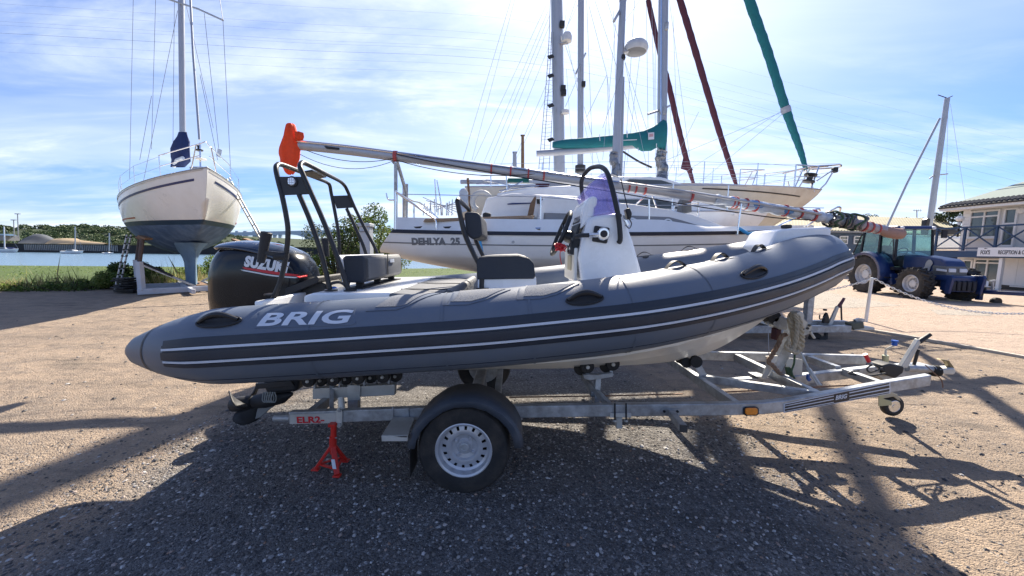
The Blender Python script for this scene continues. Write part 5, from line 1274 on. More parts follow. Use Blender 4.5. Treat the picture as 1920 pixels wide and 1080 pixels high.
# ---- yacht with its mast lowered, middle
dy = thing('trailer_yacht', 'small white sailing yacht lettered DEHLYA 25 with a navy rubbing strake', 'sailboat', (2, 7.2, 0))
DYC = 7.35; M_blk2 = mat('rub_black', (.012, .016, .032), .5)
sx = P(738, 440, 6.45).x; bxx = P(1560, 425, DYC).x
Wd_ = lambda x, y, z: Vector((sx + x, DYC + y, 1.42 + z)) 
Y2 = Yacht(Wd_, bxx - sx, 2.5, .62, .46, .42, rb=.7, rs=-.42, tr=.72, full=.42)
h2_ = Y2.hull(dy, M_white, M_white, M_white, bw=.02)
Y2.band('rub_band', dy, M_blk2, .0, .985, lambda t: Y2.sh(t) + .0, lambda t: Y2.sh(t) - .062, off=.02)
Y2.band('knuckle_line', dy, M_grline, .0, .985, lambda t: Y2.sh(t) - .215, lambda t: Y2.sh(t) - .235, off=.004)
Y2.deck(dy, M_deckw)
# raised bulwark and cockpit side
def upper(t, side, f):
    p = Y2.edge(t, side); c = Y2.W(t * Y2.L, 0, 0); q = p.copy(); q.y += (c.y - p.y) * .10 * f; q.z += f * (.215 if t < .55 else .215 - .13 * min(1, (t - .55) / .1)); return q
for side in (1, -1):
    rows = [[upper(i / 30 * .93, side, f) for f in (0, .5, 1)] + [upper(i / 30 * .93, side, 1) + Vector((0, -side * .25, -.0))] for i in range(31)]
    MB().grid(rows).build('topside_coaming', M_deckw, dy, smooth=True, ang=40)
Yf = 6.25
MB().prism(PL([(793, 416), (797, 410), (990, 404), (1003, 404), (1000, 409), (870, 414)], Yf + .1), (0, .12, 0)).build('teak_capping', M_teak, dy, bevel=.008)
MB().prism(PL([(1010, 409), (1018, 372), (1030, 366), (1095, 374), (1190, 383), (1255, 393), (1308, 405), (1350, 421), (1398, 437), (1385, 441), (1200, 437), (1010, 437)], Yf + .26), (0, 1.6, 0)).build('coachroof', M_deckw, dy, bevel=.03, seg=3)
wbn = MB().prism(PL([(1018, 427), (1020, 399), (1180, 404), (1255, 407), (1278, 413), (1338, 431)], Yf + .252), (0, .012, 0)).build('window_band', M_greyb, dy)
def port(cx, cy, a, b_, Y, par, mt=M_glassd, n=20):
    o = MB().prism([P(cx + (a + 2.6) * math.cos(2 * PI * k / n), cy + (b_ + 2.6) * math.sin(2 * PI * k / n), Y) for k in range(n)], (0, -.01, 0)).build('portlight', M_deckw, par, bevel=.004)
    MB().prism([P(cx + a * math.cos(2 * PI * k / n), cy + b_ * math.sin(2 * PI * k / n), Y - .012) for k in range(n)], (0, -.006, 0)).build('portlight_glass', mt, o)
port(1252, 420.5, 7.5, 8, Yf + .25, dy)
o = MB().prism(PL([(1178, 430), (1178, 408), (1187, 408), (1207, 418), (1208, 426), (1200, 429)], Yf + .25), (0, -.01, 0)).build('side_window', M_deckw, dy, bevel=.006)
MB().prism(PL([(1180, 427), (1180, 411), (1187, 411), (1202, 419), (1203, 424), (1198, 426)], Yf + .238), (0, -.006, 0)).build('window_glass', M_glassd, o)
MB().prism(PL([(900, 408), (912, 371), (960, 362), (1085, 368), (1085, 400), (1012, 408)], Yf + .75), (0, 1.0, 0)).build('deckhouse', M_deckw, dy, bevel=.04, seg=3)
o = MB().prism(PL([(951, 382), (960, 380.5), (1000, 380), (1000, 382), (952, 384)], Yf + .742), (0, -.006, 0)).build('blue_flash', M_navyline, dy)
for a in ((1012, 377, 6), (1042, 378, 9)): MB().prism(PL([(a[0] - a[2], 373), (a[0] + a[2], 373), (a[0] + a[2] - 1, 383), (a[0] - a[2] + 1, 382)], Yf + .72), (0, .03, 0)).build('hatch_vent', M_bmat, dy, bevel=.006)
MB().prism(PL([(1022, 412), (1024, 399), (1076, 405), (1076, 427), (1020, 427)], Yf + .2), (0, .03, 0)).build('grey_panel', M_greyb, dy)
MB().prism(PL([(989, 404), (994, 382), (1003, 367), (1006, 368), (1000, 404)], Yf + .45), (0, .05, 0)).build('timber_washboard', M_wood, dy)
wrap(text('hull_lettering', 'DEHLYA  25', M_grline, h2_, .155, P(752, 457.5, 5.8), (1, 0, .012), (0, 0, 1), extr=0, offs=.010, sx=1.0, space=1.05), h2_, off=.004, cuts=10)
# stern davit gallows holding the mast
for a in (((742, 305), (742, 432)),): tubeo('gallows_post', [P(*a[0], 6.6), P(*a[1], 6.6)], .032, M_galv, dy)
tubeo('gallows_post', [P(745, 305, 6.6), P(762, 362, 6.8), P(757, 420, 7.4)], .030, M_galv, dy)
tubeo('gallows_post', [P(757, 342, 7.6), P(757, 420, 7.6)], .026, M_galv, dy); tubeo('gallows_post', [P(763, 345, 7.7), P(762, 415, 7.7)], .026, M_galv, dy)
tubeo('crutch', cat([P(735, 288, 6.6), P(737, 304, 6.6), P(745, 306, 6.6), P(749, 292, 6.6)], 5), .02, M_galv, dy)
pr = tubeo('pushpit', cat([P(742, 359, 6.35), P(760, 372, 6.35), P(800, 400, 6.35), P(815, 411, 6.35), P(818, 420, 6.35), P(818, 432, 6.35)], 5), .020, M_chrome, dy)
tubeo('pushpit', cat([P(742, 359, 6.35), P(770, 375, 7.2), P(790, 382, 8.0), P(822, 410, 8.1)], 5), .018, M_chrome, dy)
for a, b_, Y in (((742, 360), (742, 430), 6.35), ((776, 382), (776, 410), 7.2)): tubeo('pushpit_leg', [P(*a, Y), P(*b_, Y)], .018, M_chrome, dy)
tubeo('stern_bracket', cat([P(724, 362, 6.5), P(728, 374, 6.5), P(741, 375, 6.5)], 4), .012, M_chrome, dy)
for a, b_ in (((752, 364), (1003, 369)), ((1003, 369), (1230, 385)), ((1230, 385), (1394, 385)), ((1394, 387), (1545, 390))):
    wire(dy, P(*a, 6.3), P(*b_, 6.3), .006, M_wirel, 'guard_wire')
for px, y0, y1 in ((1014, 369, 434), (1217, 374, 437), (1390, 382, 441)):
    lean = 0 if px < 1300 else -8
    tubeo('stanchion', [P(px, y0, 6.3), P(px + lean, y1, 6.3)], .014, M_chrome, dy)
    MB().lathe([(.03, 0), (.03, .02)], P(px + lean, y1, 6.3), (0, 0, 1), 10).build('stanchion_foot', M_galvp, dy)
bp_ = tubeo('pulpit', cat([P(1512, 425, 6.9), P(1540, 405, 6.9), P(1560, 394, 6.9), P(1571, 388, 6.95), P(1576, 391, 7.1), P(1573, 402, 7.3), P(1568, 418, 7.5)], 5), .018, M_chrome, dy)
tubeo('pulpit', cat([P(1440, 436, 6.7), P(1446, 430, 6.8), P(1475, 416, 7.0), P(1488, 410, 7.2), P(1530, 392, 7.7), P(1538, 396, 7.9), P(1541, 408, 8)], 5), .018, M_chrome, dy)
MB().prism(PL([(1278, 398), (1280, 376), (1286, 368), (1293, 366), (1297, 372), (1298, 398)], 6.9), (0, .22, 0)).build('mast_step_tabernacle', mat('dark_bag', (.12, .13, .14), .8, var=.2), dy, bevel=.02)
for a, b_ in (((1222, 362), (1231, 390)), ((1212, 366), (1187, 388)), ((1262, 400), (1264, 386)), ((1264, 386), (1310, 380)), ((1310, 380), (1309, 407))):
    tubeo('deck_support', [P(*a, 6.9), P(*b_, 6.9)], .016, M_chrome, dy)
for a in ((783, 425), (838, 425)): MB().prism(PL([(a[0] - 8, a[1]), (a[0] + 8, a[1] - 1), (a[0] + 4, a[1] + 3), (a[0] - 4, a[1] + 3)], 6.18), (0, .04, 0)).build('mooring_cleat', M_bmat, dy, bevel=.004)
tubeo('winch', [P(1004, 429, 6.2), P(1014, 429, 6.15)], .03, M_chrome, dy)
MB().prism(PL([(905, 400), (910, 398), (920, 400), (920, 410), (910, 414), (905, 412)], 6.4), (0, .15, 0)).build('outboard_bracket', M_bmat, dy, bevel=.012)
tubeo('lashing_strap', [P(899, 445, 6.1), P(905, 477, 6.08)], .022, M_lblue, dy, n=6)
MB().prism(PL([(891, 412), (908, 410), (914, 451), (888, 457)], 6.14), (0, .04, 0)).build('outboard_pad', mat('board', (.48, .42, .36), .8), dy)
tubeo('lashing_strap', [P(1385, 428, 6.4), P(1402, 438, 6.3), P(1416, 437, 6.3)], .03, M_lblue, dy, n=6)
MB().lathe([(.025, 0), (.025, .01)], P(962, 454, 6.08), (0, -1, 0), 12).build('skin_fitting', M_galv, dy)
# cockpit clutter: horseshoe, tiller, folded gear
MB().lathe([(.5, 0)], (0, 0, 0), (0, 0, 1), 3, cap=False)
# ---- its mast, lying fore and aft above the deck
ml = thing('lowered_mast', 'long silver mast laid horizontally over the small yacht and tied with red tape', 'mast', tuple(P(742, 293, 6.6)))
YM = 6.6
cl = [(556, 271.5), (650, 281), (742, 293), (870, 310), (1000, 327), (1150, 347), (1300, 368), (1400, 383), (1520, 403), (1560, 411), (1640, 428), (1668, 434)]
ctr = cat([P(a, b_, YM) for a, b_ in cl], 4)
rows = []
for i, c in enumerate(ctr):
    t = (ctr[min(i + 1, len(ctr) - 1)] - ctr[max(i - 1, 0)]).normalized(); s_ = Vector((0, 1, 0)); u = t.cross(s_); u = -u if u.z < 0 else u
    rows.append([c + s_ * .055 * math.cos(q) + u * (.085 * math.sin(q)) for q in [2 * PI * k / 14 for k in range(14)]])
mb = MB().grid(rows, closev=True); N = len(mb.v); mb.f += [tuple(range(14)), tuple(N - 1 - k for k in range(14))]; mb.mi += [0, 0]
mb.build('mast_section', M_mast, ml, smooth=True, ang=60)
tubeo('mast_track', [c + Vector((0, -.06, .045)) for c in ctr[:34]], .010, M_chrome, ml, n=5)
wr = cat([P(a, b_, YM) for a, b_ in [(1340, 374), (1400, 384), (1460, 394), (1520, 404), (1555, 410)]], 8)
MB().tube(wr, [.086 + .016 * math.sin(i * 1.7) for i in range(len(wr))], 12).build('plastic_wrap', M_sail, ml, smooth=True)
MB().tube(cat([P(a, b_, YM - .03) for a, b_ in [(1366, 375), (1400, 381), (1460, 392), (1500, 399)]], 6), [.055 + .02 * math.sin(i) for i in range(19)], 10).build('blue_tarpaulin', mat('blue_tarp', (.10, .24, .50), .5, var=.25, vs=8, bump=.4, bs=15), ml, smooth=True)
wr = cat([P(a, b_, YM) for a, b_ in [(1585, 416), (1610, 421), (1640, 428), (1662, 433)]], 6)
MB().tube(wr, [.095 - .03 * i / 18 + .012 * math.sin(i * 2.1) for i in range(19)], 12).build('bubble_wrap', mat('wrapped_canvas', (.38, .33, .36), .6, var=.3, vs=12, bump=.6, bs=22), ml, smooth=True)
wr = cat([P(a, b_, YM) for a, b_ in [(1645, 431), (1660, 434), (1680, 438), (1692, 438)]], 6)
MB().tube(wr, [.05 + .045 * min(1, i / 8) - (0.02 if i > 16 else 0) for i in range(19)], 14).build('canvas_end_cover', mat('tan_canvas', (.36, .22, .18), .85, var=.15, vs=15, bump=.4, bs=30), ml, smooth=True)
M_rtape = mat('red_tape', (.42, .07, .07), .6)
def mast_at(px):
    for (a, b_), (c, d) in zip(cl, cl[1:]):
        if a <= px <= c: return b_ + (d - b_) * (px - a) / (c - a)
for px, w_, rr in ((742, 6, .095), (921, 1.6, .09), (957, 1.6, .09), (990, 1.6, .09), (1019, 1.6, .09), (1178, 1.2, .09), (1191, 1.2, .09), (1208, 2, .09), (1296, 3.2, .095), (1372, 1.6, .106), (1379, 1.2, .106), (1397, .9, .105), (1416, .9, .105), (1471, 1.2, .105), (1498, 1.4, .104), (1524, 2.2, .104), (1618, 1.6, .10), (1630, 1.8, .098), (1644, 2.6, .090)):
    a, b_ = P(px - w_ / 2, mast_at(px) - 0, YM), P(px + w_ / 2 + (1.2 if w_ < 2.5 else 0), mast_at(px) + .2, YM)
    MB().tube([a, b_], rr, 12).build('tape_band', M_rtape, ml, smooth=True, ang=30)
for k in range(9):
    px = 1556 + 6.5 * k; c = P(px, 411 + .9 * k, YM); rr = .105 + .04 * random.random()
    pts = [c + Vector((.03 * math.sin(3 * q) + .05 * random.uniform(-1, 1), rr * math.cos(q), rr * 1.0 * math.sin(q) + .01)) for q in [2 * PI * j / 12 for j in range(12)]]
    MB().tube(cat(pts, 3, closed=True), .018, 5, closed=True).build('rigging_coil', [M_black, MATS['green_cord'], M_grline][k % 3], ml, smooth=True)
for a, s_, r_ in (((575, 282), (742, 296), .006), ((742, 300), (1003, 326), .007)): tubeo('halyard', sag(P(*a, YM - .05), P(*s_, YM - .05), .12), r_, M_black, ml, n=5)
tubeo('halyard', cat([P(745, 290, YM - .1), P(900, 320, YM - .1), P(1150, 360, YM - .1), P(1300, 386, YM - .1), P(1450, 408, YM - .1), P(1520, 412, YM - .1)], 5), .010, M_black, ml, n=5)
tubeo('halyard', sag(P(560, 288, YM), P(742, 300, YM), .2), .005, M_black, ml, n=5)
MB().prism(PL([(607, 273), (636, 277), (635, 281), (612, 279)], YM - .065), (0, .01, 0)).build('spreader_root', M_bmat, ml, bevel=.003)
tubeo('furled_spar', [P(1160, 342, YM - .12), P(1300, 361, YM - .12), P(1540, 402, YM - .12)], .020, M_mast, ml)
# orange rag on the mast's end
prf = cat([Vector(q) for q in ((543, 231.5, 547), (538, 234, 552), (535.5, 243, 555), (533, 254, 557.5), (528, 266, 561), (524, 277, 562.5), (523, 287, 562), (525.5, 297, 561.5), (526.5, 307, 558), (531, 316, 555), (535, 323, 552), (540, 327, 549))], 4)
rows = []
for i, v in enumerate(prf):
    f = i / (len(prf) - 1); a, b_ = P(v.x, v.y, YM - .02), P(v.z, v.y, YM - .02); c = (a + b_) / 2; hw = (b_ - a).length / 2; dth = min(hw, .10) * (1 - .35 * f)
    r_ = []
    for k in range(44):
        q = 2 * PI * k / 44; fold = .10 * math.sin(6 * q + 2.2 * f) + .05 * math.sin(11 * q - 3 * f)
        r_.append(c + Vector((hw * math.cos(q) * (1 + .25 * fold * abs(math.sin(q))), dth * math.sin(q) * (1 + 1.6 * fold), .008 * math.sin(4 * q + 9 * f))))
    rows.append(r_)
mb = MB().grid(rows, closev=True); N = len(mb.v); mb.f += [tuple(range(44)), tuple(N - 1 - k for k in range(44))]; mb.mi += [0, 0]
o = mb.build('orange_cloth', M_rag, None, smooth=True, ang=180); o['_'] = 1
mb2 = MB().grid([[P(a, b_, YM - .1 + .03 * math.sin(a)) for a, b_ in row] for row in (((552, 247), (560, 246), (569, 249)), ((553, 256), (561, 257), (570, 257)), ((552, 264), (560, 264), (568, 263)))])
fl_ = mb2.build('flap', M_rag, o, smooth=True, solid=.006); tag(o, 'bright orange rag tied over the left end of the lowered mast', 'rag')
del o['_']
# ---- road trailer of that yacht
yt = thing('yacht_trailer', 'grey steel road trailer with a bow post under the DEHLYA yacht', 'boat trailer', (5, 6.5, 0))
Yt = 6.55
for Y in (Yt, Yt + 1.5):
    MB().bar(P(700, 606, Yt) + Vector((0, Y - Yt, 0)), Vector((P(1395, 616, Yt).x, Y, P(1395, 616, Yt).z)), .07, .12).build('rail', M_galv, yt)
MB().bar(P(1380, 618, Yt), P(1592, 616, Yt), .10, .12).build('drawbar', M_galv, yt, bevel=.006)
MB().bar(P(1380, 604, Yt + .3), P(1585, 606, Yt + .3), .10, .10).build('drawbar', M_galv, yt, bevel=.006)
MB().bar(Vector((P(1395, 616, Yt).x, Yt + 1.5, .3)), P(1545, 610, Yt + .35), .07, .1).build('drawbar', M_galv, yt)
MB().bar(P(1513, 608, Yt + .15), P(1521, 520, Yt + .15), .11, .11).build('bow_post', M_galv, yt, bevel=.006)
MB().prism(PL([(1410, 600), (1480, 604), (1480, 613), (1440, 610)], Yt + .1), (0, .3, 0)).build('gusset', M_galvp, yt)
MB().prism(PL([(1552, 612), (1560, 612), (1574, 576), (1570, 574)], Yt + .1), (0, .04, 0)).build('brake_lever', M_galvp, yt, bevel=.004)
tubeo('brake_grip', [P(1572, 576, Yt + .12), P(1583, 559, Yt + .12)], [.03, .022], mat('purple_grip', (.09, .03, .05), .5), yt)
tubeo('gas_strut', [P(1578, 600, Yt + .12), P(1577, 570, Yt + .12)], .014, M_black, yt, n=6)
MB().prism(PL([(1544, 606), (1548, 592), (1552, 586), (1555, 594), (1556, 606)], Yt + .1), (0, .06, 0)).build('jockey_clamp', M_black, yt, bevel=.01)
MB().box(P(1547, 581, Yt + .12), (.05, .05, .035)).build('crank_knob', M_black, yt, bevel=.01)
tubeo('jockey_crank', cat([P(1549, 590, Yt + .12), P(1543, 597, Yt + .1), P(1537, 598, Yt), P(1537, 590, Yt)], 4), .010, M_black, yt)
MB().prism(PL([(1595, 606), (1620, 603), (1622, 616), (1600, 619)], Yt - .05), (0, .14, 0)).build('coupling', mat('mossy_steel', (.12, .12, .09), .8, var=.3), yt, bevel=.02)
MB().prism(PL([(1600, 612), (1640, 614), (1641, 619), (1602, 620)], Yt - .04), (0, .2, 0)).build('coupling_nose', M_galvp, yt, bevel=.01)
MB().prism(PL([(1604, 600), (1612, 597), (1622, 598), (1622, 604), (1606, 604)], Yt + .0), (0, .06, 0)).build('coupling_handle', M_galv, yt, bevel=.01)
jy = PZ(1528, 646, 0).y
MB().lathe([(.04, -.03), (.10, -.035), (.108, 0), (.10, .035), (.04, .03)], P(1528, 634, Yt + .05), (0, -1, 0), 20).build('jockey_wheel', M_rub, yt, smooth=True, ang=50)
MB().prism(PL([(1536, 634), (1548, 630), (1549, 618), (1553, 618), (1552, 636), (1538, 639)], Yt + .0), (0, .04, 0)).build('wheel_fork', M_bmat, yt)
for x in (P(1000, 600, Yt).x, P(1250, 600, Yt).x):
    for Y in (Yt - .25, Yt + 1.8): MB().lathe([(.15, -.08), (.28, -.09), (.31, -.05), (.31, .05), (.28, .09), (.15, .08)], (x, Y, .31), (0, -1, 0), 28).build('wheel', M_rub, yt, smooth=True, ang=40)
    MB().bar((x, Yt - .2, .31), (x, Yt + 1.75, .31), .07, .07).build('axle', M_galv, yt)
for x in (0.0, 2.6, 4.4): MB().bar((x, Yt + .75, .25), (x, Yt + .75, 1.05), .10, .5).build('hull_support', M_galv, yt)
# ---------------------------------------------------------------- yachts behind
def back_yacht(label, Y, pxs, pxb, ydeck, wl_drop, B, top, boot, anti, fb, rb=.9, name='sailing_yacht', sides=(-1,), stanch=(.2, .4, .6, .75), pulpit=True):
    b0, s0 = P(pxb, ydeck, Y), P(pxs, ydeck, Y - B * .3)
    L = b0.x - s0.x; z = b0.z - fb
    t = thing(name, label, 'sailboat', (s0.x + L / 2, Y, 0)); Wk = lambda x, y, zz_: Vector((s0.x + x, Y + y, z + zz_))
    k = Yacht(Wk, L, B, fb, fb * .82, .55, rb=rb, rs=-.2, tr=.6, full=.5)
    k.hullo = k.hull(t, top, boot, anti, bw=.12); k.deck(t, M_deckw); k.toerail(t, M_alu)
    if pulpit: k.pulpit(t, .88, .6, r=.018, over=.12)
    k.guard(t, list(stanch), ends=(.88, .04))
    k.fin(t, anti, L * .35, L * .62, -1.6, L * .38, L * .56, .2, .1, ztop=-.4)
    return t, k
tC, yC = back_yacht('cream sailing yacht with rust-stained bow and a teal furled headsail', 10.4, 872, 1540, 357, 0, 3.1, M_cream, M_antin, M_antin, 1.15, rb=1.5)
yC.band('hull_stripe', tC, M_black, .60, .93, lambda t: .93, lambda t: .90, sides=(-1, 1), off=.01)
yC.band('hull_stripe', tC, M_navyline, .10, .50, lambda t: yC.sh(t) - .25, lambda t: yC.sh(t) - .30)
# coachroof of the cream yacht
MB().prism(PL([(1080, 352), (1090, 338), (1150, 330), (1240, 331), (1275, 342), (1300, 350), (1380, 356), (1380, 366), (1080, 366)], 9.8), (0, 1.3, 0)).build('coachroof', M_deckw, tC, bevel=.06, seg=3)
MB().prism(PL([(1170, 341), (1180, 336), (1240, 338), (1262, 345), (1255, 347), (1180, 345)], 9.79), (0, -.01, 0)).build('coachroof_window', M_glassd, tC)
tB, yB = back_yacht('white sailing yacht with grey radar dome mast behind the lettered yacht', 8.9, 905, 1440, 398, 0, 2.4, M_white, M_white, M_antin, .9, rb=.8, stanch=(.35, .6, .8), pulpit=False)
MB().prism(PL([(925, 398), (932, 362), (990, 352), (1110, 345), (1190, 352), (1260, 364), (1320, 380), (1380, 396), (1380, 404), (925, 404)], 8.2), (0, 1.3, 0)).build('coachroof', M_deckw, tB, bevel=.06, seg=3)
MB().prism(PL([(1120, 374), (1230, 374), (1290, 388), (1290, 392), (1120, 388)], 8.19), (0, -.01, 0)).build('coachroof_window', M_glassd, tB)
tD, yD = back_yacht('white sailing yacht with two burgundy furled headsails standing behind the cream yacht', 14.5, 960, 1425, 351, 0, 3.2, M_white, M_navyline, M_antin, 1.3, rb=1.1)
tE, yE = back_yacht('far white ketch with a rope ladder rigged to its thick mast', 20.0, 940, 1330, 352, 0, 3.6, M_white, M_navyline, M_antin, 1.4, rb=1.1, pulpit=False)

# masts
mC = mast('mast', tC, P(1240, 335, 10.4), P(1250, -520, 10.4), .125)
m_ = MB().tube([P(1238.5, 335, 10.25), P(1241, -300, 10.25)], .02, 5).build('mast_track', M_chrome, tC)
for py in (50, 208): MB().box(P(1249 if py < 100 else 1246, py, 10.3), (.1, .12, .2)).build('mast_fitting', M_galv, tC, bevel=.02)
tubeo('spreader', [P(1215, 214, 10.0), P(1240, 206, 10.4), P(1256, 198, 10.9)], .03, M_mast, tC)
rf = MB()
def furl(name, parent, mt, pts, Y, rs):
    q = [P(a, b_, Y) for a, b_ in pts]; c = cat(q, 10); n = len(c)
    rr = []
    for i in range(n):
        f = i / (n - 1) * (len(rs) - 1); k = min(int(f), len(rs) - 2); rr.append((rs[k] + (rs[k + 1] - rs[k]) * (f - k)) * (1 + .06 * math.sin(i * 2.3)))
    return MB().tube(c, rr, 12).build(name, mt, parent, smooth=True)
furl('furled_headsail', tC, M_teal, [(1365, -130), (1405, 0), (1440, 100), (1475, 210), (1500, 280), (1511, 318)], 10.2, [.125, .115, .105, .10, .075, .045])
tubeo('furler_foil', [P(1511, 318, 10.2), P(1519, 340, 10.2), P(1526, 360, 10.2)], .022, M_chrome, tC)
MB().lathe([(.06, -.12), (.14, -.10), (.14, -.06), (.07, -.04), (.07, .06), (.15, .08), (.15, .12), (.06, .14)], P(1518, 335, 10.2), (.2, 0, 1), 14).build('furling_drum', M_black, tC, smooth=True, ang=40)
MB().box(P(1565, 319, 10.4), (.12, .12, .14)).build('anchor_block', M_bmat, tC, bevel=.02)
tubeo('bowsprit_stay', [P(1562, 322, 10.4), P(1548, 345, 10.4), P(1532, 360, 10.4)], .02, M_chrome, tC)
tubeo('pulpit_top', cat([P(1468, 325, 10.1), P(1520, 313, 10.2), P(1560, 310, 10.4), P(1576, 309, 10.4), P(1570, 314, 10.6), P(1520, 318, 10.9), P(1500, 322, 11.2)], 5), .022, M_chrome, tC)
for a, b_ in (((1473, 324), (1468, 358)), ((1507, 314), (1487, 359)), ((1477, 340), (1481, 358)), ((1560, 320), (1530, 340))): tubeo('pulpit_strut', [P(*a, 10.2), P(*b_, 10.2)], .018, M_chrome, tC)
furl('furled_genoa', tD, M_burg, [(1240, -113), (1275, 0), (1305, 100), (1345, 235), (1372, 320), (1382, 352)], 14.2, [.10, .11, .11, .10, .085, .045])
furl('furled_staysail', tD, M_burg, [(1215, 0), (1234, 85), (1255, 165), (1272, 240), (1290, 310), (1302, 350)], 14.6, [.085, .095, .10, .10, .095, .045])
MB().prism(PL([(1284, 286), (1291, 305), (1300, 318), (1296, 322), (1277, 316)], 14.55), (0, .06, 0)).build('sail_clew', M_burg, tD, bevel=.02)
# teal boom cover on its boom
bm_ = MB()
rows = []
for px, yt_, yb_, hw in ((1036, 266, 277, .06), (1060, 261, 279, .10), (1100, 258, 279, .12), (1140, 254, 277, .13), (1185, 249, 274, .14), (1205, 245, 284, .15), (1222, 238, 283, .16), (1234, 230, 276, .17), (1242, 224, 282, .17), (1247, 226, 284, .15)):
    a, b_ = P(px, yt_, 10.15), P(px, yb_, 10.15); c = (a + b_) / 2; hh = (a.z - b_.z) / 2
    rows.append([c + Vector((0, hw * math.cos(q), hh * math.sin(q))) for q in [2 * PI * k / 16 for k in range(16)]])
mb = MB().grid(rows, closev=True); mb.f += [tuple(range(16)), tuple(len(mb.v) - 1 - k for k in range(16))]; mb.mi += [0, 0]
bc = mb.build('boom_cover', M_teal, tC, smooth=True, ang=60)
MB().tube([P(1006, 288, 10.2), P(1100, 282, 10.2), P(1190, 273, 10.2), P(1236, 268, 10.2)], .085, 12).build('boom', M_mast, tC, smooth=True, ang=50)
for px, py in ((1158, 262), (1221, 255)):
    q = MB().prism(PL([(px - 5.5, py - 6), (px + 5.5, py - 7), (px + 5.5, py + 6), (px - 5.5, py + 7)], 9.97), (0, .004, 0)).build('maker_patch', M_wlogo, bc)
    MB().prism(PL([(px - 4, py - 4), (px + 4, py - 5), (px + 4, py + 1), (px - 4, py + 2)], 9.965), (0, .002, 0)).build('patch_print', mat('pink_print', (.5, .3, .33), .6), q)
for a, b_ in (((1166, 263), (1194, 262)), ((1124, 252), (1125, 264)), ((1176, 245), (1176, 258)), ((1196, 277), (1197, 283)), ((1231, 269), (1231, 276))): tubeo('cover_tie', [P(*a, 9.98), P(*b_, 9.98)], .010, M_wlogo, bc, n=5)
MB().tube(cat([P(1168, 284, 10.2), P(1180, 292, 10.2), P(1200, 304, 10.2), P(1222, 314, 10.2)], 5), .028, 8).build('kicker', M_bmat, tC, smooth=True)
# twisted shiny foot of the mast
mcov = MB().tube(cat([P(1241, 284, 10.2), P(1238, 300, 10.2), P(1243, 318, 10.2), P(1240, 336, 10.2)], 5), [.15, .13, .14, .12, .15, .13, .12, .14, .13, .15, .14, .12, .13, .15, .16, .17], 12).build('mast_foot_wrap', mat('foil_wrap', (.20, .21, .23), .25, metal=.6, var=.5, vs=9, bump=.8, bs=20), tC, smooth=True)
# mast with the radar dome (white yacht)
mB = mast('mast', tB, P(1153, 330, 9.0), P(1168, 0, 9.0), .088); mast('mast_top', tB, P(1168, 2, 9.0), P(1178, -250, 9.0), .085)
tubeo('backing_tube', [P(1164, 330, 9.1), P(1168, 145, 9.1)], .04, M_mast, tB)
MB().bar(P(1168, 98, 9.0), P(1190, 95, 9.0), .14, .05).build('radar_bracket', M_mast, tB, bevel=.01)
MB().lathe([(.10, 0), (.24, .015), (.265, .07), (.27, .10), (.25, .17), (.19, .24), (.10, .275), (0, .285)], P(1192, 99, 9.0), (.05, 0, 1), 24).build('radar_dome', mat('radar_white', (.55, .57, .6), .4), tB, smooth=True, ang=50)
MB().lathe([(.1, 0), (.2, .02), (.245, .05), (.10, .052)], P(1192, 101, 9.0), (.05, 0, 1), 24).build('dome_base', M_greyb, tB, smooth=True)
tubeo('spreader', [P(1151, 40, 8.6), P(1161, 22, 9.0), P(1170, 4, 9.4)], .03, M_mast, tB)
MB().lathe([(.05, 0), (.06, .04), (.05, .1)], P(1168, 112, 8.95), (0, 0, 1), 10).build('deck_light', M_bmat, tB, smooth=True)
MB().tube(cat([P(1152, 286, 8.9), P(1150, 300, 8.9), P(1156, 315, 8.9), P(1152, 330, 8.9)], 4), [.10, .09, .11, .09, .10, .11, .09, .10, .09, .11, .10, .09, .1], 10).build('halyard_bundle', MATS['foil_wrap'], tB, smooth=True)
# thin mast of the burgundy yacht
mast('mast', tD, P(1088, 335, 14.5), P(1091, -400, 14.5), .115)
tubeo('spreader', [P(1080, 138, 14), P(1089, 118, 14.5), P(1098, 100, 15)], .035, M_mast, tD)
MB().box(P(1094, 158, 14.4), (.14, .14, .2)).build('mast_fitting', M_bmat, tD, bevel=.02); MB().lathe([(.2, -.1), (.2, .15)], P(1088, 318, 14.4), (0, 0, 1), 12).build('mast_boot', M_bmat, tD, smooth=True, ang=30)
# thick mast with ladder-like shrouds
mast('mast', tE, P(1049, 330, 20), P(1040, -250, 20), .30)
for px, py in ((1054, 46), (1056, 166), (1057, 174)): MB().box(P(px, py, 19.7), (.25, .2, .3)).build('mast_fitting', M_bmat, tE, bevel=.03)
MB().lathe([(.12, 0), (.24, .03), (.25, .25), (.18, .42), (0, .46)], P(1063, 79, 19.6), (0, 0, 1), 20).build('radar_dome', MATS['radar_white'], tE, smooth=True, ang=50)
MB().bar(P(1050, 82, 19.8), P(1064, 80, 19.6), .2, .06).build('radar_bracket', M_mast, tE)
MB().lathe([(.10, 0), (.2, .03), (.2, .18), (0, .24)], P(1060, 214, 19.6), (0, 0, 1), 16).build('radar_dome', MATS['radar_white'], tE, smooth=True, ang=50)
L0 = [((1032, -10), (1028, 100), (1017, 240), (1008, 340)), ((1034, 60), (1031, 130), (1023, 240), (1017, 340)), ((1038, 60), (1038, 150), (1034, 240), (1028, 340))]
for q in L0: tubeo('shroud', cat([P(a, b_, 19.5) for a, b_ in q], 5), .016, M_wire, tE, n=5)
for i in range(36):
    py = 70 + i * 7.4; f = (py + 10) / 350
    xa = 1032 - 24 * f ** 1.3; xb_ = 1039 - 9 * f ** 2
    tubeo('ratline', [P(xa, py, 19.5), P((xa + xb_) / 2, py + random.uniform(-2, 3), 19.5), P(xb_, py + random.uniform(-3, 3), 19.5)], .009, M_wirel, tE, n=4)
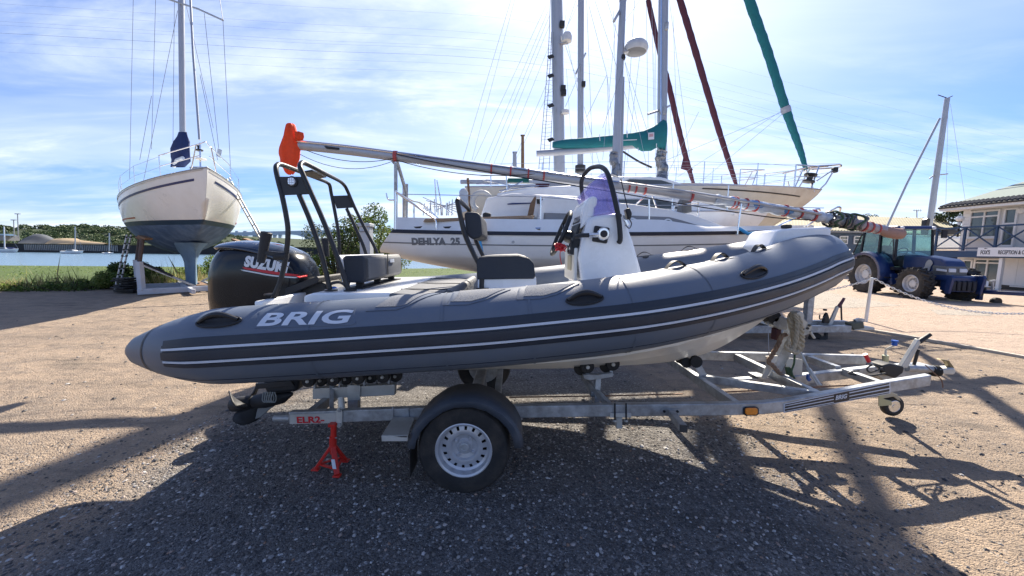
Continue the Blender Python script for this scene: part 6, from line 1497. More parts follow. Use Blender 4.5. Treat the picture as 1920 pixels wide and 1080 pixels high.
for py in (104, 140, 196, 260): MB().prism(PL([(1026, py), (1036, py - 3), (1040, py + 2), (1030, py + 6)], 19.4), (0, .1, 0)).build('rigging_block', M_black, tE, bevel=.02)
# more bare masts further off
def far_mast(label, a, b_, Y, r, mt=None, group=None):
    t = thing('bare_mast', label, 'mast', tuple(P(a[0], a[1], Y)), group)
    mast('mast_section', t, P(a[0], a[1], Y), P(b_[0], b_[1], Y), r, mt or M_mast)
    MB().tube([P(b_[0] - 4, b_[1] + 1, Y), P(b_[0] + 4, b_[1] + 1, Y)], r * .5, 6).build('masthead', M_black, t)
    return t
far_mast('short dark wooden mast left of the thick mast, above the rail gear', (980, 330), (980, 253), 16, .07, M_wood)
far_mast('stubby pale mast top nearest the dark wooden mast', (965, 330), (965, 285), 18, .10)
# rigging lines over the middle of the sky: each belongs to a yacht
rig = [(tE, 20, [((958, 0), (868, 300)), ((965, 0), (885, 300)), ((1028, 20), (905, 310)), ((1030, 30), (915, 310)), ((1031, 45), (925, 310)), ((1028, 90), (935, 320)), ((1028, 150), (955, 320)), ((1030, 170), (960, 315)), ((1024, 10), (880, 320)), ((1060, 60), (1110, 300)), ((1062, 130), (1075, 320)), ((1065, 0), (1056, 60)), ((1088, 0), (1066, 45))]),
       (tD, 14.5, [((1100, 0), (1112, 320)), ((1104, 10), (1138, 140)), ((1080, 0), (1060, 60)), ((1138, 140), (1100, 220)), ((1138, 140), (1145, 320)), ((1138, 140), (1160, 330)), ((1086, 140), (1060, 200)), ((1060, 85), (1092, 180)), ((1095, 200), (1130, 330)), ((1212, 0), (1216, 320)), ((1222, 0), (1226, 210)), ((1200, 100), (1175, 310)), ((1190, 0), (1170, 330))]),
       (tB, 9.0, [((1115, 0), (1158, 130)), ((1138, 0), (1162, 80)), ((1170, 110), (1215, 250)), ((1170, 170), (1195, 250)), ((1155, 40), (1130, 300)), ((1172, 40), (1200, 0)), ((1168, 130), (1130, 240)), ((1172, 118), (1214, 320)), ((1160, 330), (1150, 20))]),
       (tC, 10.4, [((1255, 0), (1293, 295)), ((1228, 0), (1230, 240)), ((1251, 205), (1236, 320)), ((1262, 30), (1272, 320)), ((1245, 120), (1253, 330)), ((1256, 200), (1265, 320)), ((1476, 206), (1250, 300)), ((1474, 208), (1300, 352)), ((1470, 205), (1270, 332)), ((1575, 307), (1256, 310)), ((1466, 325), (1380, 340)), ((1466, 338), (1300, 335)), ((1575, 320), (1380, 352)), ((1230, 330), (1226, 100)), ((1250, 330), (1310, 210))])]
for t, Y, ls in rig:
    for i, (a, b_) in enumerate(ls): MB().tube([P(*a, Y - .2), P(*b_, Y - .2 - (i % 3) * .1)], (.004 if Y < 12 else .007), 4).build('rigging_wire', M_wirel if i % 3 else M_wire, t)
for p_ in ((1471, 205), ): MB().lathe([(.112, -.08), (.116, 0), (.112, .08)], P(1473.5, 206, 10.2), (-.36, 0, 1), 14).build('sheet_turns', M_wirel, tC, smooth=True)
# stern gear of the white yacht: horseshoe buoy, liferaft panel, davits, solar frame
for i, (px, py, pr_) in enumerate(((903, 378, 17),)):
    pts = [P(px + pr_ * math.cos(a), py + pr_ * math.sin(a), 8.0) for a in [R(120 + 300 * k / 16) for k in range(17)]]
    MB().tube(pts, .06, 10).build('horseshoe_buoy', mat('buoy_white', (.5, .5, .48), .6), tB, smooth=True)
MB().prism(PL([(861, 399), (861, 358), (866, 353), (872, 353), (877, 360), (877, 395)], 8.0), (0, .1, 0)).build('danbuoy_panel', mat('pale_blue_panel', (.40, .46, .54), .4), tB, bevel=.01)
MB().bar(P(877, 334, 8.3), P(882, 396, 8.3), .05, .03).build('rudder_post', M_wood, tB)
MB().bar(P(863, 341, 8.5), P(1050, 341, 8.5), .06, .09).build('gantry_boom', M_mast, tB, bevel=.02)
MB().prism(PL([(952, 334), (992, 334), (992, 341), (952, 341)], 8.4), (0, .2, 0)).build('sail_cover_green', mat('green_canvas', (.01, .10, .09), .8), tB, bevel=.01)
MB().prism(PL([(1002, 352), (1006, 340), (1018, 335), (1032, 342), (1028, 352)], 8.5), (0, .3, 0)).build('burgundy_hood', M_burg, tB, bevel=.03)
for a, b_ in (((920, 330), (921, 350)), ((949, 330), (951, 358)), ((893, 345), (935, 345)), ((815, 336), (819, 398)), ((819, 338), (827, 382)), ((936, 358), (1010, 348)), ((837, 380), (837, 402)), ((825, 384), (850, 402)), ((905, 338), (960, 348)), ((980, 340), (940, 360))): tubeo('gantry_strut', [P(*a, 8.4), P(*b_, 8.4)], .014, M_chrome, tB, n=6)
random.seed(11)
for i in range(16):
    px = random.uniform(795, 862); MB().tube([P(px, random.uniform(372, 390), 8.6), P(px + random.uniform(-3, 3), 404, 8.6)], .010, 5).build('rail_post', M_wirel, tB)
for i in range(5): MB().tube([P(793 + i * 6, 370 + i * 6, 8.6), P(862, 396 - i * 6 + 4, 8.6)], .008, 4).build('rail_wire', M_wirel, tB)
# far right: mast and forestay behind the tractor
tF = thing('distant_sailboat', 'distant sailing boat mast leaning above the tractor with black sail cover at its foot', 'sailboat', tuple(P(1742, 500, 24)))
mast('mast', tF, P(1740, 440, 24), P(1776, 184, 24), .15)
tubeo('forestay', [P(1660, 432, 24), P(1700, 345, 24), P(1762, 222, 24)], .06, M_mast, tF)
tubeo('spreader', [P(1743, 335, 24), P(1750, 329, 24), P(1777, 326, 24)], .04, M_mast, tF)
tubeo('masthead_vane', [P(1759, 178, 24), P(1776, 184, 24), P(1786, 180, 24)], .025, M_black, tF)
for a, b_ in (((1778, 190), (1773, 400)), ((1782, 195), (1812, 390)), ((1770, 220), (1752, 420))): wire(tF, P(*a, 24), P(*b_, 24), .010, M_wirel)
MB().prism(PL([(1735, 430), (1737, 412), (1743, 408), (1749, 416), (1762, 424), (1800, 432), (1800, 440), (1735, 440)], 23.9), (0, .3, 0)).build('sail_cover', M_black, tF, bevel=.05)
MB().prism(PL([(1700, 440), (1840, 444), (1825, 470), (1715, 470)], 24.0), (0, 2.5, 0)).build('hull', M_white, tF, bevel=.2)

# ---------------------------------------------------------------- moored boats on the river
def moored(label, px0, px1, pyw, pxm, pytop, Y, cover=None, cab=True):
    zw = -1.75; a = P(px0, pyw, Y).x; b_ = P(px1, pyw, Y).x; L = b_ - a; s_ = L / 9
    t = thing('moored_yacht', label, 'sailboat', ((a + b_) / 2, Y, zw), 'yachts moored on the river')
    Wk = lambda x, y, z: Vector((a + x, Y + y, zw + z)); k = Yacht(Wk, L, L * .3, .15 * L, .12 * L, .05 * L, rb=L * .1, rs=-L * .02)
    k.hull(t, M_white, M_navyline, M_antin, bw=.05, nt=20); k.deck(t, M_deckw, n=12)
    if cab: MB().prism([Wk(L * .25, -L * .08, L * .12), Wk(L * .28, -L * .08, L * .18), Wk(L * .55, -L * .08, L * .185), Wk(L * .72, -L * .07, L * .12)], (0, L * .16, 0)).build('cabin', M_deckw, t)
    MB().prism([Wk(L * .30, -L * .082, L * .14), Wk(L * .30, -L * .082, L * .165), Wk(L * .54, -L * .082, L * .168), Wk(L * .58, -L * .082, L * .14)], (0, -.02, 0)).build('cabin_window', M_glassd, t)
    c = P(pxm, pyw - 5, Y); MB().tube([c, P(pxm - 1.5 if px0 < 50 else pxm, pytop, Y)], .16, 6).build('mast', M_wlogo if px0 < 50 else M_mast, t)
    if cover: MB().tube([P(pxm, pyw - 9, Y), P(pxm + cover, pyw - 8, Y)], .35, 8).build('sail_cover', M_navy, t, smooth=True)
    MB().tube([P(pxm, pytop + 3, Y), Wk(L * .98, 0, .16 * L)], .03, 3).build('forestay', M_wirel, t)
moored('white moored yacht with blue sail cover, nearest the left edge', -12, 36, 474, 9, 425, 135, 18)
moored('moored yacht with dark cockpit in the middle of the river', 117, 157, 475, 141, 425, 128, None)
moored('small moored yacht closest to the telescopic ladder', 193, 213, 475, 205, 437, 130, None)

# ---------------------------------------------------------------- quay, heaps, lamp masts, bridge
q = thing('quay_wall', 'dark timber-piled quay wall on the far bank', 'quay', (-120, 146, 0))
MB().box((-180, 146.0, -.4), (420, 1.2, 3.8)).build('wall', mat('quay_dark', (.035, .035, .035), .9, var=.4, vs=.5), q)
mb = MB()
for i in range(52): mb.box((P(45 + i * 3.4, 460, 145).x, 145.2, .15), (.26, .22, 2.3))
o = mb.build('fender_pile', mat('pile_grey', (.34, .34, .33), .8), q); o['kind'] = 'stuff'
MB().box((-180, 145.6, 1.55), (420, 1.6, .12)).build('coping', M_dry, q)
def heap(name, label, cat_, pxs, Y, mt):
    rows = []
    for i, (px, py) in enumerate(pxs):
        top = P(px, py, Y); hh = max(.05, top.z - 1.3); rows.append([Vector((top.x, Y + hh * 1.8 * u, 1.3 + hh * (.5 + .5 * math.cos(PI * u)) ** .8 + .5 * mnoise.noise(Vector((top.x * .25, u * 3, 0))))) for u in [k / 6 for k in range(-6, 7)]])
    o = MB().grid(rows).build(name, mt, None, smooth=True); tag(o, label, cat_)
heap('gravel_heap', 'dark grey gravel heap on the far quay', 'gravel heap', [(46, 454), (54, 448), (62, 442), (70, 439.5), (80, 439), (88, 444), (98, 449), (106, 454)], 160, mat('heap_grey', (.075, .085, .10), .9, var=.3, vs=.4, bump=.6, bs=2))
heap('sand_heap', 'long pale sand heap right of the grey heap', 'sand heap', [(95, 454), (104, 447.5), (120, 447), (140, 447.5), (150, 451), (175, 454), (200, 456)], 161, mat('heap_sand', (.42, .32, .20), .9, var=.2, vs=.3))
for px, y0, lab, r0 in ((34.5, 401, 'taller lamp mast on the far quay', 1), (27, 412.5, 'shorter lamp mast on the far quay, behind the left moored yacht', 1)):
    t = thing('lamp_mast', lab, 'lamp mast', tuple(P(px, 446, 158)))
    MB().tube([P(px, 447, 158), P(px - 1.5, y0, 158)], .16, 6).build('pole', M_galv, t)
    MB().box(P(px - 1.5, y0, 158), (2.0, .5, .35)).build('lamp_head', M_galv, t)
sh_ = thing('works_shed', 'low pale works shed at the left end of the far quay', 'shed', tuple(P(5, 450, 165)))
MB().box(P(4, 446, 166), (9, 5, 2.4)).build('wall', M_greyb, sh_); MB().prism([P(-18, 442, 163), P(15, 442, 163), P(10, 438.5, 166), P(-14, 438.5, 166)], (0, 3, 0)).build('roof', mat('blue_roof', (.05, .10, .16), .6), sh_)
br = thing('road_bridge', 'long pale concrete road bridge on paired piers in the distance', 'bridge', tuple(P(560, 465, 900)))
M_conc = mat('far_concrete', (.42, .46, .50), .9, var=.05, vs=.05)
YB_ = 900
dk = [P(300, 440, YB_), P(440, 437.5, YB_), P(580, 434, YB_), P(760, 430, YB_), P(1000, 426, YB_)]
for a, b_ in zip(dk, dk[1:]):
    MB().bar(a, b_, 16, 4.0).build('deck', M_conc, br)
    MB().bar(a + Vector((0, -7, -4)), b_ + Vector((0, -7, -4)), 1.0, 5.5).build('girder', M_conc, br)
for px in (446, 455, 462, 478, 484, 516, 526, 578, 586, 668, 676, 760, 768, 860, 868): MB().box((P(px, 450, YB_).x, YB_ + (10 if px % 2 else 0), 16), (7 if px not in (578, 586) else 11, 5, 46)).build('pier', M_conc, br)
a = P(545, 440, YB_)
for s_ in (-1, 1): MB().prism([P(581 + s_ * 1, 437, YB_ - 7), P(581 + s_ * 46, 438.5, YB_ - 7), P(581 + s_ * 24, 441, YB_ - 7), P(581 + s_ * 1, 448, YB_ - 7)], (0, 6, 0)).build('haunch', M_conc, br)
# overhead lines crossing the sky
pls = [(7, 72), (22, 84), (40, 100), (47, 105), (62, 118), (80, 132), (97, 148), (-25, 40)]
for i, (ya, yb2) in enumerate(pls):
    p0 = P(-500, ya - 24, 160); p1 = P(0, ya, 168); p2 = P(520, (ya + yb2) / 2 + 2, 180); p3 = P(1030, yb2 + 6, 200); p4 = P(1500, yb2 + 120, 225); p5 = P(2100, yb2 + 270, 260)
    o = MB().tube(cat([p0, p1, p2, p3, p4, p5], 8), .045 if i == 4 else .026, 4).build('power_cable', M_wirel if i != 4 else M_wire, None)
    tag(o, ['second highest overhead cable, high at the top left of the sky', 'overhead cable just above the close pair, left of the tall masts', 'upper cable of the close pair crossing the left sky', 'lower cable of the close pair crossing the left sky', 'darkest overhead power cable, crossing the sky above the left yacht', 'second lowest overhead cable behind the left yacht mast', 'lowest overhead cable behind the left yacht mast', 'topmost overhead cable, entering the photo at its top edge'][i], 'power cable', 'overhead power cables crossing the sky')
# ---------------------------------------------------------------- tractor
tr_ = thing('tractor', 'dark blue tractor with silver wheel hubs parked on the paved apron', 'tractor', (14.9, 14.5, 0))
M_tb = mat('tractor_blue', (0.008, 0.028, 0.115), 0.32, var=.15, vs=3, coat=.2, dirt=(.10, .09, .08), dirt_amt=.2)
M_tdark = mat('tractor_dark', (0.018, 0.020, 0.028), 0.6, var=.3, vs=5)
mg = bpy.data.materials.new('cab_glass'); mg.use_nodes = True; t = mg.node_tree; t.nodes.clear()
o_ = t.nodes.new('ShaderNodeOutputMaterial'); a_ = t.nodes.new('ShaderNodeBsdfTransparent'); a_.inputs[0].default_value = (.74, .90, .88, 1); b_ = t.nodes.new('ShaderNodeBsdfGlossy'); b_.inputs['Roughness'].default_value = .03; x_ = t.nodes.new('ShaderNodeMixShader'); x_.inputs[0].default_value = .10
t.links.new(a_.outputs[0], x_.inputs[1]); t.links.new(b_.outputs[0], x_.inputs[2]); t.links.new(x_.outputs[0], o_.inputs[0])
GR = PZ(1612, 548.5, 0); GF = PZ(1702, 561, 0)
Fv = (GF - GR).normalized(); Lv = Vector((-Fv.y, Fv.x, 0)); Fl = (GF - GR).length
if Lv.x < 0: Lv = -Lv
def T(u, v, z): return GR + Fv * u + Lv * v + Vector((0, 0, z))
def tyre_wheel(c, Rr, wd, rim_r, ax_, lugs, name='wheel'):
    w_ = part_empty(name, tr_); h = wd / 2
    ty = MB().lathe([(rim_r, -h * .75), (rim_r + .03, -h * .9), (Rr * .82, -h), (Rr * .94, -h * .9), (Rr * .965, -h * .5), (Rr * .97, 0), (Rr * .965, h * .5), (Rr * .94, h * .9), (Rr * .82, h), (rim_r + .03, h * .9), (rim_r, h * .75)], c, ax_, 40, cap=False).build('tyre', M_rub, w_, smooth=True, ang=40)
    x, y, d = basis(ax_); mb = MB()
    for k in range(lugs):
        for s_ in (-1, 1):
            a = 2 * PI * (k + (.5 if s_ > 0 else 0)) / lugs; da = .20
            r1 = x * math.cos(a) + y * math.sin(a); r2 = x * math.cos(a + da) + y * math.sin(a + da)
            mb.bar(c + r1 * Rr * .965 + d * h * .98 * s_, c + r2 * Rr * .985 + d * h * .02 * s_, .055, .075, up=r1)
    mb.build('tread_lugs', M_rub, w_)['kind'] = 'stuff'
    MB().lathe([(rim_r + .01, h * .78), (rim_r - .01, h * .86), (rim_r - .03, h * .70), (rim_r - .04, h * .3), (rim_r - .09, h * .25), (rim_r - .11, h * .05), (rim_r * .62, h * -.05), (rim_r * .55, h * .15), (rim_r * .42, h * .30), (rim_r * .40, h * .42), (.0, h * .44)], c, ax_, 36, cap=False).build('rim', M_rimp, w_, smooth=True, ang=40)
    for k in range(8):
        a = 2 * PI * k / 8; MB().lathe([(.022, 0), (.02, .03), (0, .032)], c + d * h * .30 + (x * math.cos(a) + y * math.sin(a)) * rim_r * .47, ax_, 6).build('wheel_nut', M_galv, w_)
    MB().lathe([(rim_r, -h * .5), (0, -h * .5)], c, ax_, 20).build('drum', M_tdark, w_)
Rr_, Rf_ = .76, .56
TW = 1.55
tyre_wheel(T(0, .22, Rr_), Rr_, .44, .40, -Lv, 20); tyre_wheel(T(0, TW + .1, Rr_), Rr_, .44, .40, Lv, 20)
tyre_wheel(T(Fl, .16, Rf_), Rf_, .36, .30, -Lv, 17); tyre_wheel(T(Fl + .05, TW + .02, Rf_), Rf_, .36, .30, Lv, 17)
vc = .22 + (TW - .12) / 2
def tprism(name, uz, v0, v1, mt, par=None, **k):
    return MB().prism([T(u, v0, z) for u, z in uz], Lv * (v1 - v0)).build(name, mt, par or tr_, **k)
hood = tprism('bonnet', [(.95, 1.05), (.95, 1.56), (1.6, 1.55), (2.35, 1.44), (2.52, 1.34), (2.58, 1.20), (2.56, .80), (1.9, .80)], vc - .30, vc + .30, M_tb, bevel=.06, seg=3)
tprism('grille', [(2.1, 1.22), (2.59, 1.20), (2.60, .86), (2.15, .80)], vc - .315, vc + .315, mat('grille_grey', (.13, .135, .14), .5, metal=.3, var=.3, vs=30), bevel=.03)
for s_ in (-1, 1):
    MB().prism([T(2.28, vc + s_ * .32, 1.03), T(2.60, vc + s_ * .30, 1.01), T(2.60, vc + s_ * .30, 1.08), T(2.28, vc + s_ * .32, 1.11)], Lv * s_ * .02).build('headlight', M_wlogo, tr_, bevel=.01)
tprism('headlight', [(2.60, 1.0), (2.63, 1.0), (2.63, 1.1), (2.60, 1.12)], vc - .26, vc - .06, M_wlogo); tprism('headlight', [(2.60, 1.0), (2.63, 1.0), (2.63, 1.1), (2.60, 1.12)], vc + .06, vc + .26, M_wlogo)
port_ = [T(1.95 + .14 * math.cos(a) + (.05 if math.sin(a) > 0 else -.02), vc - .318, 1.17 + .24 * math.sin(a)) for a in [2 * PI * k / 14 for k in range(14)]]
MB().prism(port_, -Lv * .012).build('side_vent', mat('vent_grey', (.34, .35, .36), .5, var=.2, vs=60), tr_, bevel=.006)
tprism('engine_block', [(.3, .50), (.3, 1.0), (2.5, .95), (2.5, .50)], vc - .24, vc + .24, M_tdark, bevel=.03)
tprism('transmission', [(-.4, .45), (-.4, 1.1), (.9, 1.1), (.9, .45)], vc - .30, vc + .30, M_tdark, bevel=.03)
tprism('fuel_tank', [(.25, .42), (.25, .85), (.95, .85), (1.05, .42)], .28, .55, M_tb, bevel=.04)
for z in (.45, .68): tprism('step', [(.62, z), (.62, z + .04), (.98, z + .04), (.98, z)], .10, .32, M_tdark)
# mudguards over the rear wheels
for v0, v1 in ((-.02, .46), (TW - .14, TW + .34)):
    rows = []
    for k in range(13):
        a = R(-12 + 150 * k / 12); r_ = .88
        c = lambda rr, v: T(-.0 + rr * math.cos(a), v, Rr_ + rr * math.sin(a)); rows.append([c(r_ - .10, v0), c(r_, v0 + .01), c(r_ + .03, v0 + .1), c(r_ + .03, v1)])
    MB().grid(rows).build('mudguard', M_tb, tr_, smooth=True, ang=40, solid=.02)
# cab
cab = part_empty('cab', tr_)
c0, c1 = vc - .62, vc + .62
posts = {'a': (1.02, 1.35, .95, 2.52), 'b': (.30, 1.05, .24, 2.52), 'c': (-.62, 1.32, -.56, 2.46)}
for k_, (u0, z0, u1, z1) in posts.items():
    for v in (c0, c1): MB().bar(T(u0, v, z0), T(u1, v + (.04 if v < vc else -.04), z1), .06 if k_ != 'b' else .09, .06).build('pillar', M_tdark, cab)
tprism('roof', [(-.72, 2.50), (-.66, 2.62), (.2, 2.68), (1.0, 2.64), (1.08, 2.52)], c0 - .02, c1 + .02, M_tb, par=cab, bevel=.04, seg=3)
tprism('floor', [(-.6, .98), (-.6, 1.12), (1.0, 1.10), (1.0, .98)], c0, c1, M_tdark, par=cab)
tprism('lower_panel', [(-.62, 1.1), (-.62, 1.36), (-.1, 1.36), (.25, 1.1)], c0 - .01, c0 + .03, M_tb, par=cab)
tprism('dash', [(.75, 1.1), (.70, 1.55), (.98, 1.58), (1.0, 1.1)], vc - .25, vc + .25, M_tdark, par=cab, bevel=.03)
def pane(q, nm='window'): MB().add(q, [(0, 1, 2, 3)]).build(nm, mg, cab, solid=.006, fixn=False)
for v in (c0 + .01, c1 - .01):
    w2 = .035 if v < vc else -.035
    pane([T(.27, v, 1.1), T(1.0, v, 1.38), T(.93, v + w2, 2.5), T(.24, v + w2, 2.5)], 'door_window'); pane([T(-.60, v, 1.36), T(.27, v, 1.36), T(.24, v + w2, 2.5), T(-.55, v + w2, 2.46)])
pane([T(1.02, c0, 1.38), T(1.02, c1, 1.38), T(.95, c1 - .04, 2.5), T(.95, c0 + .04, 2.5)], 'windscreen'); pane([T(-.62, c0, 1.36), T(-.62, c1, 1.36), T(-.56, c1, 2.46), T(-.56, c0, 2.46)], 'rear_window')
# open rear window
q = [T(-.62, c0, 2.42), T(-.62, c1, 2.42), T(-1.02, c1, 1.55), T(-1.02, c0, 1.55)]; pane(q, 'open_window')
for a, b_ in ((0, 3), (1, 2), (2, 3)): MB().bar(q[a], q[b_], .03, .03).build('window_frame', M_tdark, cab)
tprism('seat', [(-.35, 1.1), (-.35, 1.9), (-.22, 1.95), (-.15, 1.45), (.25, 1.45), (.25, 1.1)], vc - .24, vc + .24, M_tdark, par=cab, bevel=.05)
MB().tube([T(.52 + .14 * math.cos(a) * .5, vc + .19 * math.sin(a), 1.68 + .14 * math.cos(a)) for a in [2 * PI * k / 18 for k in range(18)]], .018, 6, closed=True).build('steering_wheel', M_tdark, cab, smooth=True)
MB().tube([T(.95, c0 - .04, 2.5), T(.97, c0 - .10, 2.2), T(1.0, c0 - .05, 1.45)], .018, 6).build('grab_handle', M_tdark, cab)
for v in (c0 - .1, c1 + .1):
    MB().bar(T(.95, v, 2.45), T(.97, v + (-.22 if v < vc else .22), 2.40), .02, .02).build('mirror_arm', M_tdark, cab); MB().bar(T(.97, v + (-.24 if v < vc else .24), 2.20), T(.97, v + (-.24 if v < vc else .24), 2.50), .18, .05).build('mirror', M_tdark, cab)
for v in (c0 + .1, c1 - .1): MB().lathe([(.06, 0), (.07, .05), (.05, .09), (0, .09)], T(1.0, v, 2.56), Fv, 12).build('work_lamp', M_wlogo, cab, smooth=True)
tubeo('beacon', [T(-.4, vc, 2.64), T(-.4, vc, 2.78)], .035, M_tdark, tr_)
# front axle, loader bracket, tow bar
MB().bar(T(Fl, .3, Rf_), T(Fl, TW - .15, Rf_), .16, .16).build('front_axle', M_tdark, tr_)
wt = tprism('front_linkage', [(2.55, .40), (2.55, .86), (2.7, .90), (2.80, .85), (2.80, .35)], vc - .42, vc + .42, M_tb, bevel=.03)
for v in (vc - .48, vc + .42): tprism('linkage_arm', [(2.4, .72), (2.4, .90), (2.95, .92), (3.0, .82), (2.92, .30), (2.80, .30), (2.80, .74)], v, v + .08, M_tb, bevel=.01)
for k in range(5): tprism('weight', [(2.82, .40), (2.82, .74), (2.90, .70), (2.90, .40)], vc - .36 + .15 * k, vc - .25 + .15 * k, M_tdark, bevel=.02)
tow = thing('boat_mover', 'long navy boat mover beam in front of the tractor, running out past the signboard', 'boat mover', tuple(T(4, vc, 0)))
e0, e1 = P(1838, 547, 12.2), P(2080, 560, 9.8)
MB().bar(e0, e1, .14, .12).build('beam', M_tb, tow, bevel=.01); MB().bar(e0 + Vector((.1, .5, 0)), e1 + Vector((.1, .5, 0)), .12, .1).build('beam', M_tb, tow)
MB().bar(e0 + Vector((.05, .05, 0)), e0 + Vector((.05, .05, -.28)), .12, .12).build('leg', M_tb, tow)
MB().lathe([(.04, -.06), (.14, -.06), (.15, 0), (.14, .06), (.04, .06)], P(1867, 566, 12.0), (0, -1, 0), 20).build('wheel', M_rub, tow, smooth=True, ang=40)
MB().bar(P(1861, 527, 12.1), P(1861, 550, 12.1), .05, .05).build('pin', M_galv, tow); MB().bar(P(1856, 527, 12.1), P(1866, 526, 12.1), .05, .05).build('pin_top', M_galv, tow)
MB().prism(PL([(1848, 536), (1850, 526), (1854, 528), (1853, 537)], 12.1), (0, .04, 0)).build('marker', M_wlogo, tow)

# ---------------------------------------------------------------- reception building
bd = thing('reception_building', 'white two-storey reception building with blue balcony and signboard', 'building', (24, 16, 0))
M_wall = mat('painted_render', (.62, .63, .62), .8, var=.06, vs=1.0, dirt=(.45, .44, .41), dirt_amt=.3, dirt_s=.8)
M_frame = mat('window_frame_white', (.72, .73, .73), .45, var=.04)
M_roof = mat('roof_tile_grey', (.17, .215, .20), .85, var=.2, vs=5, stretch=(1, 5, 1), bump=.4, bs=12)
M_bblue = mat('balcony_blue', (.020, .055, .125), .45, var=.12)
X0 = 23.0
def BX(px, py, x=X0): return PX(px, py, x)
yA = BX(1800, 450).y; zE = BX(1850, 384).z; z0 = -.25; yN_ = 8.5
zfl = BX(1850, 474, 22.0).z
MB().box((X0 + 4, (yA + yN_) / 2, (zfl - .15 + z0) / 2), (8, yA - yN_, zfl - .15 - z0)).build('ground_floor_wall', M_wall, bd)
MB().box((X0 + 4, (yA + yN_) / 2, (zE + zfl) / 2), (8, yA - yN_, zE - zfl)).build('upper_floor_wall', M_wall, bd)
for k in range(13): MB().box((X0 - .012, yA - (yA - BX(1815, 450).y) / 2, zfl + (zE - zfl) * (k + .5) / 13), (.024, yA - BX(1815, 450).y - .02, (zE - zfl) / 13 - .02)).build('cladding_board', M_frame, bd)
# roof slope facing us and gable overhang
ze = zE + .02; ry = yA + .45
MB().prism([(X0 - .75, ry, ze - .10), (X0 - .75, ry, ze), (X0 + 3.2, ry - .2, ze + 1.35), (X0 + 8.2, ry, ze), (X0 + 8.2, ry, ze - .1)], (0, -(ry - yN_), 0)).build('roof', M_roof, bd)
n_t = 0; mbt = MB()
for i in range(58):
    y = ry - .09 - i * .18
    if y < yN_: break
    mbt.tube([Vector((X0 - .80, y, ze + .015)), Vector((X0 - .2, y, ze + .015 + .21))], .055, 8)
o = mbt.build('roof_tile_edge', mat('tile_dark', (.06, .065, .075), .8, var=.3), bd, smooth=True); o['kind'] = 'stuff'
MB().box((X0 - .74, (ry + yN_) / 2, ze - .13), (.05, ry - yN_, .16)).build('fascia', M_frame, bd); tubeo('gutter', [(X0 - .80, ry, ze - .05), (X0 - .80, yN_, ze - .05)], .05, M_bmat, bd)
MB().box((X0 - .38, (ry + yN_) / 2, ze - .20), (.72, ry - yN_ - .1, .04)).build('soffit', M_frame, bd)
tubeo('vent_pipe', [(X0 + 2.0, ry - 1.2, ze + .8), (X0 + 2.0, ry - 1.2, ze + 1.5)], .07, M_galv, bd); tubeo('vent_pipe', [(X0 + 2.8, ry - 2.0, ze + 1.1), (X0 + 2.8, ry - 2.0, ze + 1.5)], .05, M_galv, bd)
def bwin(pxa, pxb, pya, pyb, mull, transom=None, x=X0, glass=M_glass, name='window'):
    """window on the long wall between two pixel columns"""
    ya, yb_ = BX(pxa, 450, x).y, BX(pxb, 450, x).y; zt_, zb_ = BX((pxa + pxb) / 2, pya, x).z, BX((pxa + pxb) / 2, pyb, x).z
    f = MB()
    fw = .07
    f.box((x - .03, ya - fw / 2, (zt_ + zb_) / 2), (.08, fw, zt_ - zb_)); f.box((x - .03, yb_ + fw / 2, (zt_ + zb_) / 2), (.08, fw, zt_ - zb_))
    f.box((x - .031, (ya + yb_) / 2, zt_ - fw / 2), (.08, ya - yb_ - .002, fw)); f.box((x - .031, (ya + yb_) / 2, zb_ + fw / 2), (.08, ya - yb_ - .002, fw))
    for m_ in mull: yy = ya + (yb_ - ya) * m_; f.box((x - .029, yy, (zt_ + zb_) / 2), (.07, .06, zt_ - zb_ - .01))
    if transom: f.box((x - .028, (ya + yb_) / 2, zb_ + (zt_ - zb_) * transom), (.07, ya - yb_ - .01, .07))
    o = f.build(name, M_frame, bd)
    MB().box((x - .008, (ya + yb_) / 2, (zt_ + zb_) / 2), (.016, ya - yb_ - .06, zt_ - zb_ - .06)).build('pane', glass, o)
    MB().box((x - .06, (ya + yb_) / 2, zb_ - .03), (.14, ya - yb_ + .1, .05)).build('sill', M_frame, o)
    return o
gd = mat('glass_reflecting', (.09, .12, .13), .04, var=.6, vs=.9, spec=1.0)
bwin(1814, 1870, 395, 446, [.5], .78, glass=gd); bwin(1877, 1903, 391, 462, [], .60, glass=gd, name='balcony_door')
bwin(1812, 1832, 487, 512, [], glass=gd); bwin(1834, 1893, 485, 537, [.45], .84, glass=gd)
MB().box((X0 - .03, BX(1903, 500).y, .9), (.06, .9, 1.9)).build('door', M_frame, bd); bwin(1914, 1960, 485, 538, [.5], .84, glass=gd)
MB().box((X0 - .05, (yA + yN_) / 2, .02), (.1, yA - yN_, .42)).build('plinth', M_black, bd)
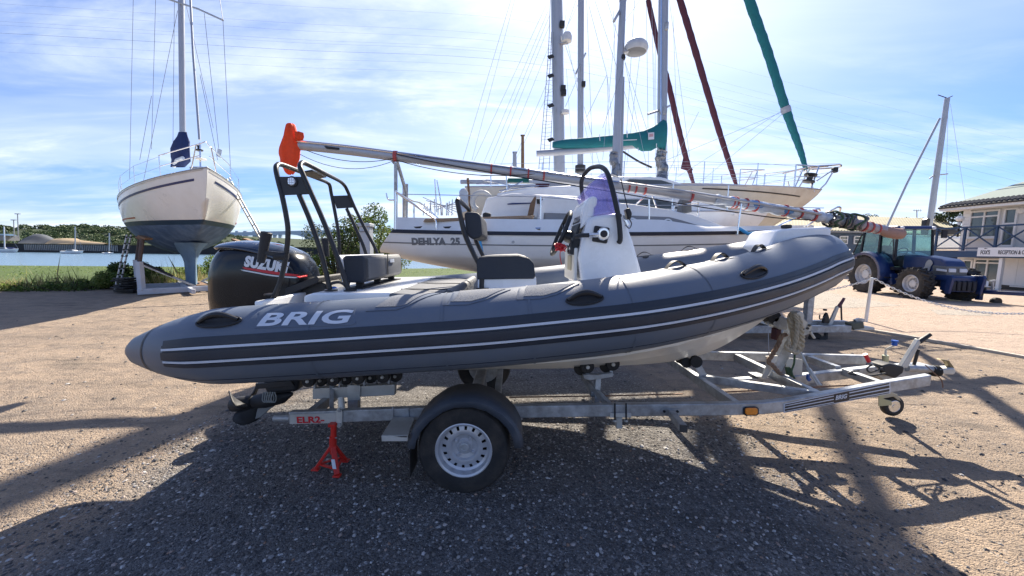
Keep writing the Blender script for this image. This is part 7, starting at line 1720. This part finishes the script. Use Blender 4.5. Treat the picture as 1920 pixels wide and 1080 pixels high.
# balcony
XB = 21.9
yb0, yb1 = BX(1757, 440, XB).y, 8.6
zr_ = BX(1800, 428, XB).z; zd = BX(1800, 470, XB).z
MB().box(((XB + X0) / 2, (yb0 + yb1) / 2, zd - .10), (X0 - XB, yb0 - yb1, .12)).build('balcony_floor', M_wood, bd)
MB().box((XB - .04, (yb0 + yb1) / 2, zd - .17), (.06, yb0 - yb1, .30)).build('balcony_beam', M_bblue, bd)
MB().box((XB, (yb0 + yb1) / 2, zr_ + .03), (.10, yb0 - yb1, .07)).build('handrail', M_bblue, bd)
MB().box((XB, (yb0 + yb1) / 2, zd + .12), (.06, yb0 - yb1, .06)).build('bottom_rail', M_bblue, bd)
nb = 9; dy_ = (yb0 - yb1) / nb
for k in range(nb + 1):
    MB().box((XB, yb0 - dy_ * k, (zd + zr_) / 2), (.075, .075, zr_ - zd)).build('baluster_post', M_bblue, bd)
    if k < nb:
        for a, b_ in (((0, zd + .14), (1, zr_)), ((1, zd + .14), (0, zr_))): MB().bar((XB + (.02 if a[0] else -.02), yb0 - dy_ * (k + a[0]), a[1]), (XB + (.02 if a[0] else -.02), yb0 - dy_ * (k + b_[0]), b_[1]), .045, .045, up=Vector((1, 0, 0))).build('cross_brace', M_bblue, bd)
MB().box(((XB + X0) / 2, yb0, zr_ + .03), (X0 - XB, .08, .07)).build('handrail', M_bblue, bd)
for k in range(5): MB().box((XB + .1, yb0 - 2.4 * k - .2, (zd - .3) / 2), (.12, .12, zd - .3)).build('balcony_post', M_frame, bd)
# signboard with its lettering
ya, yb_ = BX(1833, 470, XB - .12).y, 8.9
zt_, zb_ = BX(1870, 464, XB - .12).z, BX(1870, 481, XB - .12).z
sg = MB().box((XB - .11, (ya + yb_) / 2, (zt_ + zb_) / 2), (.03, ya - yb_, zt_ - zb_)).build('signboard', mat('sign_white', (.70, .72, .75), .4, var=.03), bd)
M_sl = mat('sign_lettering', (.03, .035, .05), .4)
y1_ = BX(1838, 475, XB - .13).y
text('sign_lettering', "FOX'S", M_sl, sg, .25, (XB - .128, y1_, zb_ + .10), (0, -1, 0), (0, 0, 1), extr=.003, offs=.006, sx=.52)
y2_ = BX(1871, 475, XB - .13).y
text('sign_lettering', "RECEPTION & OFFICE", M_sl, sg, .24, (XB - .128, y2_, zb_ + .11), (0, -1, 0), (0, 0, 1), extr=.003, offs=.004, sx=.50)
MB().prism([(XB - .128, BX(1849, 470, XB).y, zt_ - .07), (XB - .128, BX(1857, 470, XB).y, zt_ - .05), (XB - .128, BX(1852, 470, XB).y, zt_ - .02)], (-.004, 0, 0)).build('sign_emblem', M_sl, sg)
lp_ = P(1800, 410, BX(1800, 410, X0 - .9).y)
lt = thing('globe_lamp', 'white globe lamp on a short post at the balcony corner', 'lamp', tuple(lp_))
MB().sphere(lp_, .15, 16, 10).build('globe', mat('opal_globe', (.75, .75, .72), .25), lt, smooth=True); tubeo('lamp_post', [lp_ - Vector((0, 0, .15)), lp_ - Vector((0, 0, .9))], .035, M_black, lt)
MB().lathe([(.05, 0), (.08, .1), (.05, .14)], lp_ - Vector((0, 0, .32)), (0, 0, 1), 10).build('lamp_collar', M_frame, lt, smooth=True)
# bulkhead dish
MB().lathe([(.14, 0), (.12, .05), (0, .07)], BX(1915, 395, X0 - .02), (-1, 0, 0), 16).build('wall_dish', M_frame, bd, smooth=True)

# ---- blue clapboard cabin and long shed
cb = thing('clapboard_cabin', 'blue-grey clapboard cabin with two small white windows behind the bow', 'cabin', tuple(P(1610, 500, 25)))
M_clap = mat('clapboard_blue', (.075, .115, .18), .7, var=.1, vs=3)
a, b_ = P(1545, 436, 26), P(1650, 440, 26); zt_ = P(1600, 437, 26).z; zb_ = P(1600, 474, 26).z
MB().box(((a.x + b_.x) / 2, 27.5, (zt_ - .3) / 2), (b_.x - a.x, 2.9, zt_ + .3)).build('wall', M_clap, cb)
nb = 11; bh_ = (zt_ - zb_) / nb
for k in range(nb): MB().box(((a.x + b_.x) / 2, 26.03, zb_ + bh_ * (k + .5)), (b_.x - a.x, .05, bh_ - .015), Matrix.Rotation(R(7), 3, 'X')).build('clapboard', M_clap, cb)
MB().box(((a.x + b_.x) / 2, 25.98, zb_ - .08), (b_.x - a.x, .12, .18)).build('base_band', M_tb, cb); MB().box(((a.x + b_.x) / 2, 26.0, zb_ / 2 - .4), (b_.x - a.x, .1, zb_ + .3)).build('lower_wall', M_tb, cb)
MB().prism([(a.x - .4, 25.6, zt_), (a.x - .4, 25.6, zt_ + .12), (a.x - .4, 29.4, zt_ + .14), (a.x - .4, 29.4, zt_ + .02)], (b_.x - a.x + .8, 0, 0)).build('flat_roof', M_greyb, cb)
for px in (1581.5, 1608.5):
    c = P(px, 450, 25.95); f = MB()
    w_, h_ = .52, .50
    f.box(c + Vector((-w_ / 2, 0, 0)), (.06, .07, h_)); f.box(c + Vector((w_ / 2, 0, 0)), (.06, .07, h_)); f.box(c + Vector((0, -.001, h_ / 2)), (w_ + .06, .07, .06)); f.box(c + Vector((0, -.001, -h_ / 2)), (w_ + .06, .07, .06)); f.box(c + Vector((0, .001, .02)), (w_, .06, .05))
    o = f.build('window', M_frame, cb); MB().box(c + Vector((0, .02, 0)), (w_, .02, h_)).build('pane', gd, o)
ls = thing('long_shed', 'long low shed with a ribbed beige metal roof', 'shed', tuple(P(1680, 470, 36)))
M_broof = mat('beige_roof', (.36, .33, .22), .7, var=.12, vs=.5, dirt=(.22, .20, .14), dirt_amt=.4, dirt_s=.4)
r0, r1 = P(1440, 401, 44), P(1770, 411, 44); e0_, e1_ = P(1440, 428, 36), P(1800, 442, 36)
MB().add([e0_, e1_, r1, r0], [(0, 1, 2, 3)]).build('roof', M_broof, ls, solid=.08, fixn=False)
for k in range(64):
    f = k / 63; MB().bar(e0_.lerp(e1_, f) + Vector((0, 0, .06)), r0.lerp(r1, f) + Vector((0, 0, .06)), .07, .07).build('roof_rib', M_broof, ls)
MB().prism([e1_, r1, Vector((r1.x + 7.5, 46, e1_.z - .3)), Vector((e1_.x + 5, 40, e1_.z - .6))], (0, 0, -.08)).build('roof_hip', M_broof, ls)
MB().add([e0_ + Vector((0, .4, 0)), e1_ + Vector((6, .4, -.1)), Vector((e1_.x + 6, e1_.y + .4, -.5)), Vector((e0_.x, e0_.y + .4, -.5))], [(0, 1, 2, 3)]).build('wall', M_tdark, ls, solid=.1, fixn=False)
tv = thing('roof_aerial', 'thin television aerial above the shed roof near the lowered mast end', 'aerial', tuple(P(1719, 405, 44)))
tubeo('pole', [P(1719, 412, 44), P(1719, 394, 44)], .05, M_galv, tv, n=5); tubeo('boom', [P(1712, 394.5, 44), P(1728, 395, 44)], .03, M_galv, tv, n=4)
for i in range(4): MB().tube([P(1714 + 4 * i, 392, 44), P(1714 + 4 * i, 397, 44)], .02, 4).build('element', M_galv, tv)

# ---- white chain posts
M_postw = mat('post_white', (.68, .70, .70), .5, var=.08, vs=8, dirt=(.4, .38, .34), dirt_amt=.4)
def chain_post(base, h):
    t = thing('chain_post', '', 'post', tuple(base), 'white chain posts along the apron')
    MB().lathe([(.035, 0), (.032, h * .5), (.032, h - .03), (.026, h), (0, h + .005)], base, (.03, 0, 1), 12).build('shaft', M_postw, t, smooth=True, ang=40)
    tubeo('chain_eye', [base + Vector((-.03 + .03 * h, -.04, h - .03)), base + Vector((.03 + .03 * h, -.04, h - .03))], .012, M_postw, t)
    return t
pA = PZ(1623, 604, .02); hA = P(1628, 522, pA.y).z
o = chain_post(pA, hA); o['label'] = 'white post holding a white plastic chain in front of the tractor'
pB = Vector((pA.x + 3.6, pA.y - 1.5, .02)); o = chain_post(pB, hA)
o['label'] = 'white chain post past the right edge, next along from the one before the tractor'
def chain(a, b_, s_, label):
    c = sag(a, b_, s_, 60); mb = MB()
    L = sum((q - p).length for p, q in zip(c, c[1:])); n = int(L / .055)
    for i in range(n):
        f = (i + .5) / n * 60; k = min(59, int(f)); p = c[k].lerp(c[k + 1], f - k); tt = (c[k + 1] - c[k]).normalized(); x, y, _ = basis(tt); e = x if i % 2 else y
        mb.tube([p + tt * .038 * math.cos(q) + e * .018 * math.sin(q) for q in [2 * PI * j / 8 for j in range(8)]], .008, 4, closed=True)
    o = mb.build('plastic_chain', M_postw, None, smooth=True); tag(o, label, 'chain')
chain(Vector((pA.x + .06, pA.y - .03, hA)), Vector((pB.x, pB.y - .03, hA - .03)), .62, 'white plastic chain drooping from the post towards the right edge')
pC = Vector((pA.x - 2.9, pA.y + 1.3, .02)); o = chain_post(pC, hA); o['label'] = 'white chain post behind the bow of the inflatable boat'
chain(Vector((pA.x - .0, pA.y - .03, hA)), Vector((pC.x, pC.y, hA)), .42, 'white plastic chain running from the post behind the inflatable bow')
# grey service cabinet
sp = thing('service_pillar', 'pale grey steel service pillar standing in front of the bush', 'service pillar', tuple(P(684, 520, 10.5)))
a, b_ = P(673, 425, 10.3), P(692, 425, 10.3)
MB().box(((a.x + b_.x) / 2, 10.45, a.z / 2), (b_.x - a.x, .3, a.z)).build('cabinet', mat('cabinet_grey', (.42, .47, .52), .5, var=.1), sp, bevel=.02)
MB().box(((a.x + b_.x) / 2, 10.44, a.z + .05), (b_.x - a.x + .06, .36, .10)).build('lid', MATS['cabinet_grey'], sp, bevel=.02)
for z in (.35, .75): MB().box(((a.x + b_.x) / 2, 10.29, a.z * z + .4), (b_.x - a.x - .04, .02, .03)).build('joint', M_greyb, sp)
# ---------------------------------------------------------------- vegetation
def leaf_mat(name, a, b_, c_, trans=.25):
    mt = bpy.data.materials.new(name); mt.use_nodes = True; t = mt.node_tree; b = t.nodes['Principled BSDF']; L = t.links.new
    at = t.nodes.new('ShaderNodeAttribute'); at.attribute_name = 'tone'; cr = t.nodes.new('ShaderNodeValToRGB')
    cr.color_ramp.elements[0].color = (*a, 1); cr.color_ramp.elements[1].color = (*c_, 1); e = cr.color_ramp.elements.new(.5); e.color = (*b_, 1)
    L(at.outputs['Fac'], cr.inputs[0]); L(cr.outputs[0], b.inputs['Base Color']); b.inputs['Roughness'].default_value = .55; b.inputs['Specular IOR Level'].default_value = .3
    tl = t.nodes.new('ShaderNodeBsdfTranslucent'); L(cr.outputs[0], tl.inputs[0]); mx = t.nodes.new('ShaderNodeMixShader'); mx.inputs[0].default_value = trans
    o = t.nodes['Material Output']; L(b.outputs[0], mx.inputs[1]); L(tl.outputs[0], mx.inputs[2]); L(mx.outputs[0], o.inputs[0]); return mt
M_leaf = leaf_mat('leaf_green', (.04, .07, .018), (.09, .14, .035), (.19, .23, .07), .45)
M_leafd = leaf_mat('leaf_dark', (.018, .032, .012), (.035, .060, .020), (.07, .10, .035))
M_leafy = leaf_mat('leaf_bright', (.07, .12, .025), (.15, .22, .05), (.34, .36, .13), .5)
M_grass = leaf_mat('grass_blade', (.10, .15, .035), (.30, .29, .12), (.62, .50, .30), .55)
M_bark = mat('bark', (.06, .045, .035), .9, var=.3, vs=20)
M_woods = leaf_mat('far_foliage', (.050, .085, .040), (.075, .115, .050), (.11, .15, .065), .1)
def leaves(name, mt, cen, size, parent=None, seed=1, up=0.0, elong=1.6, tones=None):
    """cen (n,3), size (n,) -> pointed leaf blades as one mesh"""
    rng = np.random.default_rng(seed); n = len(cen); cen = np.asarray(cen, float); size = np.asarray(size, float)
    d = rng.normal(size=(n, 3)); d[:, 2] += up; d /= np.linalg.norm(d, axis=1)[:, None]
    q = rng.normal(size=(n, 3)); s = np.cross(d, q); s /= np.linalg.norm(s, axis=1)[:, None]
    l = size[:, None]
    nrm = np.cross(d, s)
    a = cen - d * l * elong * .5; c = cen + d * l * elong * .5; b = cen + s * l * .5 + nrm * l * .12; e = cen - s * l * .5 + nrm * l * .12
    co = np.stack([a, b, c, e], 1).reshape(-1, 3); F = np.arange(n * 4).reshape(-1, 4)
    me = bpy.data.meshes.new(name); me.vertices.add(n * 4); me.vertices.foreach_set('co', co.ravel()); me.loops.add(n * 4); me.loops.foreach_set('vertex_index', F.ravel())
    me.polygons.add(n); me.polygons.foreach_set('loop_start', np.arange(0, n * 4, 4)); me.update(calc_edges=True)
    tn = rng.uniform(0, 1, n) if tones is None else np.clip(tones + rng.normal(0, .16, n), 0, 1); tn = np.repeat(tn, 4)
    vc = me.color_attributes.new('tone', 'FLOAT_COLOR', 'POINT'); vc.data.foreach_set('color', np.stack([tn, tn, tn, np.ones_like(tn)], 1).astype(np.float32).ravel())
    me.materials.append(mt); o = bpy.data.objects.new(name, me); COL.objects.link(o); adopt(o, parent); return o
def blob_points(rng, blobs, n):
    """points in the shells of several ellipsoid clumps"""
    w = np.array([b[3] * b[4] * b[5] for b in blobs]) ** .7; w /= w.sum(); k = rng.choice(len(blobs), n, p=w); B = np.array(blobs)[k]
    d = rng.normal(size=(n, 3)); d /= np.linalg.norm(d, axis=1)[:, None]; r = rng.uniform(.35, 1.08, n) ** .6
    return B[:, :3] + d * B[:, 3:6] * r[:, None], k
def bush(name, label, cat_, base, w_, h_, n, ls_, mt, seed, nb=14, stems=7, group=None, dep=.7):
    rng = np.random.default_rng(seed); base = Vector(base); t = thing(name, label, cat_, tuple(base), group)
    bl = []
    for i in range(nb):
        x = rng.uniform(-.45, .45) * w_; z = h_ * rng.uniform(.18, .86) * (1 - .5 * abs(x / w_)); r = rng.uniform(.10, .20) * w_
        bl.append((base.x + x, base.y + rng.uniform(-.4, .4) * w_ * dep, base.z + z, r, r, r * rng.uniform(.7, 1.2)))
    p, k = blob_points(rng, bl, n); p[:, 2] = np.maximum(p[:, 2], base.z + .02)
    tones = rng.uniform(.2, .8, nb)[k]
    leaves('crown', mt, p, rng.uniform(.6, 1.3, n) * ls_, t, seed, up=.3, tones=tones)
    mb = MB()
    for i in range(stems):
        b_ = bl[i % nb]; mb.tube([base + Vector((rng.uniform(-.1, .1), 0, 0)), base.lerp(Vector(b_[:3]), .5) + Vector((rng.uniform(-.1, .1), 0, .05)), Vector(b_[:3]) + Vector((0, 0, b_[5]))], [.03, .02, .008], 5)
    mb.build('stems', M_bark, t); return t
bush('elder_bush', 'green bush behind the roll bar of the inflatable boat, with some bare twigs', 'bush', P(700, 522, 12.2), 2.3, 2.55, 9000, .045, M_leaf, 21, nb=26, stems=16)
bush('bare_bush', 'darker twiggy bush seen between the roll bar posts', 'bush', P(630, 525, 11.8), 2.0, 2.1, 4500, .036, M_leafd, 22, nb=22, stems=22)
bush('low_bush', 'low bush with pale leaves just right of the outboard motor', 'bush', P(592, 530, 11.2), 1.1, 1.15, 3000, .04, M_leafy, 23, nb=12)
# weeds along the yard edge, left
rng = np.random.default_rng(5)
wb = [('bramble', 'leafy bramble bush at the foot of the telescopic ladder', 200, 13.0, 1.3, .85, 3600, .05, M_leafy), ('bramble', 'bramble between the mat pile and the cradle post', 252, 13.9, 1.6, 1.15, 4500, .05, M_leaf), ('bramble', 'low bramble under the keel, left of it', 312, 15.2, 1.2, .55, 2200, .05, M_leafy), ('bramble', 'leafy bramble right of the yacht keel', 385, 16.2, 1.8, 1.15, 4200, .05, M_leafy),
      ('bramble', 'bright green bramble clump at the left edge of the photo', 40, 12.0, 1.4, .30, 1500, .05, M_leafy), ('bramble', 'scrubby weed clump with seed heads, mid left edge of the yard', 130, 12.3, 1.6, .30, 1300, .045, M_leaf)]
for i, (nm, lb_, px, Y, w_, h_, n, ls_, mt) in enumerate(wb):
    g_ = PX(px, 540, P(px, 540, Y).x); p_ = P(px, 540, Y); bush(nm, lb_, 'bush', (p_.x, Y, -.12), w_, h_, n, ls_, mt, 40 + i, nb=16, stems=8, group='brambles along the yard edge')
# tall dry grass
n = 16000; x = rng.uniform(-22, -6, n); ye = np.array([edge_y(a) for a in x]); y = ye + rng.uniform(-.25, 1.9, n) ** 1.0
dens = np.array([mnoise.noise(Vector((a * .5, b_ * .5, 2))) for a, b_ in zip(x, y)]); keep = dens > -.25; x, y, dens, ye = x[keep], y[keep], dens[keep], ye[keep]; n = len(x)
h = rng.uniform(.16, .68, n) * (1 + .8 * dens) * np.where(rng.uniform(0, 1, n) > .95, 1.7, 1); lean = rng.normal(0, .22, (n, 2)); wd = rng.uniform(.006, .014, n); th = rng.uniform(0, PI, n)
base = np.stack([x, y, np.full(n, -.05) - np.clip(y - ye, 0, 2) * .25], 1); tip_ = base + np.stack([lean[:, 0] * h, lean[:, 1] * h, h], 1); mid = (base + tip_) / 2 + np.stack([lean[:, 0] * -.15 * h, lean[:, 1] * -.15 * h, 0 * h], 1)
dx = np.stack([np.cos(th) * wd, np.sin(th) * wd, 0 * wd], 1)
co = np.stack([base - dx, base + dx, mid + dx * .8, tip_, mid - dx * .8], 1).reshape(-1, 3)
me = bpy.data.meshes.new('tall_grass'); me.from_pydata(co.tolist(), [], (np.arange(n)[:, None] * 5 + np.arange(5)[None]).tolist())
tn = np.repeat(np.clip(rng.uniform(0, 1, n) + dens * -.3, 0, 1), 5); vc = me.color_attributes.new('tone', 'FLOAT_COLOR', 'POINT'); vc.data.foreach_set('color', np.stack([tn, tn, tn, np.ones_like(tn)], 1).astype(np.float32).ravel())
me.materials.append(M_grass); o = bpy.data.objects.new('tall_grass', me); COL.objects.link(o); tag(o, 'tall dry and green grass along the edge of the yard above the marsh', 'grass', kind='stuff')
# leafy ground weeds in the same strip
n = 14000; x = rng.uniform(-22, -5, n); ye = np.array([edge_y(a) for a in x]); y = ye + rng.uniform(-.15, 1.6, n); z = -.05 - np.clip(y - ye, 0, 2) * .22 + rng.uniform(0, .42, n) ** 2.0
cl_ = np.array([mnoise.noise(Vector((a * .8, b_ * .8, 9))) for a, b_ in zip(x, y)]); kp_ = cl_ > .06
o = leaves('weeds', M_leafy, np.stack([x, y, z], 1)[kp_], rng.uniform(.03, .07, kp_.sum()), None, 77, up=.4, tones=(.5 + .6 * cl_)[kp_]); tag(o, 'low leafy weeds growing between the yard and the marsh', 'weeds', kind='stuff')
# marsh tussocks: rough the green flat
n = 15000; x = rng.uniform(-75, 8, n); u = rng.uniform(0, 1, n); ye = np.array([edge_y(a) for a in x]); y = ye + 2 + 40 * u ** 1.2
z = -1.42 * np.minimum(1, (y - ye) / 5) + .01
o = leaves('marsh_tussocks', M_leafy, np.stack([x, y, z], 1), rng.uniform(.03, .12, n), None, 78, up=1.2, tones=rng.uniform(.1, .8, n)); tag(o, 'green marsh plants covering the flat ground down to the water', 'marsh plants', kind='stuff')
# wooded hillside
cen = []; tns = []; sz = []
rng = np.random.default_rng(9)
for i in range(520):
    x = rng.uniform(-430, -135); y = 172 + 75 * rng.uniform(0, 1) ** 1.1; z = hillz(x, y); r = rng.uniform(1.8, 3.6) * (.75 if y < 185 else 1); t0 = rng.uniform(.15, .85)
    if x > -190: r *= max(.35, 1 - (x + 190) / 70)
    m_ = 260; d = rng.normal(size=(m_, 3)); d /= np.linalg.norm(d, axis=1)[:, None]; d[:, 2] = np.abs(d[:, 2]) * .9 - .15; rr = r * rng.uniform(.75, 1.08, m_) * (1 + .18 * np.sin(d[:, 0] * 5 + i) * np.cos(d[:, 2] * 4 + i))
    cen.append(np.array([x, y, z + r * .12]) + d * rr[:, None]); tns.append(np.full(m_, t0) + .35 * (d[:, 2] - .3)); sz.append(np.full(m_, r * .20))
o = leaves('woodland', M_woods, np.concatenate(cen), np.concatenate(sz), None, 3, up=0, elong=1.2, tones=np.concatenate(tns)); tag(o, 'dark green woodland covering the hillside across the river', 'woodland', kind='stuff')
# trees behind the shed and the building
def tree(name, label, cx, cyt, cyb, Y, wpx, n, seed, mt=M_leafd, group=None):
    a = P(cx - wpx / 2, cyt, Y); b_ = P(cx + wpx / 2, cyt, Y); w_ = b_.x - a.x; zt_ = a.z; c = (a.x + b_.x) / 2; rng = np.random.default_rng(seed); t = thing(name, label, 'tree', (c, Y, 0), group)
    hh = zt_ * .75; bl = [(c + rng.uniform(-.36, .36) * w_, Y + rng.uniform(-.3, .3) * w_, zt_ - hh * rng.uniform(.08, .8) ** 1.0, w_ * rng.uniform(.10, .2), w_ * .16, w_ * rng.uniform(.07, .13)) for _ in range(18)]
    p, k = blob_points(rng, bl, n); leaves('crown', mt, p, rng.uniform(.7, 1.3, n) * w_ * .028, t, seed, tones=rng.uniform(.1, .7, 18)[k])
    mb = MB().tube([(c, Y, -.5), (c + .1, Y, zt_ * .5), (c, Y, zt_ * .85)], [w_ * .05, w_ * .035, w_ * .012], 8)
    for b_ in bl[:7]: mb.tube([(c, Y, zt_ * .45), (b_[0], b_[1], b_[2])], [w_ * .02, w_ * .006], 5)
    mb.build('trunk', M_bark, t)
for i, (cx, top, wpx, lab) in enumerate([(1632, 400, 46, 'scrubby tree top over the shed roof, nearest the inflatable bow'), (1690, 401, 40, 'small tree top over the shed roof, left of the aerial'), (1722, 403, 26, 'smallest tree top, just right of the aerial over the shed'), (1665, 403, 30, 'thin tree top over the middle of the shed roof')]):
    tree('shed_tree', lab, cx, top, 412, 55, wpx, 2200, 60 + i, group='trees behind the long shed')
tree('pine_tree', 'dark pine beside the upper corner of the reception building', 1782, 389, 430, 42, 62, 6500, 70)
tree('pine_tree', 'lower dark pine between the tractor cab and the building', 1748, 405, 430, 44, 44, 3500, 71)
